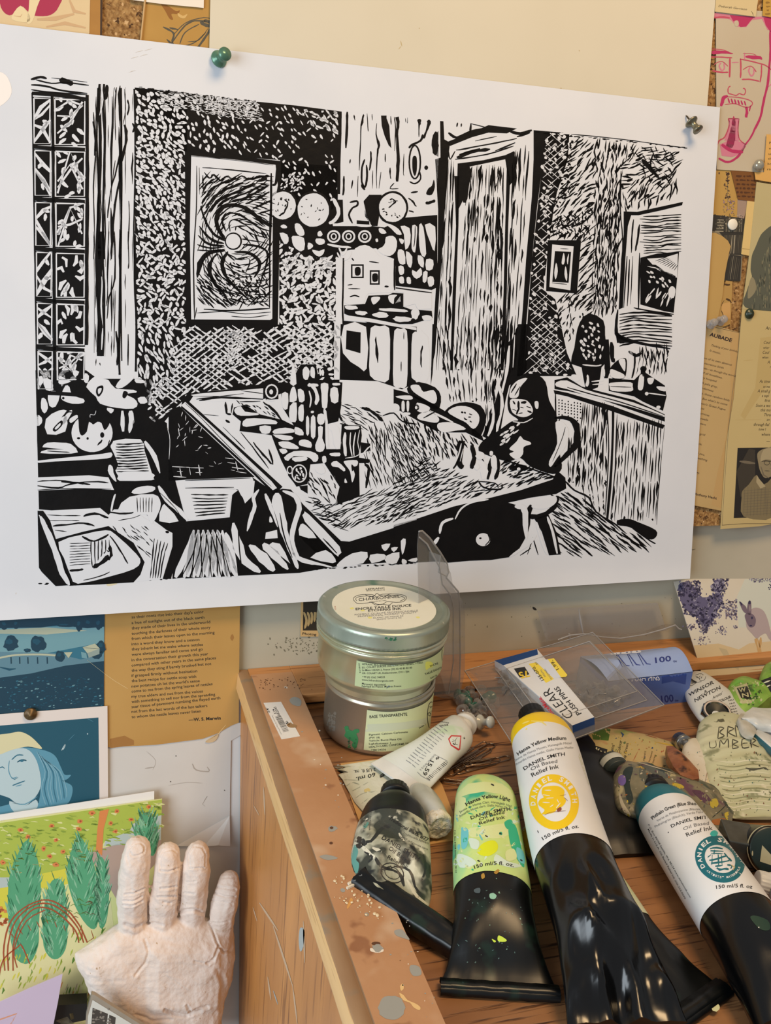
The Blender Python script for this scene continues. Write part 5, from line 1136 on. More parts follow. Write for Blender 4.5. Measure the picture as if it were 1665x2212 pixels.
def d_nettle(D):
    crop(0,1300,2.973)
    L=[("as their roots rise into their day's color",107,1308,72),('a hue of sunlight out of the black earth',143,1313,108),('they made of their lives in the underworld',178,1350,137),('touching the darkness of their whole story',212,1352,172),('from which their leaves open to the morning',246,1378,205),('into a word they know and a season',280,1281,250),
         ('they inherit let me wake where nettles',313,1303,282),('were always familiar and come and go',347,1303,312),('in the conversation their growth this year',382,1337,342),('compared with other years in the same places',416,1387,368),('the way they sting if barely brushed but not',450,1357,405),('if grasped firmly without hesitation',483,1267,452),
         ('the best recipe for nettle soup with',516,1260,487),("new potatoes oh let the world's sense",551,1283,515),('come to me from the spring leaves of nettles',584,1365,535),('my true elders and not from the voices',617,1303,582),('with something to sell nor from the spreading',650,1382,602),('scar tissue of pavement numbing the flayed earth',683,1415,625),('not from the last words of the last talkers',714,1332,675),('to whom the nettle leaves never listen',748,1290,710)]
    for t,y0,x1,y1 in L:D.text(t,(845,y0),(x1,y1),18,1,1,.012)
    D.text('—W. S. Merwin',(1212,768),(1418,755),20,1,1,.035)
    D.stroke([(668,460),(740,510),(820,558)],2.5,2,2,0);D.poly([(705,880),(800,860),(860,890),(860,920),(708,940)],3,.6);D.stroke([(1320,900),(1400,850),(1450,790)],5,2,2);D.blob([(1325,890),(1400,850),(1380,895),(1330,905)],4,2);D.ell((1488,230),14,18,3,.8,10,0,.8);crop()
card('nettle_poem',[(200,1290),(520,1290),(518,1317),(516,1482),(515.6,1561),(498,1568),(470,1584),(437,1596),(336,1609),(239,1614),(200,1616)],.0050,[P_('C39A58',c2='AF823F',scale=5,lo=.4,hi=.62),M_txt,flat('E3C58C'),P_('A2733A'),flat('CDB48C')],
     'brown poem clipping with twenty lines hanging below the print','clipping',d_nettle)
def d_wp(D):
    crop(0,1300,2.973);D.stroke([(1235,1040),(1260,1080),(1340,1090),(1330,1060)],8,1,1,.5,3,.8);D.ell((1443,1212),3,3,2,1,6);D.ell((1130,990),4,5,2,1,6);D.stroke([(930,1070),(990,1062)],7,1,1);D.ell((1095,1155),5,4,2,1,6)
    D.stroke([(940,960),(1000,1020),(980,1080)],3,1,1,.8,3);D.stroke([(1080,1180),(1200,1160),(1300,1165)],3,1,1,.8,3)
    crop(0,1680,2.973);D.stroke([(1310,150),(1330,120),(1300,170),(1318,185)],4,1,1);D.ell((1440,80),3,3,2,1,6);crop()
card('creased_paper',[(222,1585),(533,1560),(533,1580),(499,1600),(497,1700),(496,1824),(470,1823),(440,1829),(420,1827),(350,1830),(225,1836)],.0042,[P_('D4D2CE',c2='CCC9C3',scale=9,bump=.25,bscale=25),flat('ABA49B'),flat('4A4440')],'white creased blank paper under the brown poem clipping','paper',d_wp)
b=MB();F=Plane(.0046)
b.add([F(381,1827),F(496,1762),F(496,1824),F(470,1822),F(440,1828)],[[0,1,2,3,4]],0)
Q=[F(381,1827),F(440,1828),F(470,1822),F(496,1824),F(496,1762)];b.add([q+WN*(.003 if i in (2,3) else .0003) for i,q in enumerate(Q)],[[0,1,2,3,4]])
b.build('folded_flap',P_('E3E1DC'),None,'pale folded paper corner at the foot of the creased blank sheet','paper')
b=MB();F=Plane(.0039)
M_p0,M_p1,M_p2,M_p3,M_p4,M_p5=flat('E3D9D2'),flat('1B5468'),flat('B9CFD4'),flat('5C97AE'),flat('D9D3A8'),flat('2F6E86')
def d_port(D):
    crop(0,1300,2.973)
    D.poly([(-60,800),(632,743),(640,1420),(-60,1500)],1,1)
    D.blob([(-40,870),(60,845),(130,835),(190,860),(240,905),(268,945),(180,930),(80,950),(-40,985)],4,4,4)
    D.blob([(-40,950),(150,935),(270,950),(350,985),(390,1060),(415,1110),(455,1112),(430,1140),(400,1150),(460,1180),(462,1240),(430,1300),(350,1330),(250,1340),(260,1200),(230,1050)],3,2,4)
    D.blob([(-40,980),(80,945),(170,945),(225,1000),(255,1090),(262,1180),(230,1250),(160,1310),(100,1290),(60,1260),(-40,1200)],2,3,4)
    D.stroke([(75,1015),(110,985),(150,985)],7,5,5,.5,3);D.stroke([(110,1030),(140,1015),(170,1020)],8,1,5,.5,3);D.ell((140,1020),12,9,5,6,10);D.stroke([(-10,1070),(15,1060),(30,1070)],8,5,5);D.stroke([(60,1020),(55,1080),(75,1130),(110,1125)],5,3,5,.5,3);D.stroke([(75,1135),(95,1140),(115,1128)],5,5,6);D.stroke([(80,1180),(110,1168),(160,1150)],7,5,5,.5,3);D.stroke([(100,1185),(140,1175)],6,3,5);D.stroke([(80,1290),(160,1300),(240,1250)],6,3,5,.5,3)
    for k in range(9):D.stroke([(235+k*8,960+k*8),(290+k*12,1090),(265+k*20,1200),(300+k*16,1320-k*8)],6,[6,5,6][k % 3],4,.6,3,.5)
    D.poly([(-60,1330),(60,1300),(100,1345),(180,1345),(240,1290),(420,1330),(520,1400),(560,1500),(-60,1500)],3,4)
    D.blob([(60,1280),(160,1310),(230,1270),(240,1320),(170,1360),(90,1350)],2,5)
    for k in range(8):D.stroke([(30+k*45,1360),(20+k*50,1420)],6,5,5,.5)
    D.stroke([(395,955),(420,915),(405,950)],7,2,3,.6,3);D.stroke([(440,890),(480,850)],2,3,3);D.ell((562,848),4,5,2,3,6);D.stroke([(560,750),(600,770)],2,3,3);crop()
card('portrait_postcard',[(-40,1546),(232,1525),(234,1800),(-40,1830)],.0066,[M_p0,M_p1,M_p2,M_p3,M_p4,M_p5,flat('7FB0C2')],'blue-toned portrait postcard of a person in a pale cap with a white border','postcard',d_port)
F=Plane(.012)
card('white_mount',[(-40,1766),(333,1709),(333,1740),(-40,1860)],.0105,[P_('EDEBE6')],'white card edge showing above the garden painting','card')
GR=[flat(c) for c in ('DDE09A','AEC04E','88A23C','DC8A4C','58A67C','347F58','8CC4A0','A9522F','D8D34A','B9C7C4','B69E92','5E8A34','E4DFA8','6B4A2A')]
def d_gard(D):
    crop(0,1680,2.973);r=random.Random(9);OL,DO,OR,CY,CD_,CL,BR,YE,BL_,PK,GRS,CRM,DB=range(1,14)
    D.poly([(-60,300),(1040,140),(1036,260),(820,350),(680,400),(560,560),(400,600),(260,620),(80,640),(-60,660)],OL,1)
    D.poly([(680,400),(830,345),(860,290),(1036,240),(1032,400),(800,430),(665,440)],BL_,2);D.poly([(560,480),(780,420),(1036,400),(1030,520),(760,800),(700,700)],PK,2);D.poly([(-60,640),(60,640),(50,700),(-60,720)],BL_,2)
    D.poly([(250,620),(440,580),(440,680),(300,720),(250,700)],YE,2);D.poly([(-60,720),(60,700),(90,900),(-60,900)],YE,2)
    for k in range(260):
        x=-40+r.random()*1070;top=300-(x+60)*.145;y=top+r.random()*330
        if y < 640-max(0,x-260)*.42:D.stroke([(x,y),(x+12+r.random()*18,y-6+r.random()*16),(x+30+r.random()*20,y+r.random()*10)],5+r.random()*10,r.choice([OL,DO,DO,0]),3,.6,1,.6)
    for (x,y) in ((130,335),(330,310),(515,280),(505,330),(590,228),(750,215),(955,188),(710,292),(840,268),(740,345),(178,380),(360,400),(280,455),(405,475),(318,505),(358,558),(18,545),(8,850)):D.ell((x,y),15+r.random()*6,12+r.random()*4,OR,4,10,0,.5);D.ell((x+2,y),8,6,BR,5,8,0,.5)
    D.poly([(640,215),(700,200),(665,330),(655,500),(615,470),(625,330)],OR,4)
    D.poly([(-60,900),(90,820),(700,700),(730,960),(690,1020),(560,1200),(500,1500),(-60,1520)],CRM,1.5)
    cy=[([(175,400),(240,520),(262,700),(250,940),(245,1080),(190,1190),(110,1170),(70,1050),(50,860),(60,640),(110,500)],0),([(500,370),(570,470),(620,620),(640,800),(620,960),(560,950),(480,820),(430,640),(445,520)],0),([(350,650),(410,680),(430,860),(430,1060),(390,1150),(330,1160),(280,1080),(275,900),(305,720)],0),([(640,510),(680,560),(700,760),(680,930),(640,960),(620,780),(630,640)],0),([(960,220),(1005,300),(1010,430),(985,500),(950,480),(870,380),(860,330),(900,250)],0)]
    for P,_ in cy:D.blob(P,CY,3,3)
    for P,_ in cy:
        x0,x1=min(p[0] for p in P),max(p[0] for p in P);y0,y1=min(p[1] for p in P),max(p[1] for p in P)
        for k in range(150):
            x,y=x0+r.random()*(x1-x0),y0+r.random()*(y1-y0)
            if inside((x,y),P):c=1 if x > (x0+x1)/2 else -1;D.stroke([(x,y),(x+c*10,y-26),(x+c*22,y-60)],6+r.random()*6,r.choice([CD_,CL,CY,CL]),4,.7,1,.4)
    for k in range(150):
        x=-40+r.random()*760;y=980+r.random()*440
        if (x > 440 and y < 1150 and x < 720) or (y > 1150+max(0,250-x)*.0 and y < 1420-x*.35 and x < 560):D.stroke([(x,y),(x+10,y-24),(x+6+r.random()*20,y-40)],6+r.random()*8,r.choice([OL,GRS,YE,OL]),4,.7,1,.5)
    for off in (0,26,60):
        P=[(30+off*.9,1240),(25+off,1080),(70+off,920+off*.3),(180+off*.6,820+off*.4),(310,785+off*.9),(430-off*.5,850+off*.7),(510-off*.4,950+off*.6),(560-off*.9,1060)]
        D.stroke(P,9,BR,6,.1,4,.4)
    D.stroke([(110,1220),(90,1100),(170,920),(290,850)],7,BR,6,.1,3);D.stroke([(190,1195),(140,1080),(110,1090),(20,1170),(-10,1300)],8,BR,6,.1,3);D.stroke([(560,1055),(600,1030),(585,980)],6,BR,6)
    for k in range(9):D.stroke([(60+k*58,900-abs(4-k)*-22),(90+k*55,940-abs(4-k)*-22)],5,BR,6)
    for k in range(30):
        x=260+r.random()*330;y=880-(x-260)*.5*r.random()+r.random()*60;D.stroke([(x,y),(x+20,y-12),(x+30+r.random()*20,y-6+r.random()*12)],4,r.choice([GRS,DB]),7,.5)
    for k in range(14):x=r.random()*60-10;D.ell((x,820+r.random()*130),12,10,[OR,BR][k % 2],6,8,0,.6)
    for k in range(26):x=380+r.random()*190;y=1330+r.random()*150;D.stroke([(x,y),(x+14,y-40)],5,r.choice([PK,OR,GRS,OL]),5)
    D.stroke([(535,1410),(530,1445),(550,1445)],4,BR,8);crop()
card('garden_painting',[(-60,1783),(350,1726),(347,1830),(330,2100),(300,2167),(183,2181),(119,2189),(-60,2212)],.0120,GR,'bright green garden painting with cypresses and an arched trellis behind the clay hand','painting',d_gard,thick=.0008)
M_lil=P_('CFC0D8',c2='C9BAD3')
def d_lil(D):
    crop(0,1680,2.973);D.stroke([(-20,1560),(108,1515),(60,1600),(40,1660)],10,1,1,0);D.stroke([(-20,1580),(85,1540),(60,1640)],6,0,2,0);crop()
card('lilac_card',[(-60,2180),(0,2165),(60,2137),(135,2105),(125,2165),(112,2230),(-60,2230)],.040,[M_lil,flat('D99C7E')],'lilac card with an orange outline at the bottom left','card',d_lil,thick=.001)
b=MB();F=Plane(.030);q=[F(118,2172),F(188,2168),F(188,2240),F(110,2240)]
b.prism(q,[p-WN*.012 for p in q]);D=Draw(b,F);D.poly([(120,2205),(145,2196),(160,2212),(140,2216)],1,1);D.poly([(140,2213),(188,2203),(190,2225),(140,2225)],2,1);D.poly([(150,2190),(158,2188),(160,2200),(153,2204)],3,1)
b.build('black_box',[flat('1C1712'),flat('8C8570'),flat('E0D08E'),flat('6B5C3A')],None,'black box between the garden painting and the framed picture','box')
# framed glass slide in front of the hand
fr=thing('picture_frame',wp(240,2260,.064),'small clear-edged picture frame in front of the clay hand','picture frame')
F=Plane(.064);P0=[(198,2148),(205,2150),(322,2225),(322,2300),(180,2300),(186,2195)]
b=MB();b.prism([F(*p) for p in P0],[F(*p)-WN*.004 for p in P0]);b.build('clear_frame',mat('old_acrylic','A9A294','989081',rough=.2),fr)
b=MB();D=Draw(b,Plane(.0642));D.poly([(200,2160),(318,2232),(318,2300),(186,2300),(190,2195)],0,1);D.poly([(200,2177),(233,2190),(228,2240),(195,2240)],1,2);D.poly([(236,2192),(250,2198),(246,2240),(232,2240)],1,2)
r=random.Random(1)
for k in range(30):D.ell((200+r.random()*45,2180+r.random()*40),1+r.random()*3,1+r.random()*2,2,3,6)
b.build('photo',[flat('D7DCD6'),flat('47443F'),flat('8B877E')],fr)
# small clipping behind the cans
card('photo_clipping',[(650,1290),(690,1290),(690,1375),(649,1375)],.0012,[P_('C6A672'),flat('2A241A'),flat('B59A68')],'small tan photo credit clipping on the wall behind the cans','clipping',
     lambda D:[D.poly([(655,1295),(690,1295),(690,1362),(654,1362)],1,1)]+[D.stroke([(658+k*7,1358-k*5),(662+k*6,1340-k*4),(656+k*8,1322)],5,2,2,.6,3) for k in range(5)]+[D.text('Photog',(653,1371),(683,1373),5,1,1,.02)],group=None)
# hare postcard leaning on the wall
HP=OnPlane(dp(1518,1461,.0005),dp(1700,1442,.0005),wp(1455,1256,.0012))
def d_hare(D):
    crop(1400,1160,4.607);r=random.Random(12)
    D.poly([(450,1080),(700,1060),(900,1120),(1000,1060),(1300,1030),(1300,1330),(540,1390)],1,1);D.poly([(700,1100),(780,1120),(820,1200),(900,1250),(900,1330),(860,1300),(760,1200)],6,2);D.poly([(960,420),(1300,420),(1300,900),(900,900),(880,600)],5,.6)
    T=[(260,440),(400,440),(500,430),(560,560),(620,590),(640,420),(800,400),(790,520),(740,600),(760,700),(720,800),(660,820),(620,880),(560,960),(500,880),(440,780),(350,760),(330,650),(290,540)]
    D.blob([(300,480),(420,460),(540,600),(700,560),(740,640),(660,780),(620,860),(560,920),(490,800),(350,700)],3,2,4);D.blob([(660,430),(760,430),(720,560),(650,540)],4,2,3)
    for k in range(1500):
        x,y=260+r.random()*560,400+r.random()*580
        if inside((x,y),T) and (noise.noise((x*.012,y*.012,1))+r.random()*.6 > .02):D.ell((x,y),5+r.random()*14,4+r.random()*10,r.choice([2,2,3,3,4]),3,6,r.random()*3,.7)
    for k in range(120):x,y=770+r.random()*110,620+r.random()*200;D.ell((x,y),4+r.random()*9,4+r.random()*7,r.choice([3,4,8]),3,6,r.random()*3,.7)
    for (cx,cy,n,s) in ((430,890,40,50),(560,930,60,45),(720,930,40,55),(540,1030,30,60),(870,900,12,25),(640,860,30,40)):
        for k in range(n):D.ell((cx+r.gauss(0,s*.5),cy+r.gauss(0,s*.35)),3+r.random()*8,3+r.random()*6,r.choice([3,4,8]),3,6,r.random()*3,.7)
    for k in range(160):x,y=1000+r.random()*260,370+r.random()*80;D.ell((x,y),4+r.random()*9,3+r.random()*6,r.choice([3,4,5]),3,6,r.random()*3,.7)
    for k in range(10):D.ell((1195+r.random()*60,470+r.random()*50),8,6,2,3,6)
    D.blob([(1030,715),(1090,705),(1150,740),(1190,830),(1215,930),(1260,1060),(1200,1010),(1170,960),(1120,980),(1080,1010),(1030,960),(980,900),(975,820),(1010,770)],7,4,4)
    D.blob([(960,780),(990,755),(1040,770),(1070,820),(1060,880),(1030,900),(1000,890),(975,840)],8,5,4)
    D.blob([(905,640),(940,665),(975,700),(985,760),(950,745),(920,690)],8,5);D.blob([(1000,635),(1020,640),(1025,700),(1020,775),(985,760),(985,690)],8,5);D.blob([(905,640),(935,660),(930,685)],2,6);D.blob([(1000,635),(1018,640),(1018,665),(995,665)],2,6);D.stroke([(1010,680),(1012,740)],8,7,6)
    D.ell((1032,805),10,14,2,7,10);D.ell((1020,882),14,8,2,7,8);D.stroke([(1070,1010),(1100,1100),(1120,1220)],[40,36,40],9,4,.3,3);D.stroke([(1120,1000),(1110,1100)],26,9,4);D.blob([(1100,1190),(1135,1190),(1145,1215),(1120,1235),(1095,1220)],9,5)
    D.stroke([(1080,1020),(1098,1110)],8,1,6);crop()
card('hare_postcard',[(1455,1256),(1500,1250),(1690,1237),(1700,1442),(1665,1446),(1518,1461)],0,[P_('CFC9BC',c2='C9C0AC',scale=8),flat('CBB58E'),flat('2E2A4E'),flat('5A5678'),flat('8A87A0'),flat('C5C9BE'),flat('B9A987'),flat('A99A9C'),flat('6F6070'),flat('C09A64')],
     'watercolour-like postcard of a running hare beside a blue-violet bush','postcard',d_hare,F=HP,thick=.0006)

# ================================================================== pins
def pin_mesh(mb,base,axis,s=1.0,needle=.010,mi=0,nm=1,n=20):
    """push pin: flange, waist, head along axis; needle the other way"""
    prof=[(.0001,0),(.0046,0),(.0050,.0006),(.0046,.0014),(.0032,.0022),(.0022,.0036),(.0023,.0062),(.0034,.0076),(.0039,.0084),(.0038,.0094),(.0001,.0097)]
    mb.lathe([(r*s,h*s) for r,h in prof],base,axis,n,mi)
    ax=np.array(axis,float);ax /= np.linalg.norm(ax);base=np.array(base,float)
    mb.tube([base+ax*.0005,base-ax*needle*.8*s,base-ax*needle*s],[.0006*s,.0006*s,.0001],6,nm)
M_alu=mat('dull_metal','8C8874','6E6A58',scale=200,rough=.35,metal=.8)
M_teal=mat('green_enamel','5F8A74','4A7460',scale=150,rough=.25,metal=.3)
M_steel=mat('steel','B8B8B8','A0A0A2',rough=.22,metal=1.0)
b=MB();base=wp(472,128,.0126)
pin_mesh(b,base,WN+np.array([.30,0,.12]),1.12,.004,0,1)
b.build('push_pin',[M_teal,M_steel],None,'green metal push pin at the top left of the print','push pin')
b=MB();base=wp(1492,262,.0165)
ax=np.array(wp(1514,288,.024))-np.array(wp(1492,262,.0165))
pin_mesh(b,base,ax,1.05,.0065,0,1)
b.build('push_pin',[M_alu,mat('dark_needle','4A4030',rough=.4,metal=.6)],None,'olive metal push pin stuck slanting into the right edge of the print','push pin')
M_clearp=clear_plastic('clear_pin_plastic','DCDCD6',.08,.35,.3)
def tack(name,x,y,off,r,mats,label,prof=None):
    b=MB();p=prof or [(.0001,0),(1,0),(1.02,.12),(.92,.45),(.6,.72),(.0001,.85)]
    b.lathe([(q*r,h*r) for q,h in p],wp(x,y,off),WN,24);return b.build(name,mats,None,label,'pin')
tack('round_pin',1638,357,.0118,.0045,mat('glassy_pin','A8A494','8C8878',scale=120,rough=.15,metal=.3,coat=1),'clear domed pin over the buff clipping edge')
tack('flat_pin',1581,485,.0092,.0044,mat('white_enamel','E9E4D6',rough=.4),'white flat round pin on the bookshelf picture',[(.0001,0),(1,0),(1,.25),(.9,.32),(.0001,.34)])
tack('green_tack',1618,678,.0118,.0042,mat('green_black_enamel','2C3A2C','1E2A20',scale=200,rough=.3),'dark green thumbtack at the top corner of the poem page',[(.0001,0),(1,0),(1,.15),(.8,.45),(.3,.55),(.25,.8),(.0001,.85)])
tack('brown_tack',66,1542,.0072,.0044,mat('tarnished_brass','7D6440','54412A',scale=300,rough=.4,metal=.5),'tarnished brass tack above the blue portrait postcard',[(.0001,0),(1,0),(1.02,.12),(.85,.4),(.3,.5),(.12,.9),(.0001,.92)])
for (x,y,l) in ((1534,701,'clear push pin by the print edge above the yellowed poem'),(1555,694,'second clear push pin, right of its twin above the yellowed poem')):
    b=MB();pin_mesh(b,wp(x,y,.0110),WN+np.array([-.2,0,.25]),.8,.003);b.build('push_pin',[M_clearp,M_steel],None,l,'push pin','clear pins above the yellowed poem')

# ================================================================== clay hand
def clay_hand():
    crop(0,1680,2.973)
    H=.036
    W_=lambda x,y,o=0.0:wp(*xf((x,y)),H+o)
    vox=[]    # spheres (centre, radius)
    s=px_size(W_(1000,900))/2.973
    def finger(P):
        for i in range(len(P)-1):
            (x0,y0,r0,o0),(x1,y1,r1,o1)=P[i],P[i+1]
            n=max(2,int(math.hypot(x1-x0,y1-y0)/14))
            for k in range(n+1):
                t=k/n;vox.append((W_(x0+(x1-x0)*t,y0+(y1-y0)*t,o0+(o1-o0)*t),(r0+(r1-r0)*t)*s))
    finger([(882,456,84,.004),(870,540,94,.005),(860,640,100,.004),(854,760,104,.003),(850,880,98,.0),(860,1000,90,-.004)])
    finger([(1082,496,80,.005),(1078,580,88,.006),(1070,680,92,.005),(1056,790,96,.003),(1048,880,90,.0),(1040,1000,90,-.004)])
    finger([(1266,490,82,.005),(1260,580,90,.006),(1250,700,92,.005),(1240,800,88,.003),(1240,880,85,.0),(1230,1000,90,-.004)])
    finger([(1472,668,72,.004),(1466,700,78,.005),(1448,780,84,.005),(1428,880,88,.003),(1425,960,76,.0),(1420,1060,80,-.004)])
    palm=[(745,940),(600,1045),(472,1130),(500,1200),(560,1320),(600,1420),(640,1560),(700,1700),(760,1760),(1400,1760),(1425,1620),(1440,1450),(1490,1300),(1515,1160),(1500,1000),(1430,930),(1200,870),(1000,900)]
    def dist(x,y):
        d=1e9
        for i in range(len(palm)):
            (ax,ay),(bx,by)=palm[i],palm[(i+1) % len(palm)];t=max(0,min(1,((x-ax)*(bx-ax)+(y-ay)*(by-ay))/((bx-ax)**2+(by-ay)**2)))
            d=min(d,math.hypot(x-ax-t*(bx-ax),y-ay-t*(by-ay)))
        return d
    for y in range(900,1760,26):
        for x in range(470,1520,26):
            if inside((x,y),palm):
                d=dist(x,y)
                if d > 10:vox.append((W_(x,y,-.004+.006*min(1,d/200)+(.003 if 1000 < x < 1350 and 1100 < y < 1400 else 0)),min(d,118)*s))
    b=MB()
    ico=bmesh.new();bmesh.ops.create_icosphere(ico,subdivisions=2,radius=1);iv=[tuple(v.co) for v in ico.verts];fi=[[v.index for v in f.verts] for f in ico.faces];ico.free()
    for c,r in vox:b.add([np.array(v)*r+c for v in iv],fi,0,True)
    me=bpy.data.meshes.new('raw');me.from_pydata(b.v,[],b.f);o=bpy.data.objects.new('raw',me);COL.objects.link(o)
    rm=o.modifiers.new('r','REMESH');rm.mode='VOXEL';rm.voxel_size=.00085;rm.use_smooth_shade=True
    sm=o.modifiers.new('s','SMOOTH');sm.iterations=5;sm.factor=.5
    dg=bpy.context.evaluated_depsgraph_get();me2=bpy.data.meshes.new_from_object(o.evaluated_get(dg))
    bpy.data.objects.remove(o);bpy.data.meshes.remove(me)
    n=len(me2.vertices);V=np.zeros(n*3);me2.vertices.foreach_get('co',V);V=V.reshape(-1,3)
    Nn=np.zeros(n*3);me2.vertices.foreach_get('normal',Nn);Nn=Nn.reshape(-1,3)
    d=V-CAM;z=d@CF;X=(832.5+FPX*(d@CR)/z-XF[0])*XF[2];Y=(1106+FPX*(d@CD)/z-XF[1])*XF[2]
    front=np.clip((Nn@(-CF))*1.6,0,1);disp=np.zeros(n)
    def crease(P,w,dep):
        best=np.full(n,1e9)
        for (ax,ay),(bx,by) in zip(P[:-1],P[1:]):
            t=np.clip(((X-ax)*(bx-ax)+(Y-ay)*(by-ay))/((bx-ax)**2+(by-ay)**2),0,1);best=np.minimum(best,np.hypot(X-ax-t*(bx-ax),Y-ay-t*(by-ay)))
        disp[:] -= front*dep*(np.exp(-(best/w)**2)-.35*np.exp(-((best-2.2*w)/w)**2))
    for P,w,dp_ in (([(800,750),(860,745),(925,712)],5,.0012),([(795,790),(860,792),(910,765)],5,.0010),([(790,820),(850,822),(912,795)],5,.0012),([(840,720),(890,735)],5,.0005),
                      ([(805,945),(870,962),(945,935)],12,.0014),([(1030,712),(1080,712),(1130,700)],6,.0012),([(1015,765),(1125,765)],6,.0012),([(1050,802),(1095,805)],6,.0008),
                      ([(1200,672),(1255,668)],5,.0006),([(1180,740),(1250,742)],5,.0008),([(1375,700),(1430,708),(1510,718)],6,.0012),([(1380,740),(1440,765),(1510,765)],6,.0014),([(1365,790),(1430,800),(1490,812)],5,.0007),
                      ([(1350,930),(1420,935),(1470,925)],5,.0006),([(980,420),(972,600),(950,750),(955,930)],8,.0030),([(1172,430),(1165,600),(1150,800),(1140,860)],8,.0030),([(1352,560),(1345,700),(1325,900)],8,.0018),
                      ([(1150,860),(1240,850),(1310,870)],10,.0016),([(965,930),(1040,945)],8,.0010),([(930,1040),(955,1120),(930,1200),(870,1270)],7,.0010),([(1345,930),(1380,1020),(1400,1080),(1370,1180),(1330,1190)],6,.0014),
                      ([(1400,1080),(1440,1125),(1480,1110),(1500,1050)],6,.0016),([(1250,1180),(1340,1200),(1370,1160)],6,.0008),([(1060,1270),(1130,1310),(1210,1370)],3,.0004),
                      ([(1060,1490),(1120,1520),(1200,1530),(1260,1490),(1330,1470)],9,.0014),([(1200,1460),(1230,1520),(1290,1500)],7,.0012),([(870,1520),(980,1560),(1100,1555)],8,.0008),([(1400,1240),(1440,1330),(1420,1480)],14,.0010),
                      # nails
                      ([(835,480),(850,505),(890,500),(925,480),(930,445),(905,415),(860,420),(835,450)],4.5,.0010),([(830,440),(812,500),(830,560)],5,.0005),([(1028,598),(1085,602),(1150,580)],5,.0014),([(1028,598),(1025,520),(1050,470),(1110,460),(1145,490),(1150,580)],5,.0008),
                      ([(1218,582),(1310,578)],4,.0014),([(1218,582),(1215,500),(1250,440),(1300,450),(1325,500),(1318,570)],4,.0009),([(1400,640),(1520,640)],6,.0004)):crease(P,w,dp_)
    lump=np.array([noise.noise((p[0]*95,p[1]*95,p[2]*95))*.0010+noise.noise((p[0]*320,p[1]*320,p[2]*320))*.00035 for p in V])
    V=V+Nn*(disp+lump)[:,None]
    lo,hi=V.min(0),V.max(0);org=np.array([(lo[0]+hi[0])/2,(lo[1]+hi[1])/2,lo[2]]);V2=V-org
    me2.vertices.foreach_set('co',V2.ravel());me2.update()
    me2.polygons.foreach_set('use_smooth',[True]*len(me2.polygons))
    me2.materials.clear();me2.materials.append(mat('pale_clay','ECDDD2','E2D1C4',scale=60,rough=.75,bump=.25,bscale=500,spots=[('C2A98E',90,.66,.1),('B79A78',260,.72,.04)]))
    o=bpy.data.objects.new('clay_hand',me2);COL.objects.link(o);o.location=Vector(org)
    tag(o,'pale pink clay hand with four upright fingers in front of the garden painting','sculpture');crop()
clay_hand()
# ================================================================== things on the cabinet top
rnd.seed(21)
M_blk=mat('black_tube_plastic','060708','0A0C0E',scale=30,rough=.28,spec=.5,spots=[('1E3A34',40,.68,.08)])
M_blkcap=mat('black_cap','0B0C0D','080909',rough=.42)
M_white=mat('white_label','E9EAEA','E2E4E6',scale=30,rough=.35)
M_dirty=mat('grimy_label','D6D3BF','C8C6AC',scale=60,rough=.5,bump=.2,spots=[('9C9A7C',70,.62,.1),('6B6B52',150,.7,.05)])
M_whitepl=mat('white_plastic','E6E6E2','D8D8D4',scale=80,rough=.4)
M_crimp=mat('black_crimp','050607','08090B',rough=.33,bump=.1)
T_blk=flat('1D1F22',.5);T_gry=flat('7E8084',.5)

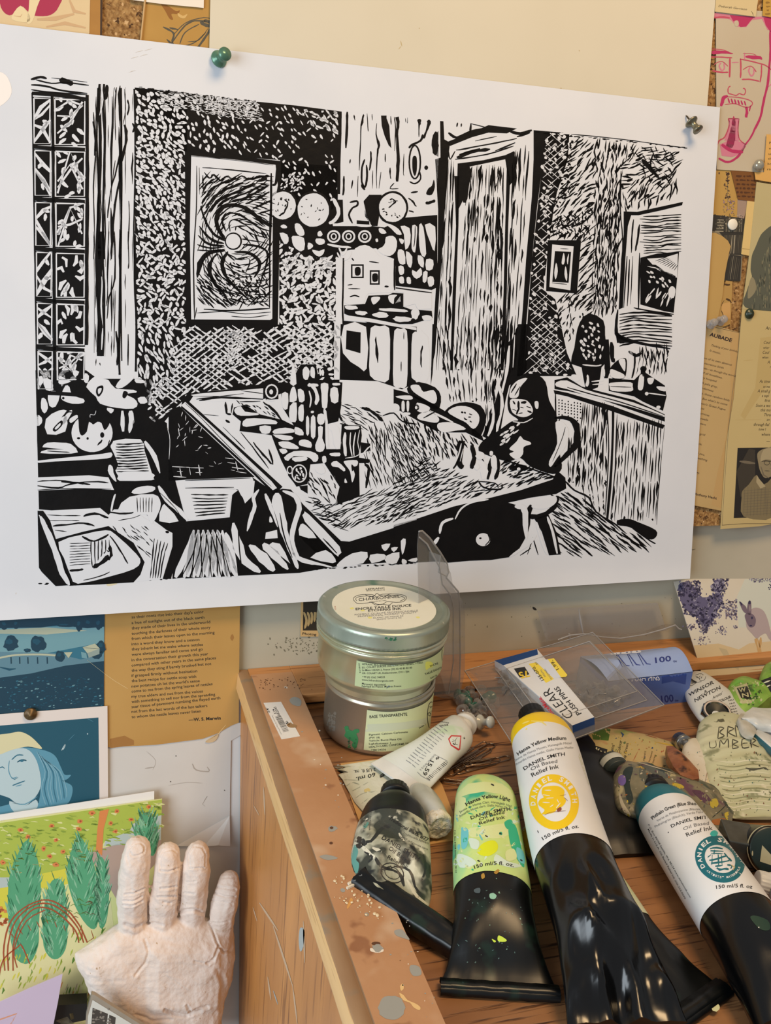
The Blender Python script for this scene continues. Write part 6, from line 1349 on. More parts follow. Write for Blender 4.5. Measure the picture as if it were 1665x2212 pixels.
def station(s):
    """(cx, cy, half-width px or (vx, vy) px, half-height m, base z) -> centre, half lateral vector, half height"""
    cx,cy,w,b_,base=s
    z=base+b_;C=dp(cx,cy,z)
    return C,w,b_
def tube_rings(st,n=48,seg=44,wr=0.0,wr0=0.5,seed=0,p=2.0,pleat=0.0):
    cs=[station(s) for s in st];Cs=[c[0] for c in cs];out=[];lat=[]
    for i,(C,w,b_) in enumerate(cs):
        t=Cs[min(i+1,len(Cs)-1)]-Cs[max(0,i-1)];t=t/np.linalg.norm(t);l=np.cross([0,0,1.0],t);l /= np.linalg.norm(l)
        if hasattr(w,'__len__'):
            v=dp(st[i][0]+w[0],st[i][1]+w[1],C[2])-C;l2=v*(1 if np.dot(v,l) > 0 else -1)
        else:l2=l*w*px_size(C)
        lat.append(l2)
    hb=[c[2] for c in cs]
    # interpolate along cumulative length
    d=[0]
    for i in range(1,len(Cs)):d.append(d[-1]+np.linalg.norm(Cs[i]-Cs[i-1]))
    S=np.linspace(0,d[-1],n)
    def cr(A,s):
        i=min(max(0,int(np.searchsorted(d,s)-1)),len(d)-2);t=(s-d[i])/(d[i+1]-d[i]+1e-12)
        a=A[i];b2=A[i+1];h=d[i+1]-d[i]
        m0=(A[i+1]-A[i-1])/(d[i+1]-d[i-1])*h if i > 0 else (b2-a);m1=(A[i+2]-A[i])/(d[i+2]-d[i])*h if i+2 < len(A) else (b2-a)
        return (2*t**3-3*t**2+1)*a+(t**3-2*t**2+t)*m0+(-2*t**3+3*t**2)*b2+(t**3-t**2)*m1
    CA,LA,HA=[np.array(x,float) for x in (Cs,lat,[[h] for h in hb])]
    rings=[]
    for k,s in enumerate(S):
        C,l,h=cr(CA,s),cr(LA,s),max(.0003,float(cr(HA,s)[0]));u=s/d[-1]
        r=[]
        for j in range(seg):
            a=2*math.pi*j/seg;ca,sa=math.cos(a),math.sin(a)
            e=2/p;x=math.copysign(abs(ca)**e,ca);z=math.copysign(abs(sa)**e,sa)
            q=C+l*x+np.array([0,0,h*z])
            if wr and u > wr0-.12 and sa > -.3:
                f=min(1,(u-wr0+.12)/.2)*wr*min(1,.35+h/.006)
                q=q+np.array([0,0,1])*f*(noise.noise((q[0]*70+seed,q[1]*38,seed*1.7))*1.0+.9*(1-2.4*abs(noise.noise((q[0]*62+seed,q[1]*34+5,seed+3))))+.15*(1-2.4*abs(noise.noise((q[0]*120+seed,q[1]*60+5,seed+9)))))*max(0,sa+.3)
            if pleat and u > .3:q=q+np.array([0,0,1])*pleat*math.sin(u*70+2*noise.noise((q[0]*60,q[1]*60,seed)))*max(0,sa)
            r.append(q)
        rings.append(r)
    return rings,S/d[-1]
def sub_rings(R,S,s0,s1,off,extra=None):
    """rings between s0 and s1, pushed outward by off (the label lies on the skin)"""
    n=max(8,int((s1-s0)*len(R)*1.3));out=[]
    for k in range(n):
        s=s0+(s1-s0)*k/(n-1);i=min(len(S)-2,max(0,int(np.searchsorted(S,s)-1)));t=(s-S[i])/(S[i+1]-S[i])
        ring=[R[i][j]*(1-t)+R[i+1][j]*t for j in range(len(R[0]))];c=sum(ring)/len(ring)
        out.append([q+(q-c)/np.linalg.norm(q-c)*off for q in ring])
    return out
def axis_of(R): 
    a=sum(R[0])/len(R[0]);b_=sum(R[3])/len(R[3]);v=a-b_;return a,v/np.linalg.norm(v)
def knurl_cap(mb,base,axis,r,h,mi=0,n=60,ridge=.04,taper=.94):
    ax=np.array(axis,float);ax /= np.linalg.norm(ax);a=np.cross(ax,[.31,.95,.05]);a /= np.linalg.norm(a);c=np.cross(ax,a);base=np.array(base)
    prof=[(.0001,0),(.96,0),(1,.05),(1,.30),(1,.32),(1-ridge*.5,.34),(taper,.9),(taper-.06,.98),(taper-.12,1),(.0001,1.0)]
    rings=[]
    for q,hh in prof:
        rr=[]
        for k in range(n):
            m=1-(ridge if (k % 3 == 0 and .33 < hh < .95) else 0);t=2*math.pi*k/n;rr.append(base+ax*h*hh+r*q*m*(a*math.cos(t)+c*math.sin(t)))
        rings.append(rr)
    mb.grid(rings,mi,True,False,True)

def paint_tube(name,label,st,mats_body,label_rng,label_mats,drawfn,cap=None,wr=0.0,wr0=.5,seed=0,band=None,seg=44,n=52,p=2.0,pleat=0.0,crimp=None,group=None,parts=None):
    R,S=tube_rings(st,n,seg,wr,wr0,seed,p,pleat)
    c0=sum(R[n//2])/seg;lo=min(q[2] for r in R for q in r)
    root=thing(name,(c0[0],c0[1],lo),label,'paint tube',group)
    b=MB();b.grid(R,0,True,False,True);b.add(R[0],[list(range(seg))],0);b.add(R[-1],[list(range(seg))[::-1]],0)
    b.build('tube_body',mats_body,root)
    if label_rng:
        def at(v):      # a place on the tube given by its height in the photograph
            if v <= 1:return v
            Y=[proj(sum(r)/seg)[1] for r in R];k=int(np.argmin([abs(y-v) for y in Y]));k=min(max(k,1),n-2);lo_,hi_=(k-1,k) if Y[k] > v else (k,k+1)
            return float(S[lo_]+(S[hi_]-S[lo_])*np.clip((v-Y[lo_])/(Y[hi_]-Y[lo_]+1e-9),0,1))
        s0,s1=at(label_rng[0]),at(label_rng[1]);band=(at(band)-s0)/(s1-s0) if band else band;L=sub_rings(R,S,s0,s1,.00022);nl=len(L)
        b=MB();b.grid(L,0,True,False,True,matf=(lambda i,j:1 if band and i < band*nl else 0))
        F=OnMesh(b,.00005)
        if drawfn:crop();drawfn(Draw(b,F));crop()
        b.build('label',label_mats,root)
    if cap:
        a,v=axis_of(R)
        cm,r,h,off,kind=cap;b=MB()
        if kind == 'knurl':b.lathe([(r*.66,-.004),(r*.66,off)],a,v,24,0);knurl_cap(b,a+v*off,v,r,h,0)
        b.build('cap',cm,root)
    if crimp:
        b=MB();e=R[-1];c=sum(e)/len(e);i1=max(range(seg),key=lambda j:np.dot(e[j]-c,e[0]-c));e0,e1=e[0],e[seg//2]
        t=c-sum(R[-4])/seg;t[2]=0;t /= np.linalg.norm(t);ln,th=crimp
        h=(e1-e0)/2;m_=(e0+e1)/2;m_=m_+t*ln*.5;m_[2]=max(th,m_[2])+.001
        N_=26
        for sgn,zz in ((0,0),(1,.0009)):
            rows=[]
            for (u,z) in ((-.55,-th),(-.55,th),(.1,th*1.35),(.5,th*.9),(.52,-th)):
                rows.append([m_+h*(1.02*(2*k/N_-1))+t*(ln*u*(1-.35*sgn))+np.array([0,0,z+zz+.0005*noise.noise((k*.5,u*3,seed))]) for k in range(N_+1)])
            b.grid(rows,0,True)
        b.build('crimped_end',M_crimp if mats_body[0] is M_blk or len(mats_body) == 1 and mats_body[0] is M_blk2 else mats_body[0],root)
    return root,R,S
M_blk2=mat('glossy_black_plastic','040405','060708',scale=20,rough=.21,spec=.6)
M_blk3=mat('smeared_black_plastic','070B0D','05080A',scale=50,rough=.33,spots=[('12261F',55,.6,.08),('38565A',130,.72,.03)])

# ---------- the two ink cans
C0=dp(800,1637,0.0);dd=C0[:2]/np.linalg.norm(C0[:2]);CC=np.array([C0[0]+dd[0]*.0375+.0022,C0[1]+dd[1]*.0375,0])
CU=dp(827,1311,.0955);CU[2]=0;CU[:2]=CU[:2]*.7+CC[:2]*.3
M_tin=mat('tin','A9A08E','C0B9A6',scale=14,rough=.32,metal=.75,stretch=(1,1,.3),spots=[('7A6F60',30,.64,.15),('D5D0BE',60,.66,.1)])
M_tin2=mat('greenish_tin','B4B694','C9CBB4',scale=18,rough=.3,metal=.7,stretch=(1,1,.4),spots=[('8D9A7A',35,.64,.12)])
M_lid=mat('lid_tin','9DA898','B3BBAC',scale=30,rough=.35,metal=.6,spots=[('6F8F7C',40,.62,.1),('C9CFC2',120,.7,.04)])
M_cream=mat('can_label','D8DAAE','D0D6A4',scale=20,rough=.45)
M_crm2=flat('C9CDB0')
low=thing('ink_can',CC,'lower tin of etching base, stained green at the lower left, carrying another tin','ink can','stacked ink tins')
b=MB();r=.0374
b.lathe([(.0001,0.0003),(r-.004,.0003),(r-.0022,.0006),(r-.0006,.0022),(r,.0048),(r,.037),(r+.0005,.0374),(r+.0005,.0386),(r-.0004,.0392),(r-.0004,.0404),(r+.0005,.0411),(r+.0003,.0428),(r-.0016,.0433),(r-.0016,.0415),(.0001,.041)],CC,(0,0,1),90)
F=OnMesh(b,.00005);D=Draw(b,F);crop(520,1220,3.083)
D.blob([(690,1080),(715,1075),(722,1098),(745,1105),(760,1095),(785,1095),(788,1115),(770,1125),(782,1160),(775,1200),(760,1222),(740,1205),(745,1180),(722,1165),(690,1140),(698,1115)],1,2,4)
for k in range(26):D.ell((715+rnd.random()*60,1150+rnd.random()*80),2+rnd.random()*6,2+rnd.random()*5,1 if rnd.random() < .7 else 2,3,7)
for k in range(60):D.ell((578+rnd.random()*50,980+rnd.random()*130),2+rnd.random()*7,2+rnd.random()*10,3,1,7,0,.6)
b.build('can_body',[M_tin,flat('2F7A44'),flat('1D4A2C'),flat('6E665A')],low)
def wraplabel(root,x0,x1,y0,y1,rr,z0,z1,mats,draw,name='label',CC=CC):
    """label on a can between two photograph columns"""
    def ang(x,y,z):
        rA=ray(x,y);o=CAM-np.array([CC[0],CC[1],0]);A=rA[0]**2+rA[1]**2;B=2*(o[0]*rA[0]+o[1]*rA[1]);C_=o[0]**2+o[1]**2-rr**2;disc=max(0,B*B-4*A*C_)
        t=(-B-math.sqrt(disc))/(2*A);p=o+rA*t;return math.atan2(p[1],p[0])
    a0,a1=ang(x0,y0,0),ang(x1,y1,0)
    if a1 < a0:a1 += 2*math.pi
    b=MB();n=48
    b.grid([[(CC[0]+(rr+.0002)*math.cos(a0+(a1-a0)*k/n),CC[1]+(rr+.0002)*math.sin(a0+(a1-a0)*k/n),z0+(z1-z0)*j/6) for k in range(n+1)] for j in range(7)],0,True)
    F=OnMesh(b,.00005);D=Draw(b,F);draw(D);crop()
    return b.build(name,mats,root)
def d_low(D):
    crop(520,1220,3.083)
    D.poly([(830,1062),(950,1058),(1080,1048),(1200,1030),(1238,1018),(1238,1060),(1200,1078),(1080,1098),(950,1110),(830,1112)],1,1)
    D.text('BASE TRANSPARENTE',(858,1022),(1108,1004),19,2,2,.012)
    for t,y0,x1,y1 in (('Pigment: Calcium Carbonate',1138,1112,1118),('(PW 18)',1158,925,1155),('Vehicle: Burnt Plate Oil',1178,1068,1166),('Lightfastness: 1',1198,998,1192),('HEALTH LABEL CONFORMS TO',1220,1120,1195),('ASTM D4236',1241,966,1236)):D.text(t,(854,y0),(x1,y1),12,2,2,.006)
    D.text('Series 1',(1188,1092),(1232,1066),12,2,2,0,.3)
    D.ring((1268,1005),26,92,4,2,2,24);D.text('CEY',(1252,1010),(1285,990),24,2,2,.01);D.text('Im',(1262,955),(1285,945),16,2,2)
wraplabel(low,788,938,1590,1560,.0374,.0050,.0350,[M_cream,M_crm2,T_blk],d_low)
up=thing('ink_can',CU+np.array([0,0,.0437]),'upper tin of etching ink with a white-labelled screw lid, stacked on the lower tin','ink can','stacked ink tins')
Z0=.0437;r=.0424;b=MB()
b.lathe([(.0001,Z0),(.0362,Z0),(.0368,Z0+.001),(.0368,Z0+.0042),(.0374,Z0+.0052),(.0400,Z0+.0085),(.0418,Z0+.0108),(r,Z0+.0135),(r,Z0+.0320),(r+.0006,Z0+.0324),(.0440,Z0+.0345),(.0441,Z0+.0358),(.0436,Z0+.0366),(.0432,Z0+.0368),(.0436,Z0+.0374),(.0443,Z0+.0384),(.0440,Z0+.0396),(.0430,Z0+.040)],CU,(0,0,1),90)
F=OnMesh(b,.00005);D=Draw(b,F);crop(520,1220,3.083);D.ell((1070,553),8,5,1,1,8);crop()
b.build('can_body',[M_tin2,flat('2F7A55')],up)
def d_up(D):
    crop(520,1220,3.083)
    for t,x0,y0,x1,y1 in (('LEFRANC BOURGEOIS',808,665,985,670),('EU: COLART EUROPE SAS, 5, rue René Panhard, F-72021',808,690,1212,656),('Le Mans CEDEX 2, France (33) 02 43 83 83 00',808,707,1140,690),('UK: COLART UK, Kidderminster, DY11 7JN',808,727,1120,716),('+44 (0) 1562 744522',808,750,960,752),('www.lefrancbourgeois.com',806,770,1016,776),('Marque(s) déposée(s)',806,796,965,802),('Fabriqué en France. Made in France',806,814,1068,812)):
        D.text(t,(x0,y0),(x1,y1),12,1,2,.006,mid=((x0+x1)/2,(y0+y1)/2+4))
    D.text('008574',(783,655),(790,720),9,1,2,0,up=(1,0))
    D.blob([(1230,650),(1262,645),(1280,660),(1275,680),(1250,690),(1232,700)],2,1,3);D.text('TAILLE DOUCE',(1228,735),(1340,690),13,1,2,.01);D.text('BLANC DE NEIGE',(1265,760),(1335,725),10,1,2,.005);D.text('ENCRE',(1262,680),(1315,660),12,1,2,.005)
    D.stroke([(970,825),(985,805),(1000,812)],4,3,3);D.stroke([(975,660),(1000,668),(1035,672)],3,3,3);D.ring((1350,600),12,60,3,1,2,16)
    D.poly([(800,880),(900,870),(900,872),(800,882)],1,1)
wraplabel(up,770,958,1430,1400,.0424,Z0+.0125,Z0+.0305,[mat('pale_green_label','C5CFA2','BBCB9A',scale=30,rough=.4),T_blk,flat('D8DE6A'),flat('4A6690')],d_up,CC=CU)
b=MB();rl=.0443;ZL=Z0+.0402
n=180;rings=[]
for (q,h,k_) in ((rl-.0016,0,0),(rl,.0006,0),(rl,.0022,1),(rl,.0085,1),(rl-.0002,.0105,0),(rl-.0016,.0120,0),(rl-.0036,.0122,0),(rl-.0050,.0112,0),(rl-.0058,.0110,0),(.0001,.0110,0)):
    rings.append([(CU[0]+(q-(.0005 if k_ and j % 2 else 0))*math.cos(2*math.pi*j/n),CU[1]+(q-(.0005 if k_ and j % 2 else 0))*math.sin(2*math.pi*j/n),ZL+h) for j in range(n)])
b.grid(rings,0,True,False,True)
F=OnMesh(b,.00005);D=Draw(b,F);crop(520,1220,3.083)
for k in range(14):D.ell((960+rnd.random()*80,482+rnd.random()*22),5+rnd.random()*9,3+rnd.random()*4,1,1,8,0,.5)
crop()
lid=b.build('lid',[M_lid,flat('2E6B4A')],up)
zl=ZL+.0110+.00025
b=MB();rp=.0348
top=[(CU[0]+rp*math.cos(t),CU[1]+rp*math.sin(t),zl) for t in [2*math.pi*k/60 for k in range(60)]];b.add(top,[list(range(60))],0)
b.add([(p[0],p[1],p[2]-.0003) for p in top]+top,[[k,(k+1) % 60,60+(k+1) % 60,60+k] for k in range(60)],0)
D=Draw(b,Desk(zl,.00004));crop(520,1220,3.083)
D.text('LEFRANC',(833,168),(958,160),11,1,2,.01);D.text('BOURGEOIS',(838,176),(960,170),6,1,2,0)
D.text('CHARBONNEL',(785,242),(1062,218),20,1,2,.004);D.text('FONDÉE EN 1862',(858,248),(970,240),5,1,2)
for P in ([(760,245),(748,225),(775,205),(820,198),(880,200),(905,215),(930,200),(960,195),(1040,195),(1090,205),(1103,222),(1080,245),(1030,250),(975,245),(945,262),(905,262),(880,250),(830,255),(780,258),(762,246)],[(772,240),(765,225),(790,212),(850,208),(890,214)],[(960,206),(1040,204),(1085,216),(1088,228),(1060,242)],[(830,200),(860,212),(890,205),(905,190),(930,204),(960,206),(1000,192)],[(870,250),(900,268),(940,262),(985,268),(1010,252)]):D.stroke(P,3,1,2,.2,4)
D.text('ENCRE TAILLE DOUCE',(765,302),(1135,276),15,1,2,.02);D.text('ETCHING INK',(848,312),(1070,298),14,1,2,.02)
D.text('PIGMENT QUALITÉ PROFESSIONNELLE',(758,338),(1180,310),11,2,2,0);D.text('PROFESSIONAL PIGMENT QUALITY',(780,350),(1172,322),11,2,2,0);D.text('BLANC DE NEIGE RS',(882,358),(1082,344),8,2,2,.004);D.text('SNOW WHITE RS',(905,369),(1070,356),8,2,2,.004)
for (x,y) in ((740,290),(810,305),(1180,350),(860,352)):D.ell((x,y),14,6,3,1,10,0,.5)
D.text('PCD',(622,275),(626,300),9,4,2,0,up=(1,0));crop()
b.build('lid_label',[mat('lid_paper','E8E9DA','E2E4D2',scale=30,rough=.5),T_blk,T_gry,flat('E8E68A'),flat('B05A4A')],up)

# ---------- barcode sticker on the border
b=MB();F=Desk(ZF+.00015,.00005);Q=[(569,1518),(607,1516),(648,1590),(608,1597)]
b.prism([F(*q) for q in Q],[F(*q)-np.array([0,0,.00012]) for q in Q]);D=Draw(b,F);crop(520,1220,3.083)
u=np.array([.47,.88]);v=np.array([.90,-.22])
for k in range(22):
    o=np.array([228,1015])+u*(k*5.4)+v*(2);D.stroke([tuple(o),tuple(o+v*42)],1.2+2.6*rnd.random(),1,1,0)
D.text('Scanner & Signal Room',(206,1005),(268,1130),8,1,1,.0,up=(.9,-.25));D.text('AR2043',(265,1005),(235,945),20,1,1,.01,up=(-.9,.2));D.text('1/4',(235,990),(222,960),14,1,1,.01,up=(-.9,.2));D.text("24'",(195,985),(182,950),16,1,1,.01,up=(-.9,.2));D.text('$',(295,1045),(310,1070),16,1,1)
D.blob([(305,1065),(330,1050),(345,1060),(372,1068),(368,1082),(340,1085),(318,1080)],2,2,3);D.blob([(312,1062),(328,1056),(322,1070)],3,3);crop()
b.build('barcode_sticker',[flat('E6E6E4'),T_blk,flat('A08058'),flat('6E5230')],None,'white barcode sticker stuck on the brown border near the wall','sticker')

# ---------- tan card and torn tube under the small tube
b=MB();F=Desk(.0006);Q=[(735,1649),(830,1638),(930,1655),(955,1695),(978,1755),(980,1815),(860,1835),(790,1815),(757,1722)]
b.prism([F(*q) for q in Q],[F(*q)-np.array([0,0,.0005]) for q in Q])
b.build('tan_card',P_('D8AC72',c2='D0A268'),None,'tan card lying under the torn 60 ml tube','card')
tt_=thing('torn_tube',dp(800,1690,.0008),'flattened torn white 60 ml paint tube lying on the tan card','paint tube')
b=MB();N_=14
Lf=[(721,1655),(742,1658),(728,1663),(744,1668),(731,1673),(740,1684),(748,1700),(757,1716),(766,1733),(782,1752)];Rt=[(815,1641),(850,1646),(862,1660),(870,1675),(880,1690),(890,1705),(890,1715),(880,1728),(865,1742),(842,1760)]
rows=[]
for (l,r_) in zip(Lf,Rt):
    row=[]
    for k in range(N_+1):
        t=k/N_;x,y=l[0]*(1-t)+r_[0]*t,l[1]*(1-t)+r_[1]*t;z=.0012+.0032*math.sin(math.pi*t)**.6+.0007*noise.noise((x*.12,y*.2,2))
        row.append(dp(x,y,max(.0009,z)))
    rows.append(row)
b.grid(rows,0,True);b.grid([[np.array([p[0],p[1],.0007]) for p in r_] for r_ in rows][::-1],0,True)
F=OnMesh(b,.00008);D=Draw(b,F);crop(700,1540,3.469)
D.text('60 ml.',(382,448),(238,484),28,1,2,.012,up=(.12,1));D.text('2 US fl. oz.',(385,412),(222,432),24,1,2,.006,up=(.12,1));D.text('e',(455,445),(415,470),34,1,2,.02,up=(.12,1))
for P in ([(150,560),(220,520),(300,560)],[(230,640),(300,600),(380,590)],[(280,680),(330,640)],[(150,500),(260,505)],[(110,410),(200,400)],[(200,590),(260,560),(330,520)]):D.stroke(P,5,2,1,.7,3,.6)
D.blob([(300,575),(335,565),(345,585),(310,598)],3,1);crop()
b.build('tube_skin',[mat('crumpled_white','D5D9C6','DDE0D4',scale=90,rough=.5,bump=.5,bscale=150,spots=[('C3CDA0',80,.62,.08)]),T_blk,flat('AAB2A2'),flat('D9C98A')],tt_)

# ---------- small white tube with price label
def d_s18(D):
    crop(520,1220,3.083)
    D.poly([(1380,1160),(1400,1135),(1468,1138),(1460,1230),(1448,1238),(1398,1205)],1,2);D.poly([(1389,1163),(1404,1144),(1461,1146),(1452,1226),(1402,1198)],0,3)
    D.stroke([(1440,1150),(1425,1175),(1410,1165)],4,2,4);D.stroke([(1425,1175),(1428,1195),(1445,1200)],5,2,4);D.stroke([(1418,1180),(1405,1178)],3,2,4);D.ell((1418,1195),10,4,2,4,8,.6);D.text('3',(1478,1150),(1486,1163),10,2,4)
    up=(.80,-.45)
    D.text('15.59',(1260,1300),(1208,1395),30,2,3,.014,up=(.86,.42)) ;D.text('#',(1318,1278),(1296,1288),16,2,3,.02);D.text('5090.4021',(1290,1260),(1190,1365),14,3,3,0,up=(.86,.42))
    for k in range(15):
        a=(1380-k*8.6,1322+k*8);D.stroke([a,(a[0]-22,a[1]-16)],1.5+3*rnd.random(),2,3,0)
    D.stroke([(1175,1380),(1200,1405),(1260,1440)],4,3,3,.3);D.stroke([(1300,1270),(1380,1310)],3,3,3,.3)
    for k in range(15):
        x0,y0=1310-k*15,1062+k*17;D.stroke([(x0,y0),(x0+36,y0+26)],5,3,2,.2,1,1.0);D.stroke([(x0+42,y0+30),(x0+60+rnd.random()*20,y0+44+rnd.random()*10)],4,3,2,.2,1,1)
    D.text('COLOUR',(1325,1078),(1382,1072),10,2,3,.02);D.text('Artists',(1335,1050),(1385,1058),10,2,3,0)
t18,R18,S18=paint_tube('paint_tube','small white paint tube with a price label and red diamond mark beside the tins',
    [(1001,1570,(13,12),.0035,.010),(997,1576,(24,22),.0085,.0055),(985,1588,(27,26),.0100,.0045),(962,1606,(29,28),.0098,.0045),(930,1632,(36,30),.0078,.0050),(895,1656,(45,34),.0045,.0060),(860,1680,(54,38),.0012,.0068),(853,1686,(56,39),.0008,.0066)],
    [M_whitepl],(.12,.90),[mat('tube_white','DCE0DC','D4DCD2',scale=40,rough=.3,bump=.15,bscale=120,spots=[('C4D8BC',50,.62,.1)]),flat('C23A3A'),T_blk,flat('8D9296')],d_s18,cap=(M_whitepl,.0085,.0075,.0012,'knurl'))

# ---------- paper clips
M_wire=mat('steel_wire','A58E78','8E7864',rough=.25,metal=1.0)
def clip(p,q,w,z,label):
    """p: double-loop end, q: other end, w: width in px"""
    a,c=dp(*p,z),dp(*q,z);ax=(c-a);L=np.linalg.norm(ax);ax /= L;lt=np.cross([0,0,1.0],ax)*w*px_size(a);pts=[]
    def arc(cx,r,s,e,off=0):
        for k in range(9):
            t=s+(e-s)*k/8;pts.append(a+ax*(cx+r*L_*math.cos(t))+lt*(off+r*2*math.sin(t)/2*1.0))
    L_=np.linalg.norm(lt)
    pts.append(a+ax*L*.30+lt*.5)
    def loop(cx,r,sgn,o):
        for k in range(9):
            t=-math.pi/2+math.pi*k/8;pts.append(a+ax*(cx+sgn*r*L_*math.cos(t))+lt*(o-r*math.sin(t)*(1)))
    loop(L-.5*L_,.5,1,0); 
    pts.append(a+ax*L*.4-lt*.5)
    n0=len(pts)
    for k in range(9):t=-math.pi/2+math.pi*k/8;pts.append(a+ax*(.42*L_-.42*L_*math.cos(t))+lt*(-.08+.42*math.sin(t)))
    pts.append(a+ax*L*.5+lt*.34)
    for k in range(7):t=math.pi/2-math.pi*k/6;pts.append(a+ax*(L*.82+.3*L_*math.cos(t)-.3*L_)+lt*(.04+.30*math.sin(t)))
    pts.append(a+ax*L*.32-lt*.26)
    b=MB();b.tube(pts,.00045,7);b.build('paper_clip',M_wire,None,label,'paper clip','paper clips beside the small white tube')
clip((1067,1608),(978,1660),20,.0008,'steel paper clip lying furthest back beside the small white tube')
clip((1060,1618),(968,1672),17,.0018,'thin steel paper clip overlapping the rearmost clip')
clip((1101,1636),(982,1668),19,.0008,'steel paper clip whose loop points at the yellow medium tube')
clip((1080,1640),(1000,1652),16,.0026,'steel paper clip lying across its neighbours')
clip((955,1684),(1060,1700),15,.0018,'steel paper clip with bright straight wires behind the light yellow tube')
clip((1050,1604),(972,1650),13,.0030,'short steel paper clip on top of the rear clips')

# ---------- small translucent tube with a crusted mouth
t17=thing('crusted_tube',dp(930,1760,0),'small translucent tube with a white crusted mouth behind the traditional black tube','paint tube')
Rr,Ss=tube_rings([(905,1700,(14,4),.0030,.001),(912,1715,(30,8),.0070,.001),(920,1735,(36,8),.0085,.001),(930,1755,(36,8),.0090,.001),(940,1770,(30,5),.0085,.0015),(944,1778,(26,4),.008,.002)],24,30)
b=MB();b.grid(Rr,0,True,False,True);b.add(Rr[-1],[list(range(30))[::-1]],0);b.add(Rr[0],[list(range(30))],0);b.build('tube_shoulder',mat('milky_plastic','C3C7C2','B2B8B0',rough=.2,scale=60,spots=[('DADDD8',70,.62,.05)]),t17)
b=MB();cc=sum(Rr[-1])/30;ax=cc-sum(Rr[-6])/30;ax /= np.linalg.norm(ax)
rings=[]
for (q,h) in ((1.02,-.003),(1.10,0),(1.08,.003),(.9,.0048),(.82,.0038),(.5,.0042),(.2,.005),(.01,.0052)):
    a1=np.cross(ax,[0,0,1.0]);a1 /= np.linalg.norm(a1);a2=np.cross(ax,a1)
    rings.append([cc+ax*h+.0078*q*(1+.12*noise.noise((math.cos(2*math.pi*k/30)*2,math.sin(2*math.pi*k/30)*2,h*300)))*(a1*math.cos(2*math.pi*k/30)+a2*math.sin(2*math.pi*k/30))+ax*.0008*noise.noise((k,h*900,q*3)) for k in range(30)])
b.grid(rings,0,True,False,True);b.build('crusted_paint',mat('white_crust','E6E2D6','D2C8AE',scale=250,rough=.7,bump=.8,bscale=400,spots=[('B89A62',200,.62,.08)]),t17)

# ---------- traditional black tube, flattened with its tail folded over
M_smear=mat('smeared_black_label','A9AC98','C9CBB8',scale=55,rough=.42,bump=.4,bscale=90,lo=.42,hi=.58,distort=1.5,
              spots=[('3A403A',45,.52,.07),('23282A',75,.60,.05),('5FA39A',28,.66,.06),('E0DFCC',90,.66,.05)])
def d_tb(D):
    crop(700,1540,3.469)
    D.text('Traditional Black #77',(482,795),(775,965),26,1,2,.02,mid=(620,880));D.text('Noir Traditionnel #77, Traditionelle Schwarz',(390,790),(780,985),16,2,2,0,mid=(580,900));D.text('Tradicional negro #77, Tradizionale nero',(395,830),(775,1030),16,2,2,0,mid=(580,940))
    D.text('DANIEL SMITH',(428,945),(705,1110),34,1,2,.012);D.text('Oil Based',(478,1022),(630,1130),32,1,2,.008);D.text('Relief Ink',(470,1090),(620,1172),30,1,2,.008)
    D.text('P.O. Box 84268 Seattle',(345,745),(335,880),12,2,2,0,up=(1,.1));D.text('Made in U.S.A.',(310,745),(290,900),12,2,2,0,up=(1,.1))
    D.ring((510,1200),90,70,8,1,2,20,.5);D.ring((510,1200),60,42,5,1,2,18,.5);D.text('NIEL',(430,1190),(520,1160),22,1,3,.02)
    for P,w,m_ in (([(250,930),(300,980),(240,1000)],40,3),([(230,960),(350,960),(440,860),(500,850)],26,3),([(380,1080),(430,1150),(560,1200),(600,1300)],22,3),([(520,1150),(640,1180),(680,1300),(740,1380)],20,3),([(300,1040),(360,1080),(330,1120)],16,3),([(740,1060),(760,1160),(730,1260)],16,3),([(220,1000),(215,1080),(240,1200)],22,4),([(330,820),(300,860)],30,4),([(560,900),(600,960)],18,5),([(620,1250),(700,1380),(780,1440)],22,5),([(360,1010),(430,1040)],24,5),([(280,1000),(330,1040),(380,1090)],26,5)):D.stroke(P,w,m_,1,.5,3,.7)
    D.blob([(210,1000),(235,990),(255,1040),(240,1100),(262,1130),(250,1200),(225,1180),(205,1080)],4,1)
t4,R4,S4=paint_tube('paint_tube','grimy black and white relief ink tube marked traditional black with its tail folded over',
    [(853,1728,36,.0080,.006),(853,1738,50,.0100,.004),(852,1752,64,.0115,.0022),(850,1780,74,.0120,.001),(846,1825,82,.0110,.0005),(843,1880,88,.0090,.0005),(846,1930,86,.0065,.0005),(852,1975,70,.0040,.0005),(856,1995,50,.002,.0005)],
    [M_blk3],(1788,.97),[M_smear,T_blk,flat('4C504C',.5),flat('2A2E2E',.4),flat('5D9C94',.45),flat('DAD9C6',.45)],d_tb,cap=(M_blkcap,.0092,.0085,.0012,'knurl'),wr=.0022,wr0=.3,seed=4)
b=MB()
A_,B_=dp(776,1896,.012),dp(992,2042,.006);ax=(B_-A_)/np.linalg.norm(B_-A_);lt=np.cross([0,0,1.0],ax);hw=29*px_size(A_)
rows=[]
for k in range(31):
    t=k/30;c=A_*(1-t)+B_*t;row=[]
    for (u,z) in ((-1,-.0045),(-1.05,0),(-1,.003),(-.8,.0042),(-.1,.0036),(-.05,.0047),(.75,.0042),(.95,.0030),(1.05,0),(1,-.0045)):
        row.append(c+lt*hw*u*(1+.10*math.sin(t*math.pi))+np.array([0,0,z+.0006*noise.noise((t*9,u*2,8))*(1 if z > 0 else 0)]))
    rows.append(row)
b.grid(rows,0,True);b.add(rows[0],[list(range(10))],0);b.add(rows[-1],[list(range(10))[::-1]],0)
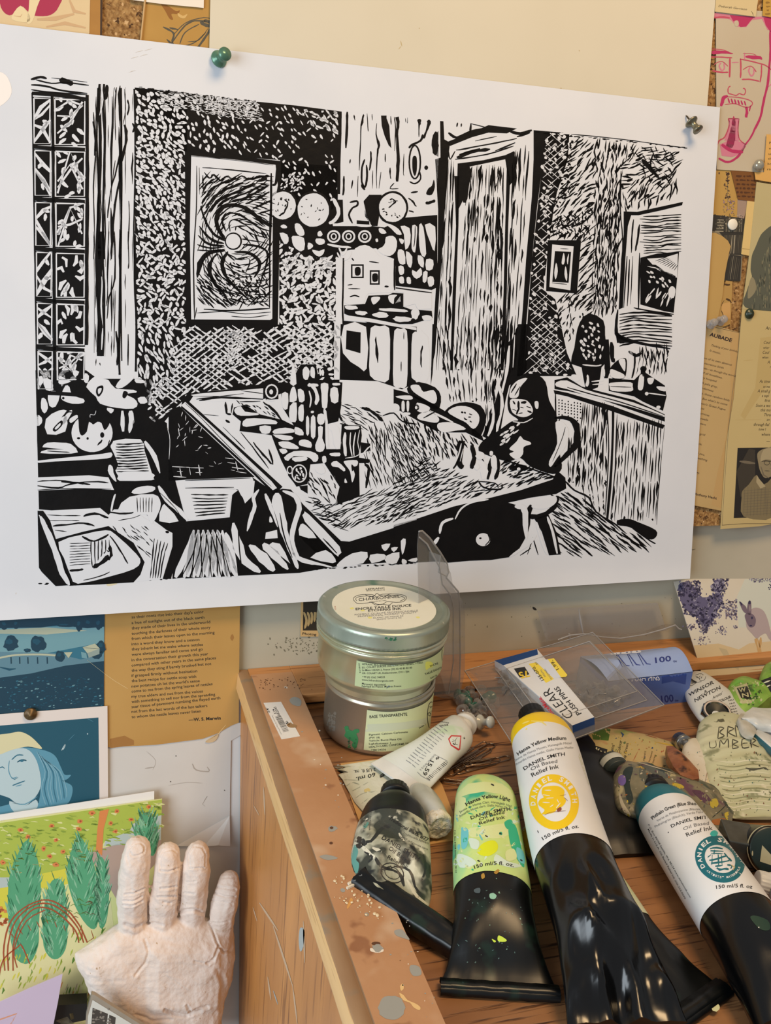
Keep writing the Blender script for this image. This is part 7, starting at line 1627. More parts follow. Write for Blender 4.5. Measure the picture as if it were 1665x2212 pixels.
for z in (-.0015,.0012):b.tube([rows[0][0]+np.array([0,0,z+.004])-ax*.0008,A_+np.array([0,0,z])-ax*.0010,rows[0][9]+np.array([0,0,z+.004])-ax*.0008],.0005,6,1)
pts=[rows[0][2]*(1-t)+rows[0][7]*t+np.array([0,0,.0006])+ax*(.0015+.0007*math.sin(t*19)) for t in [k/14 for k in range(15)]]
b.tube(pts,.00025,5,1)
b.build('folded_tail',[M_blk3,flat('8D99A2',.4)],t4)

# ---------- light yellow tube
M_ly=mat('light_yellow_green_label','C3E08A','D2E68E',scale=30,rough=.35,lo=.3,hi=.7,spots=[('8FD6A0',26,.52,.12),('3DB690',34,.62,.08),('CFE9DD',30,.60,.1),('DCE94A',44,.66,.06)])
def d_ly(D):
    crop(700,1540,3.469)
    D.poly([(966,700),(1000,640),(1080,610),(1200,590),(1330,610),(1410,660),(1425,600),(1330,530),(1200,515),(1080,530),(1000,600)],3,1)
    D.text('Hansa Yellow Light',(1068,700),(1388,668),26,1,3,.02,mid=(1235,640));D.text('Jaune de Hansa Clair, Hansagelb Hell',(1018,752),(1400,710),17,2,3,0,mid=(1210,680));D.text('Amarillo Hansa claro, Giallo Hansa Chiaro',(1018,785),(1405,735),17,2,3,0,mid=(1210,705))
    D.text('DANIEL SMITH',(1102,800),(1395,732),25,1,3,.014,mid=(1250,756));D.text('Oil Based',(1165,812),(1350,756),22,1,3,.008,mid=(1260,775));D.text('Relief Ink',(1165,842),(1355,792),24,1,3,.008,mid=(1262,812))
    for P,m_,l in (([(1180,985),(1260,955),(1300,985),(1290,1040),(1220,1075),(1150,1050)],4,2),([(1080,870),(1200,850),(1380,830),(1400,900),(1300,940),(1180,930),(1100,930)],3,1),([(1380,860),(1430,840),(1470,980),(1500,1150),(1460,1120),(1400,1000)],5,2),([(1030,870),(1080,880),(1070,1000),(1030,1010)],6,2),([(1440,1010),(1490,1040),(1500,1130),(1450,1100)],6,3),([(1360,1040),(1420,1020),(1440,1090),(1370,1110)],3,3),([(980,650),(1060,640),(1040,760),(975,780)],3,1),
                    ([(1000,1060),(1090,1080),(1140,1130),(1020,1160)],7,2),([(1290,1060),(1370,1110),(1440,1130),(1480,1150),(1400,1160),(1280,1120)],7,2),([(1090,940),(1160,960),(1150,1020),(1100,1010)],7,2),([(1350,820),(1400,800),(1420,860),(1370,870)],5,2)):D.blob(P,m_,l,4)
    for k in range(90):x,y=985+rnd.random()*500,700+rnd.random()*480;D.ell((x,y),4+rnd.random()*24,3+rnd.random()*12,rnd.choice([3,7,5,6,3,7,0]),2 if rnd.random() < .5 else 1,9,rnd.random()*3,.7)
    D.text('150 ml/5 fl. oz.',(1128,1170),(1420,1155),26,1,3,.014,mid=(1270,1140));D.text('P.O. Box 84268 Seattle, WA 98124',(975,880),(985,1200),10,1,3,0,up=(1,0))
    for (x,y) in ((1260,540),(1215,925),(1320,905),(1160,1112),(1475,1105)):D.ell((x,y),12,5,1,4,8,.5,.6)
t3,R3,S3=paint_tube('paint_tube','relief ink tube with a light yellow label smeared green and turquoise',[(1047,1695,30,.006,.010),(1047,1703,48,.010,.006),(1048,1718,61,.0140,.0022),(1050,1745,67,.0160,.001),(1053,1800,73,.0165,.0005),(1057,1860,79,.0160,.0005),(1063,1920,83,.0150,.0005),(1067,1990,88,.0125,.0005),(1071,2050,98,.0085,.0005),(1075,2100,113,.0035,.0005),(1077,2130,126,.0012,.0006)],
    [M_blk3,flat('C9B28A')],(.015,1933),[M_ly,T_blk,flat('5C6E5C'),flat('D9E5A6'),flat('DDE81E'),flat('2FB389'),flat('6FC7CE'),flat('D4E8D8')],d_ly,wr=.0013,wr0=.72,seed=2,crimp=(.0075,.0016))
# paint specks on it
for o_ in (t3,):
    b=MB();b.grid(R3,0,True,False,True);F=OnMesh(b,.00012);b2=MB();D=Draw(b2,F);crop(700,1800,3.33);rr_=random.Random(5)
    for k in range(46):D.ell((960+rr_.random()*480,320+rr_.random()*620),1.5+rr_.random()*7,1+rr_.random()*4,rr_.choice([0,0,1]),1,7,rr_.random()*3,.6)
    for P,m_ in (([(1190,440),(1215,432),(1240,450),(1225,475),(1195,470)],1),([(1255,735),(1310,765),(1300,780),(1250,775)],2),([(1205,760),(1235,775),(1222,785)],2),([(1220,285),(1245,262),(1262,270),(1240,295)],3),([(1130,300),(1150,290),(1155,320),(1135,330)],3),([(1080,405),(1120,395),(1120,430),(1085,428)],4)):D.blob(P,m_,2,3)
    crop();b2.build('paint_specks',[flat('54706C',.4),flat('8FBFA4',.4),flat('C9E04A',.4),flat('B28A38',.4),flat('4A565A',.4)],o_)

# ---------- tube lying underneath the yellow medium tube
def d_t5(D):
    D.poly([(1105,1775),(1180,1775),(1180,1850),(1150,1858),(1115,1858)],1,1);D.text('Made in U.S.A.',(1157,1870),(1165,1915),5,2,2,.01,up=(1,0))
t5,R5,S5=paint_tube('paint_tube','half-hidden black relief ink tube with pale label lying under the yellow medium tube',[(1180,1780,40,.006,.0005),(1188,1795,66,.0075,.0005),(1210,1830,84,.0078,.0005),(1280,1920,82,.0075,.0005),(1345,2020,86,.0065,.0005),(1420,2110,98,.0035,.0005),(1478,2168,110,.0010,.0006)],
    [M_blk3],(.05,1998),[mat('old_pale_label','C8D2A8','D6DCC0',scale=25,rough=.4,spots=[('A7B890',40,.6,.1)]),flat('DDB11E'),T_blk],d_t5,seed=5,wr=.0012,wr0=.6,crimp=(.010,.0014))
b=MB();D=Draw(b,Desk(.0035));D.ell((1545,2176),9,9,0,1,14,0,.2);b.build('paint_spot',flat('D9DAA8'),t5)

# ---------- yellow medium tube
def d_ym(D):
    crop(1080,1500,5.203)
    D.text('Hansa Yellow Medium',(205,688),(742,512),38,2,2,.022,mid=(465,548));D.text('Jaune de Hansa Moyen, Hansagelb Mittel',(170,752),(800,560),26,3,2,0,mid=(480,610));D.text('Amarillo Hansa medio, Giallo Hansa Medio',(180,800),(822,610),26,3,2,0,mid=(490,658))
    D.text('DANIEL SMITH',(275,855),(728,690),38,2,2,.014,mid=(500,738));D.text('Oil Based',(355,862),(642,770),38,4,2,.004,mid=(500,795));D.text('Relief Ink',(365,932),(662,830),46,2,2,.006,mid=(512,866))
    D.ring((605,1210),232,268,92,1,2,40,-.25)
    for k,ch in enumerate('DANIEL SMITH'):
        a=math.radians(176+k*16.5);cx,cy=605+232*math.cos(a)*1.0,1210+268*math.sin(a);t=np.array([-math.sin(a)*232,math.cos(a)*268]);t /= np.linalg.norm(t)
        if ch != ' ':
            p=np.array([cx,cy])-np.array([t[1],-t[0]])*24;D.text(ch,tuple(p-t*22),tuple(p+t*(10 if ch == 'I' else 22)),52,0,3,.03)
    D.blob([(470,1075),(500,1040),(640,1030),(720,1080),(715,1150),(740,1200),(700,1260),(640,1290),(600,1330),(470,1350),(500,1300),(430,1240),(450,1180),(490,1160),(470,1120)],1,2,4)
    for P in ([(500,1080),(575,1080)],[(480,1130),(560,1140)],[(520,1170),(600,1165)],[(480,1215),(560,1220)],[(600,1240),(560,1270)],[(640,1180),(660,1220)],[(630,1280),(680,1220)]):D.stroke(P,9,0,3,.5,1,.8)
    D.stroke([(500,1360),(560,1330),(640,1320),(740,1310)],4,5,4,.5,3);D.stroke([(670,1140),(740,1130)],4,5,4);D.stroke([(720,1160),(762,1200)],4,5,4);D.blob([(640,1290),(680,1270),(690,1300),(650,1325)],5,4)
    D.text('150 ml/5 fl. oz.',(484,1640),(886,1500),38,2,2,.012,mid=(684,1545))
    for P in ([(250,330),(330,300)],[(350,300),(470,310),(520,350)],[(300,380),(290,400)]):D.stroke(P,16,6,2,.5,1,.6)
    D.poly([(900,620),(1010,900),(1120,1200),(1210,1500),(1190,1560),(1090,1300),(980,980),(880,700)],7,1);D.stroke([(420,1530),(435,1560)],8,2,3)
t1,R1,S1_=paint_tube('paint_tube','large relief ink tube with a bright yellow band and ring on a white label',[(1158,1566,40,.0085,.026),(1161,1573,52,.012,.022),(1167,1586,64,.0155,.0175),(1180,1625,70,.0175,.0155),(1207,1745,78,.0185,.0150),(1237,1853,86,.0185,.0145),(1262,1925,90,.0170,.0130),(1300,2020,104,.0130,.0110),(1327,2110,119,.0070,.0090),(1350,2195,132,.0016,.0080),(1356,2215,136,.0010,.0075)],
    [M_blk2],(1577,1864),[M_white,flat('F2CC0A',.35),T_blk,T_gry,flat('5A5C60'),flat('8A4A3A'),flat('F6E67A',.35),flat('D4D6C4',.4)],d_ym,cap=(M_blkcap,.0092,.0105,.0022,'knurl'),wr=.0058,wr0=.74,seed=1,band=1609,seg=64,n=90)

# ---------- black flattened tube behind
t6,R6,S6=paint_tube('paint_tube','empty flattened black tube between the yellow medium tube and the blue-green tube',[(1250,1590,22,.003,.0005),(1268,1620,42,.0042,.0005),(1290,1665,54,.0050,.0005),(1318,1740,62,.0050,.0005),(1350,1815,62,.0035,.0005),(1365,1848,58,.0010,.0006)],
    [mat('matt_black_plastic','060606','0A090A',rough=.4,spots=[('5A2430',120,.76,.02)])],None,None,None,seed=7,wr=.001,wr0=.2)

# ---------- green labelled flattened tube
M_olive=mat('stained_green_label','B8AC72','C6A878',scale=35,rough=.5,bump=.3,bscale=110,spots=[('8E9A52',40,.6,.1),('B5825A',60,.64,.08),('4C6A3C',130,.70,.04)])
def d_g(D):
    crop(1240,1480,3.918)
    D.poly([(140,375),(310,365),(290,470),(160,460)],1,1);D.poly([(140,500),(282,545),(262,620),(150,570)],2,2);D.text('W',(158,548),(205,575),34,3,3,.03,up=(.3,-1));D.text('N',(212,590),(255,600),34,3,3,.03,up=(.3,-1))
    D.text("Artists'",(305,640),(345,500),26,4,2,.01,up=(-1,-.2));D.text('Oil Colour',(375,640),(405,470),26,4,2,.01,up=(-1,-.2));D.text('Sap Green',(430,640),(460,495),24,4,2,.01,up=(-1,-.2))
    D.text('FRANCE',(595,640),(608,560),13,4,2,.006,up=(-1,-.2));D.text('Permanent',(640,650),(665,560),13,4,2,.006,up=(-1,-.2));D.text('Series',(672,660),(690,590),13,4,2,.006,up=(-1,-.2));D.text('ml',(745,715),(775,680),26,4,2,.01,up=(-1,-.2))
    D.stroke([(395,400),(415,420),(405,440)],16,5,3);D.stroke([(540,560),(500,640)],5,6,3,.6,1,.8);D.stroke([(680,480),(780,500),(870,520)],9,7,2,.6,1,.9);D.stroke([(600,420),(700,450)],7,6,2)
    for k in range(50):D.ell((320+rnd.random()*520,400+rnd.random()*250),2+rnd.random()*8,2+rnd.random()*5,rnd.choice([5,6,7,1]),3,6,rnd.random()*3,.7)
t7,R7,S7=paint_tube('paint_tube','stained flattened oil colour tube with a green corner, behind the purple-splashed tube',[(1262,1604,(-3,14),.0015,.0008),(1275,1608,(-6,32),.0030,.0008),(1310,1615,(-9,41),.0045,.0008),(1380,1630,(-9,46),.0048,.0008),(1440,1645,(-7,46),.0030,.0008),(1470,1652,(-5,44),.0012,.0008)],
    [M_olive],(.02,.99),[M_olive,flat('4E6E2C',.4),T_blk,flat('D8D2A8'),flat('3A3420'),flat('2E4A78',.4),flat('A85A3A',.4),flat('C9A93A',.4)],d_g,seed=8,wr=.0008,wr0=.1)

# ---------- white tube with a silver cap and rust-brown paint
def d_w9(D):
    crop(1240,1480,3.918)
    for k in range(16):D.ell((1190+rnd.random()*60,530+rnd.random()*110),4+rnd.random()*16,3+rnd.random()*9,1,2,7,rnd.random()*3,.6)
    for k in range(40):D.ell((960+rnd.random()*260,560+rnd.random()*260),2+rnd.random()*7,1+rnd.random()*5,rnd.choice([1,2,3]),2,6,rnd.random()*3,.6)
    D.stroke([(1160,600),(1130,720),(1100,850)],5,2,3,.3);D.poly([(1170,600),(1225,600),(1160,880),(1110,850)],4,1)
t9,R9,S9=paint_tube('paint_tube','flattened white tube with ridged silver cap and rust-brown dried paint',[(1480,1609,(6,-8),.0030,.006),(1486,1614,(14,-16),.0045,.0050),(1500,1630,(24,-26),.0045,.0055),(1525,1652,(26,-40),.0030,.0065),(1545,1668,(16,-50),.0010,.0075)],
    [mat('cream_white_tube','DDD6C4','D2C8B2',scale=60,rough=.45,bump=.2)],(.12,.99),[mat('cream_white_label','DDD8CA','D3CCB8',scale=60,rough=.45,bump=.2,spots=[('B9A684',70,.66,.06)]),flat('4E2A18',.4),flat('8A6A4A',.4),flat('6A8A86',.4),flat('D9CBA8')],d_w9,cap=(mat('silver_cap','B5B5B2','8E8E8C',rough=.25,metal=.9),.0062,.0085,.001,'knurl'))
b=MB();O=[(780,515),(830,512),(900,560),(980,640),(1050,720),(1058,790),(1000,800),(900,760),(840,690),(790,590)]
Fz=Desk(.0175);pts=[Fz(1240+x/3.918,1480+y/3.918,0) for x,y in O];c=sum(pts)/len(pts)+np.array([0,0,.0022])
fl_=len(pts);b.add(list(pts)+[c*.5+p*.5+np.array([0,0,.0012]) for p in pts]+[c],[[i,(i+1) % fl_,fl_+(i+1) % fl_,fl_+i] for i in range(fl_)]+[[fl_+i,fl_+(i+1) % fl_,2*fl_] for i in range(fl_)],0,True)
b.add([p-np.array([0,0,.006]) for p in pts]+list(pts),[[i,(i+1) % fl_,fl_+(i+1) % fl_,fl_+i] for i in range(fl_)],0,True)
b.build('dried_paint',mat('rust_paint','7A4428','9A6440',scale=90,rough=.4,bump=.6,bscale=160,spots=[('3A1C10',90,.58,.08),('B5382A',60,.68,.05)]),t9,label='glossy rust-brown dried paint')

# ---------- purple-splashed tube
M_pur=mat('splashed_tube','6E6C58','8C846A',scale=45,rough=.38,bump=.5,bscale=90,distort=1.2,spots=[('2A3A36',40,.54,.06),('6A4A5C',50,.60,.06),('BDB48C',70,.62,.06),('C9A93A',60,.70,.04)])
def d_pu(D):
    crop(1240,1480,3.918);r=random.Random(3)
    D.blob([(372,790),(395,765),(430,770),(438,820),(415,850),(380,840)],1,3,4);D.blob([(340,800),(360,810),(350,860),(330,850)],2,3);D.blob([(1150,980),(1200,960),(1220,1010),(1190,1040),(1155,1030)],3,3);D.blob([(1270,1090),(1320,1070),(1345,1110),(1300,1150)],3,3);D.blob([(1170,1140),(1280,1130),(1250,1180),(1180,1180)],4,3);D.blob([(1230,1180),(1265,1165),(1275,1200),(1240,1225)],5,3)
    D.blob([(1000,890),(1090,900),(1150,960),(1180,1000),(1120,1010),(1040,940)],6,2,3);D.blob([(830,830),(900,840),(930,870),(860,880)],3,2);D.blob([(440,700),(500,700),(470,830),(500,960),(460,1010),(430,900),(410,760)],7,2,3);D.blob([(560,690),(700,690),(820,760),(740,800),(640,830),(560,800)],8,1,3);D.blob([(380,900),(420,1000),(480,1100),(450,1120),(390,1000)],2,2)
    D.stroke([(1290,1010),(1240,1060),(1170,1120)],7,7,3,.3,3,.8);D.stroke([(500,640),(560,660),(700,700),(850,750)],6,2,3,.6,3,.9)
    for k in range(140):D.ell((360+r.random()*950,660+r.random()*540),3+r.random()*12,2+r.random()*7,r.choice([2,3,6,7,8,4,2]),4,6,r.random()*3,.7)
t8,R8,S8=paint_tube('paint_tube','crumpled tube splashed with purple, green and ochre paint behind the blue-green tube',[(1334,1668,(-12,18),.0048,.0045),(1342,1678,(-18,30),.0070,.0035),(1360,1698,(-24,50),.0080,.0030),(1405,1712,(-18,58),.0075,.0030),(1480,1735,(-12,58),.0060,.0035),(1550,1757,(-8,48),.0030,.0035),(1582,1766,(-4,22),.0010,.0040)],
    [M_pur],(.08,.97),[M_pur,flat('7E68B4',.35),flat('C3BBA4',.4),flat('C9B53A',.4),flat('A8682C',.4),flat('3A9A62',.4),flat('5A3A50',.4),flat('1E2E2C',.4),flat('5A6058',.4)],d_pu,wr=.0018,wr0=.1,seed=6)
b=MB();a,v=axis_of(R8);v=dp(1312,1640,.010)-a;v /= np.linalg.norm(v);knurl_cap(b,a,v,.0088,.0125,0,60,.03)
b.lathe([(.0090,.0042),(.0091,.0044),(.0090,.0092),(.0088,.0094)],a,v,40,1);b.build('cap',[mat('grey_green_cap','3A4440','2C3432',rough=.4),flat('C9CCC2')],t8)

# ---------- big crinkled umber tube with an octagonal metal cap
M_umb=mat('crinkled_pale_tube','BFC29C','CBCBAC',scale=50,rough=.45,bump=.5,bscale=80,stretch=(.35,1,1),spots=[('8E9270',70,.60,.07),('E0DDC4',60,.66,.05),('5A5A44',150,.70,.04)])
def d_um(D):
    crop(1240,1480,3.918)
    S=lambda P,w=9:D.stroke(P,w,1,3,.3,3,.7)
    S([(1225,355),(1215,450)]);S([(1225,355),(1265,365),(1230,400),(1270,430),(1215,455)]);S([(1300,350),(1295,440)]);S([(1300,350),(1350,370),(1305,400),(1365,435)]);S([(1375,440),(1365,340),(1425,410),(1415,330)])
    S([(1145,480),(1150,530),(1200,520),(1195,470)],6);S([(1230,530),(1235,465),(1265,500),(1300,455),(1305,530)]);S([(1340,460),(1340,540)]);S([(1340,460),(1385,480),(1345,500),(1390,525),(1340,540)]);S([(1470,450),(1420,460),(1425,530),(1480,525)]);S([(1425,495),(1465,490)]);S([(1500,530),(1495,455),(1535,470),(1505,495),(1560,525)])
    for k in range(13):
        y=640+k*34;D.stroke([(1195+k*8,y),(1350,y+12+rnd.random()*10),(1500,y-6),(1660,y+8)],5+rnd.random()*7,rnd.choice([2,3,2]),2,.6,3,1.1)
    D.stroke([(1450,700),(1520,715),(1600,700),(1640,720)],14,1,3,.5,3,1.4)
    for k in range(110):D.ell((1180+rnd.random()*480,560+rnd.random()*540),2+rnd.random()*9,1+rnd.random()*5,rnd.choice([1,2,3,4,5]),3,6,rnd.random()*3,.7)
t10,R10,S10=paint_tube('paint_tube','large crinkled pale tube with hand-written lettering and an octagonal metal cap',[(1553,1548,(28,-3),.0040,.008),(1558,1556,(44,-4),.0058,.006),(1564,1570,(56,-5),.0070,.005),(1577,1602,(72,-7),.0078,.004),(1598,1655,(77,-7),.0070,.003),(1622,1712,(80,-6),.0045,.003),(1645,1757,(72,-2),.0018,.003),(1650,1768,(66,0),.0010,.003)],
    [M_umb],(.06,.995),[M_umb,flat('4A4A3C',.5),flat('DAD8BC'),flat('8E9270'),flat('7A4A34'),flat('3A6A60')],d_um,pleat=.0007,seed=9,n=70)
b=MB();ax=np.array([-.16,-.30,.94]);ax /= np.linalg.norm(ax);base=dp(1549,1536,.016)
def gon(r,h,n=8): 
    a1=np.cross(ax,[1,.1,0]);a1 /= np.linalg.norm(a1);a2=np.cross(ax,a1);return [base+ax*h+r*(a1*math.cos(2*math.pi*(k+.5)/n)+a2*math.sin(2*math.pi*(k+.5)/n)) for k in range(n)]
b.grid([gon(.0112,-.007),gon(.0114,-.0015),gon(.0102,0)],0,False,False,True); 
for (r0,h0,r1,h1,m_) in ((.0104,0,.0096,.0006,0),(.0096,.0006,.0085,.0006,1),(.0085,.0006,.0078,-.0008,0),(.0078,-.0008,.0001,-.0030,2)):b.grid([gon(r0,h0,32 if r0 < .0103 else 32),gon(r1,h1,32)],m_,True,False,True)
b.lathe([(.0075,-.012),(.0080,-.010),(.0080,-.006)],base,ax,24,0)
b.build('metal_cap',[mat('dull_chrome','9E9E9A','4E4E4C',scale=90,rough=.22,metal=1.0),flat('C9B8A8',.3),mat('cap_well','3A3A34','20201C',rough=.4,metal=.4)],t10)

# ---------- white tube marked with name and griffin emblem
def d_wn(D):
    crop(1400,1160,4.607)
    D.text('WINSOR',(405,1590),(655,1458),34,1,2,.016,up=(-.25,-1));D.text('&',(560,1555),(585,1540),24,1,2,.01,up=(-.25,-1));D.text('NEWTON',(465,1645),(720,1512),34,1,2,.016,up=(-.25,-1));D.text("Artists'",(640,1618),(745,1560),26,1,2,.006,.3,up=(-.25,-1));D.text('COLOUR',(700,1650),(825,1600),24,1,2,.03,up=(-.25,-1))
    D.stroke([(520,1575),(548,1560)],3,1,2,0);D.stroke([(598,1538),(640,1516)],3,1,2,0)
    for k in range(7):D.stroke([(402+k*4,1392+k*11),(440+k*5,1420+k*5),(470+k*2,1440)],5,1,2,.5,3)
    D.stroke([(470,1385),(500,1400),(520,1430),(560,1420),(572,1385)],4,1,2,.3,3);D.stroke([(470,1375),(520,1360),(550,1375)],4,1,2,.3,3);D.stroke([(398,1460),(430,1480),(480,1450),(530,1440)],4,1,2,.3,3)
    for k in range(12):D.ell((480+rnd.random()*70,1370+rnd.random()*50),4,3,1,2,6,0,.7)
    for y in (1630,1662,1690,1718,1745,1772):D.text('HUILE'[:rnd.choice([2,3,4])],(800+(y-1630)*.3,y+5),(850+(y-1630)*.3,y-6),12,1,2,.02,up=(-.25,-1))
t11,R11,S11=paint_tube('paint_tube','white paint tube with an engraved emblem behind the octagonal metal cap',[(1494,1457,(9,-6),.0020,.0008),(1500,1468,(20,-12),.0050,.0008),(1514,1490,(31,-17),.0070,.0008),(1545,1524,(38,-22),.0078,.0008),(1575,1552,(40,-24),.0065,.0008),(1600,1575,(44,-26),.0040,.0008)],
    [M_white],(.03,.98),[mat('tube_white2','D9DCD8','CFD3CE',scale=40,rough=.35,bump=.1),T_blk],d_wn)

# ---------- green tubes at the right edge
M_grn=mat('green_paint_tube','6E9A3A','8FB84E',scale=60,rough=.45,bump=.4,bscale=120,spots=[('3E6A22',60,.56,.08),('C9C490',60,.62,.06)])
def d_g12(D):
    crop(1400,1160,4.607)
    D.blob([(810,1430),(870,1415),(940,1430),(950,1445),(880,1460),(850,1490),(815,1480)],1,2,3);D.poly([(850,1500),(980,1455),(1060,1650),(930,1660)],2,2);D.poly([(880,1505),(985,1485),(1030,1620),(925,1605)],3,3)
    D.text('W',(905,1550),(975,1535),42,2,4,.02);D.text('N',(935,1600),(1000,1590),42,2,4,.02)
    for k in range(80):D.ell((830+rnd.random()*320,1440+rnd.random()*250),5+rnd.random()*16,4+rnd.random()*10,rnd.choice([1,4,5,4]),2 if rnd.random() < .8 else 4,7,rnd.random()*3,.7)
t12,R12,S12=paint_tube('paint_tube','short green-smeared tube with a black square emblem near the hare postcard',[(1580,1478,(8,-8),.003,.001),(1588,1484,(20,-16),.006,.001),(1605,1498,(30,-22),.008,.001),(1630,1512,(36,-26),.008,.001),(1655,1525,(38,-28),.006,.001)],
    [M_grn],(.02,.98),[M_grn,flat('6CB83A',.4),flat('B8B48A',.4),flat('1C1E1C',.4),flat('3A5A22',.4),flat('C2C698',.4)],d_g12,seed=3,wr=.001,wr0=.1)
t13,R13,S13=paint_tube('paint_tube','bright green paint tube at the right edge touching the hare postcard',[(1650,1446,(6,-8),.004,.004),(1656,1452,(16,-14),.008,.003),(1668,1466,(26,-18),.010,.002),(1700,1490,(30,-20),.010,.001)],
    [M_grn],(.25,.98),[M_grn,T_blk,flat('CFCFB8')],lambda D:[D.poly([(1644,1470),(1665,1462),(1668,1500),(1655,1500)],1,2),D.stroke([(1648,1476),(1664,1470)],3,2,3),D.stroke([(1650,1486),(1664,1480)],3,2,3)])
b=MB();b2=[]
r_=random.Random(8)
# ---------- twisted white tube and teal tube beside it
tw=thing('twisted_tube',dp(1640,1560,.012),'twisted white tube end with a teal lower part lying on the big crinkled tube','paint tube')
b=MB();rows=[]
for k in range(13):
    t=k/12;x,y=1602+t*85,1552+t*6;h=4+26*min(1,t*3)-4*math.sin(t*3)
    rows.append([dp(x+(j/8-.5)*10,y+(j/8-.5)*2*h,.019+.006*math.sin(math.pi*j/8)+.0015*noise.noise((t*4,j*.7,3))) for j in range(9)])
b.grid(rows,0,True);b.grid([[np.array([p[0],p[1],.0165]) for p in r] for r in rows][::-1],0,True)
b.build('twisted_end',mat('white_foil','DDE0DE','C5CBCB',scale=70,rough=.3,bump=.2),tw)
b=MB();rows=[]
for k in range(10):
    t=k/9;x,y=1595+t*34,1550+t*38;w=3+17*math.sin(math.pi*(t*.75+.12))
    rows.append([dp(x-w*.5*(j/6-.5)*2,y+w*(j/6-.5)*2,.0205+.004*math.sin(math.pi*j/6)) for j in range(7)])
b.grid(rows,0,True);b.grid([[np.array([p[0],p[1],.018]) for p in r] for r in rows][::-1],0,True)
b.build('foil_curl',mat('grey_foil','C3C1B6','AAA898',scale=80,rough=.35,bump=.3),tw)
b=MB();rows=[]
for k in range(10):
    t=k/9;x,y=1632+t*60,1580+t*52
    rows.append([dp(x-24*(j/8-.5),y+26*(j/8-.5),.015+.006*math.sin(math.pi*j/8)) for j in range(9)])
b.grid(rows,0,True,matf=lambda i,j:1 if j > 4 else 0);b.grid([[np.array([p[0],p[1],.0125]) for p in r] for r in rows][::-1],0,True)
b.build('tube_body',[mat('white_foil','DDE0DE'),mat('teal_foil','3F7480','2C5A6A',scale=70,rough=.35,spots=[('8FAAB0',90,.66,.05)])],tw)

# ---------- blue-green (phthalo) tube
def d_ph(D):
    crop(1240,1480,3.918)
    D.text('Phthalo Green (Blue Shade)',(665,1140),(1060,1020),28,2,2,.022,mid=(850,1035));D.text('Verte de Phtalocyanine (Bleutée)',(705,1158),(1075,1060),20,3,2,0,mid=(885,1078));D.text('Phthalogrün (Bläulich), Verde Ftalo',(688,1208),(1090,1082),20,3,2,0,mid=(885,1118))
    D.text('DANIEL SMITH',(825,1208),(1160,1130),27,2,2,.012,mid=(990,1150));D.text('Oil Based',(928,1232),(1140,1182),28,3,2,.006,mid=(1035,1195));D.text('Relief Ink',(955,1285),(1172,1225),34,2,2,.006,mid=(1062,1246))
    D.blob([(1160,1240),(1190,1230),(1215,1250),(1205,1275),(1170,1280),(1150,1265)],4,3,4)
    crop(1130,1750,3.112)
    c,rx,ry,ro=(1322,330),152,176,-.85
    D.ring(c,143,116,66,1,2,44,.62);D.ring(c,107,84,4,0,3,36,.62)
    cr_,sr_=math.cos(.62),math.sin(.62)
    def E(a,k=1.0):x,y=143*k*math.cos(a),116*k*math.sin(a);return np.array([c[0]+x*cr_-y*sr_,c[1]+x*sr_+y*cr_])
    for k,ch in enumerate('DANIEL SMITH'):
        a=math.radians(118+k*17.2);p=E(a,.93);t=E(a+.05,.93)-p;t /= np.linalg.norm(t)
        if ch != ' ':D.text(ch,tuple(p-t*(5 if ch == 'I' else 15)),tuple(p+t*(5 if ch == 'I' else 15)),27,0,4,.03)
    for k,ch in enumerate("ARTISTS' MATERIALS"):
        a=math.radians(98-k*6.6);p=E(a,1.04);t=E(a-.05,1.04)-p;t /= np.linalg.norm(t)
        if ch != ' ':D.text(ch,tuple(p-t*6),tuple(p+t*6),14,0,4,.02)
    D.ell(c,92,70,0,3,30,.62)
    for P,w in (([(1255,262),(1300,255),(1340,262)],10),([(1258,275),(1345,278)],8),([(1262,292),(1340,295)],8),([(1250,340),(1300,330),(1360,310)],12),([(1262,360),(1340,350),(1385,340)],12),([(1290,380),(1340,372)],9),([(1310,300),(1312,372)],9),([(1330,300),(1336,370)],6),([(1270,300),(1268,370)],6),([(1350,290),(1375,320),(1400,345)],12),([(1300,390),(1320,402),(1350,395),(1380,400)],14),([(1370,370),(1400,375),(1395,395)],10),([(1285,268),(1282,300)],8),([(1240,320),(1262,300)],6)):D.stroke(P,w,1,4,.3,2,.9)
    D.stroke([(1395,370),(1420,385),(1410,405)],8,5,5);D.text('150 ml/5 fl. oz',(1298,530),(1538,528),24,2,2,.012,mid=(1420,520))
    D.text('P.O. Box 84268 Seattle, WA 98124 www.danielsmith.com',(838,100),(1120,590),11,2,2,.004,up=(.86,-.5));D.text('Made in U.S.A. Oil Based Relief Ink 206.223.9599',(836,130),(1085,600),10,2,2,.004,up=(.86,-.5))
    D.ell((975,150),4,4,2,2,7)
t2,R2,S2=paint_tube('paint_tube','large relief ink tube with a deep teal band and round teal emblem on white',[(1420,1722,34,.0090,.0060),(1424,1730,47,.0125,.0035),(1432,1745,60,.0155,.0015),(1446,1768,67,.0170,.0007),(1510,1862,77,.0180,.0005),(1579,1965,85,.0180,.0005),(1628,2045,90,.0165,.0005),(1690,2150,98,.0130,.0005),(1730,2225,106,.010,.0005)],
    [M_blk2],(1733,1988),[M_white,flat('0F6A78',.35),T_blk,T_gry,flat('34B8B4',.35),flat('CDB77A')],d_ph,cap=(M_blkcap,.0100,.0115,.0035,'knurl'),band=1763,seg=64,n=80,wr=.0006,wr0=.8,seed=3)
bb=MB();bb.grid(R2,0,True,False,True);F=OnMesh(bb,.00012);b=MB();D=Draw(b,F);crop(1130,1750,3.112)
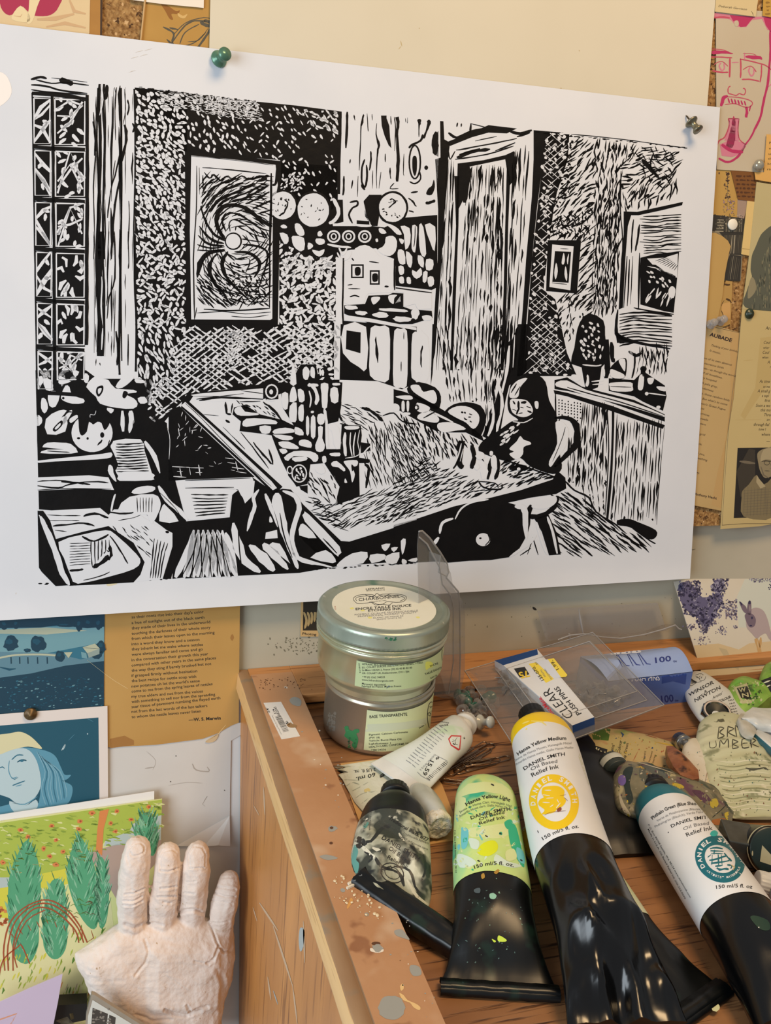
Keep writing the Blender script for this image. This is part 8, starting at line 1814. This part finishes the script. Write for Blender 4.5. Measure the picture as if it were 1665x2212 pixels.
D.blob([(1525,720),(1560,710),(1640,740),(1660,790),(1640,810),(1590,800),(1550,760)],0,1,3);D.ell((1582,790),5,5,1,2,8);crop();b.build('paint_smear',[flat('1D3A2C',.4),flat('C9C9C0')],t2)

# ---------- dark plastic box corner, dark round cap, white ridged cap
b=MB();b.box(dp(1592,1822,.009),(.0075,-.004,0),(.004,.010,0),(0,0,.008));b.build('plastic_box',[mat('smoky_plastic','3E4444','565C5C',scale=60,rough=.15)],None,'small smoky grey plastic box at the right between tubes','box',bevel=.0006)
dk=thing('dark_tube',dp(1660,1835,0),'dark tube seen end-on with a pale wedge, right of the teal banded tube','paint tube')
b=MB();base=dp(1668,1838,.0150);ax=np.array([-.25,-.80,.55]);ax /= np.linalg.norm(ax)
b.lathe([(.0130,-.030),(.0138,-.006),(.0138,-.001),(.0132,0)],base,ax,40,0);b.lathe([(.0132,0),(.0124,.0004),(.0001,.0004)],base,ax,40,1);b.lathe([(.0139,-.0025),(.0142,-.0022),(.0142,-.0014),(.0139,-.0011)],base,ax,40,2)
F=OnMesh(b,.00006);D=Draw(b,F);crop(1130,1750,3.112);D.poly([(1605,235),(1665,300),(1665,370),(1590,345)],2,2);D.ell((1540,290),5,18,2,2,8);crop()
b.build('tube_end',[M_blk,mat('dark_green_end','1A2E2C','12201E',rough=.3),flat('B4B294')],dk)
wc=thing('white_capped_tube',dp(1660,1920,0),'tube with a ridged white cap poking in at the right edge','paint tube')
b=MB();base=dp(1672,1915,.008);knurl_cap(b,base,np.array([-.75,.35,.12]),.0070,.0100,0,60,.08);b.build('cap',M_whitepl,wc)
b=MB();R_,S_r=tube_rings([(1676,1918,14,.006,.002),(1684,1926,30,.008,.0005),(1720,1955,40,.008,.0005)],10,24);b.grid(R_,0,True,False,True);b.build('tube_body',mat('navy_tube','1E2C50','D8D8D8',scale=50,rough=.3),wc)

# ---------- push pin boxes
M_clr=clear_plastic('clamshell','DAD6E0',.08,.07,.05);M_clr2=clear_plastic('clear_sheet','E6E2E8',.06,.05,.0)
M_blu=mat('blue_card','2C4A9A','6E86C0',scale=7,rough=.35,stretch=(1,1,1),lo=.3,hi=.75)
box=thing('push_pin_box',dp(1440,1500,0),'blue cardboard box of aluminium push pins with a raised lid, against the wall','box')
z1=.026
A_,B_=dp(1302,1539,0),dp(1483,1516,0);u=(B_-A_)/np.linalg.norm(B_-A_);dpt=np.array([-u[1],u[0],0]);Lb=np.linalg.norm(B_-A_);db=.040
b=MB();P0,P1,P2,P3=A_,B_,B_+dpt*db,A_+dpt*db;up3=np.array([0,0,z1])
b.add([P0,P1,P1+up3,P0+up3],[[0,1,2,3]],0);b.add([P1,P2,P2+up3,P1+up3],[[0,1,2,3]],0);b.add([P3,P0,P0+up3,P3+up3],[[0,1,2,3]],0);b.add([P2,P3,P3+up3,P2+up3],[[0,1,2,3]],0);b.add([P0,P1,P2,P3],[[3,2,1,0]],0)
F=OnMesh(b,.00006);D=Draw(b,F);crop(960,1280,2.921)
D.poly([(1370,480),(1532,455),(1520,580),(1440,560),(1370,575)],1,1);D.text('100',(1370,696),(1446,686),46,3,3,.012);D.text('Qty',(1453,686),(1476,683),10,3,3,.02);D.text('PUSH PINS',(1180,560),(1358,553),32,2,3,.016)
D.poly([(1200,500),(1262,492),(1262,650),(1200,660)],4,.6);crop()
b.build('carton',[M_blu,flat('24408E',.35),flat('DCE2F0'),flat('1E2F78'),flat('3C58A8',.4)],box)
b=MB();rows=[]
for k in range(17):
    t=k/16;lift=.0095*math.sin(math.pi*min(1,t*1.05))*1.0
    rows.append([P0*(1-s)+P1*s+up3+dpt*db*t+np.array([0,0,.0004+lift*(.35+.65*s)]) for s in [j/16 for j in range(17)]])
b.grid(rows,0,True);F=OnMesh(b,.00008);D=Draw(b,F);crop(960,1280,2.921)
D.text('100',(1330,445),(1430,432),34,1,3,.014);D.text('Qty',(1442,440),(1466,437),10,1,3,.02)
for (x,y) in ((1072,355),(1140,350),(1205,345)):
    D.stroke([(x+10,y+24),(x+70,y+105),(x+95,y+108)],8,3,2,.5);D.stroke([(x+5,y+25),(x+50,y+115)],4,1,3,.3);D.blob([(x-22,y-14),(x+24,y-18),(x+26,y-8),(x+14,y-2),(x+20,y+18),(x+34,y+26),(x+28,y+36),(x-20,y+40),(x-24,y+30),(x-10,y+20),(x-14,y),(x-22,y-4)],2,3,3)
crop();b.build('lid',[mat('pale_blue_card','9FB2DA','7E96CC',scale=10,rough=.3),flat('1E2F78'),flat('E2E8F6'),flat('3A4A90')],box)

pk=thing('blister_pack',dp(1200,1560,0),'clear plastic pack of clear push pins with a torn white and blue card sleeve','blister pack')
A_,B_,D_=dp(1004,1450,.012),dp(1280,1367,.0330),dp(1128,1640,.008)
PKP=OnPlane(A_,B_,D_,.0001);C_=PKP(1434,1524,0);pn=PKP.n
A_,B_,C_,D_=[np.array(p) for p in (A_,B_,C_,D_)]
b=MB();b.prism([A_,D_,C_,B_],[p-pn*.0006 for p in (A_,D_,C_,B_)])
b.build('clear_flange',M_clr2,pk)
ctr=(A_+B_+C_+D_)/4
def lerp(s,t):return (A_*(1-s)+D_*s)*(1-t)+(B_*(1-s)+C_*s)*t
In=[lerp(.12,.2),lerp(.88,.2),lerp(.90,.93),lerp(.10,.93)]
I2=[lerp(.18,.24),lerp(.82,.24),lerp(.84,.89),lerp(.16,.89)]
lowr=[p-pn*.0055 for p in I2]
b=MB();b.grid([[p+pn*.0003 for p in In],[p*.96+ctr*.04-pn*.001 for p in In],lowr],0,False,False,True);b.add(lowr,[[0,1,2,3]],0)
up4=[p+pn*.005 for p in I2];b.grid([[p+pn*.0007 for p in In],up4],0,False,False,True);b.add(up4,[[3,2,1,0]],0)
b.build('clear_tray',M_clr,pk)
Fz=lambda x,y,l=0:PKP(x,y,56+l*.6);b=MB()
tp=[Fz(1087,1437,0),Fz(1162,1414,0),Fz(1283.5,1549,0),Fz(1236,1567,0)]
tp2=[PKP(1068,1427,50),PKP(1160,1402,50)]
b.add(tp,[[0,1,2,3]],0);b.add([tp[0],tp[1],tp2[1],tp2[0]],[[0,1,2,3]],1)
e0,e1=tp[3]-pn*.010-np.array([0,.001,0]),tp[2]-pn*.010-np.array([0,.001,0]);b.add([tp[3],tp[2],e1,e0],[[0,1,2,3]],1)
q0,q1=tp2[0]-pn*.008,tp2[1]-pn*.008;b.add([tp2[0],tp2[1],q1,q0],[[0,1,2,3]],1);b.add([tp2[0],q0,e0,tp[3],tp[0]],[[0,1,2,3,4]],0);b.add([tp2[1],q1,e1,tp[2],tp[1]],[[4,3,2,1,0]],0)
D=Draw(b,Fz);crop(960,1280,2.921)
D.poly([(437,480),(505,468),(535,515),(475,537)],2,1);D.text('75',(520,493),(462,506),42,3,2,.03,up=(.5,.87))
D.poly([(530,450),(575,440),(700,530),(690,545),(640,570)],4,1);D.poly([(575,435),(655,420),(745,530),(690,545)],5,1.5);D.poly([(650,420),(690,415),(775,520),(765,532),(735,535)],4,2)
D.text('135-070.',(628,550),(565,462),20,2,3,.012,up=(-.85,.45)) ;D.text('1.99.',(722,482),(682,425),20,2,3,.014,up=(-.85,.45));D.text('KV',(590,450),(578,438),12,2,3,0,up=(-.85,.45));D.text('092741',(640,530),(612,485),11,6,3,0,up=(-.85,.45));D.text('OVQ74681',(680,545),(635,480),11,6,3,0,up=(-.85,.45))
D.text('CLEAR',(820,775),(660,600),62,2,2,-.006,up=(-.85,.45)) ;D.text('PUSH PINS',(865,762),(715,590),32,2,2,.014,up=(-.85,.45));D.text('OfficeMate.',(710,790),(605,655),26,7,2,.02,up=(-.85,.45))
crop();b.build('card_sleeve',[mat('white_sleeve','E3E4E4','D9DDE2',rough=.4),flat('1C4684',.4),flat('26282C'),flat('E8C83A'),flat('EFD84E'),flat('D5DCE8'),flat('6E7480'),flat('C22A3E')],pk)
# loose rim lines of the clamshell
b=MB(); 
for P in ([A_,B_,C_,D_,A_],[*up4,up4[0]],[*In,In[0]]):b.tube([p+pn*.0005 for p in P],.0004,6)
b.build('moulded_rim',clear_plastic('rim_plastic','EDEAF2',.1,.55,.3),pk)

M_cpin=clear_plastic('clear_pin','E2E6E2',.05,.07,.25);M_gpin=mat('green_pin_plastic','2E6A58','1F5246',rough=.15)
r_=random.Random(31)
def loose_pin(P,ax,s,mats,label,group):
    b=MB();pin_mesh(b,P,ax,s,.009);b.build('push_pin',mats,None,label,'push pin',group)
k=0
def rdir():a=r_.random()*6.28;e=(r_.random()-.25)*.8;return np.array([math.cos(a),math.sin(a),e])
for (x,y) in ((1085,1464),(1098,1478),(1094,1492),(1112,1498),(1128,1508),(1118,1484),(1260,1508),(1278,1514),(1292,1500),(1308,1498),(1322,1506),(1300,1520),(1268,1488),(1330,1492),(1285,1484),(1246,1498),(1316,1518),(1338,1510)):
    loose_pin(PKP(x,y,5),rdir(),.8,[M_cpin,M_steel],'clear push pin inside the clear plastic pack','clear push pins inside the pack')
for i,(x,y) in enumerate(((1000,1500),(1012,1492),(1022,1508),(1006,1518),(1030,1522),(1016,1532),(1038,1505),(1046,1535),(1052,1518),(1028,1545),(1000,1535),(1036,1560),(994,1512),(1018,1480),(1060,1545),(1008,1546))):
    loose_pin(dp(x,y,.0045+.003*r_.random()),rdir(),.95,[M_cpin,M_steel],'loose clear push pin in the heap between the tins and the plastic pack','loose clear push pins heaped by the tins')
for i,(x,y,l) in enumerate(((1008,1506,'dark green push pin at the back of the loose heap'),(1024,1530,'dark green push pin in the middle of the loose heap'),(1060,1506,'dark green push pin half under the corner of the plastic pack'))):
    loose_pin(dp(x,y,.0050),rdir(),1.0,[M_gpin,M_steel],l,'green push pins in the heap')
loose_pin(dp(1035,1560,.0085),np.array([.5,-.75,.4]),1.1,[mat('frosted_pin','C9CCC6','B2B6B0',rough=.2),M_steel],'frosted push pin with its flat head towards the white tube cap','loose clear push pins heaped by the tins')
# ---------- standing clear packs against the wall
tall=thing('clear_clamshell',dp(965,1512,0),'tall empty clear plastic clamshell standing on edge behind the tins','clamshell')
yp=dp(978,1508,0)[1]+.002
def vp(x,y,o=0.0):
    r0=ray(x,y);nrm=np.array([.55,-.83,0]);P0_=np.array(dp(978,1510,0));return CAM+r0*(np.dot(P0_-CAM,nrm)/np.dot(r0,nrm))+nrm*o
O1=[(905,1148),(912,1147),(928,1162),(950,1192),(966,1218),(969,1236),(964,1248),(990,1278),(993,1300),(994,1420),(992,1490),(980,1510),(955,1508),(930,1500),(905,1450),(905,1300),(902,1180)]
b=MB();fr_=[vp(x,y) for x,y in O1];bk=[vp(x,y,-.0006) for x,y in O1];b.prism(fr_,bk)
b.build('clear_wall',M_clr,tall)
b=MB();b.tube(fr_[:12],.0006,6)
b.tube([vp(x,y,.0004) for x,y in ((905,1160),(922,1175),(948,1225),(954,1262),(972,1285),(978,1310),(978,1430),(968,1498))],.0005,6)
b.tube([vp(x,y,.0004) for x,y in ((950,1200),(946,1236),(962,1244))],.0004,6)
b.build('moulded_rim',clear_plastic('rim_plastic2','C9C9CC',.1,.5,.3),tall)
b=MB();O2=[(925,1190),(948,1228),(954,1262),(974,1288),(980,1320),(980,1440),(968,1500),(940,1490),(925,1440)]
f2=[vp(x,y,.010) for x,y in O2];b.add(f2,[list(range(len(O2)))]);b.grid([[vp(x,y,.0004) for x,y in O2],f2],0,False,False,True)
b.build('blister',M_clr2,tall)
tray=thing('clear_tray',dp(1330,1385,.012),'shallow clear plastic tray lying open behind the blue push pin box','tray')
def wl(x,y,o):return wp(x,y,o)
b=MB();Q=[(1160,1320),(1250,1312),(1420,1302),(1434,1345),(1440,1362),(1330,1376),(1250,1372),(1180,1385)]
b.prism([wl(x,y,.006) for x,y in Q],[wl(x,y,.0055) for x,y in Q]);b.build('back_sheet',clear_plastic('grey_sheet','C8C2C4',.1,.22,.2),tray)
b=MB();b.tube([wl(x,y,.022) for x,y in ((1205,1382),(1232,1372),(1262,1369),(1300,1376),(1340,1379),(1390,1371),(1430,1360),(1458,1350),(1466,1358),(1472,1360))],.0006,6)
b.tube([wl(x,y,.012) for x,y in ((1250,1316),(1253,1335),(1259,1368))],[.0003,.0009,.0005],6);b.tube([wl(x,y,.012) for x,y in ((1229,1369),(1231,1380))],.0009,6)
b.build('bright_rim',clear_plastic('rim_plastic3','F0EAEC',.1,.6,.3),tray)
b=MB();Q1=[(1160,1390),(1205,1382),(1262,1369),(1340,1379),(1390,1371),(1458,1350),(1440,1362)];Q2=[(1180,1380),(1215,1370),(1262,1366),(1340,1370),(1390,1364),(1436,1348),(1436,1348)]
b.grid([[wl(x,y,.022) for x,y in Q1],[wl(x,y,.006) for x,y in Q2]],0,True);b.build('tray_floor',M_clr2,tray)

# ---------- crumbs on the border and top
b=MB();r_=random.Random(77)
for k in range(46):
    t=r_.random();x,y=720+t*90+r_.random()*20,1900+t*60+(r_.random()-.3)*60
    P=dp(x,y,ZF+.0004);s=.0003+.0007*r_.random()**2
    b.lathe([(.0001,-s*.6),(s,-.2*s),(s*.8,s*.5),(.0001,s*.7)],P,(r_.random()-.5,r_.random()-.5,1),6,0,smooth=False)
b.build('paint_crumbs',flat('E3CFA8'),None,'pale dried paint crumbs scattered on the brown border beside the folded tube','crumbs',kind='stuff')
for (x,y,s,l) in ((763,1905,.0030,'larger pale paint chip by the folded tube tail'),(757,1915,.0022,'smaller pale paint chip by the folded tube tail')):
    b=MB();b.box(dp(x,y,ZF+.0008),(s,s*.4,0),(-s*.1,s*.25,0),(0,0,.0006));b.build('paint_chip',flat('E6DCC6'),None,l,'paint chip')
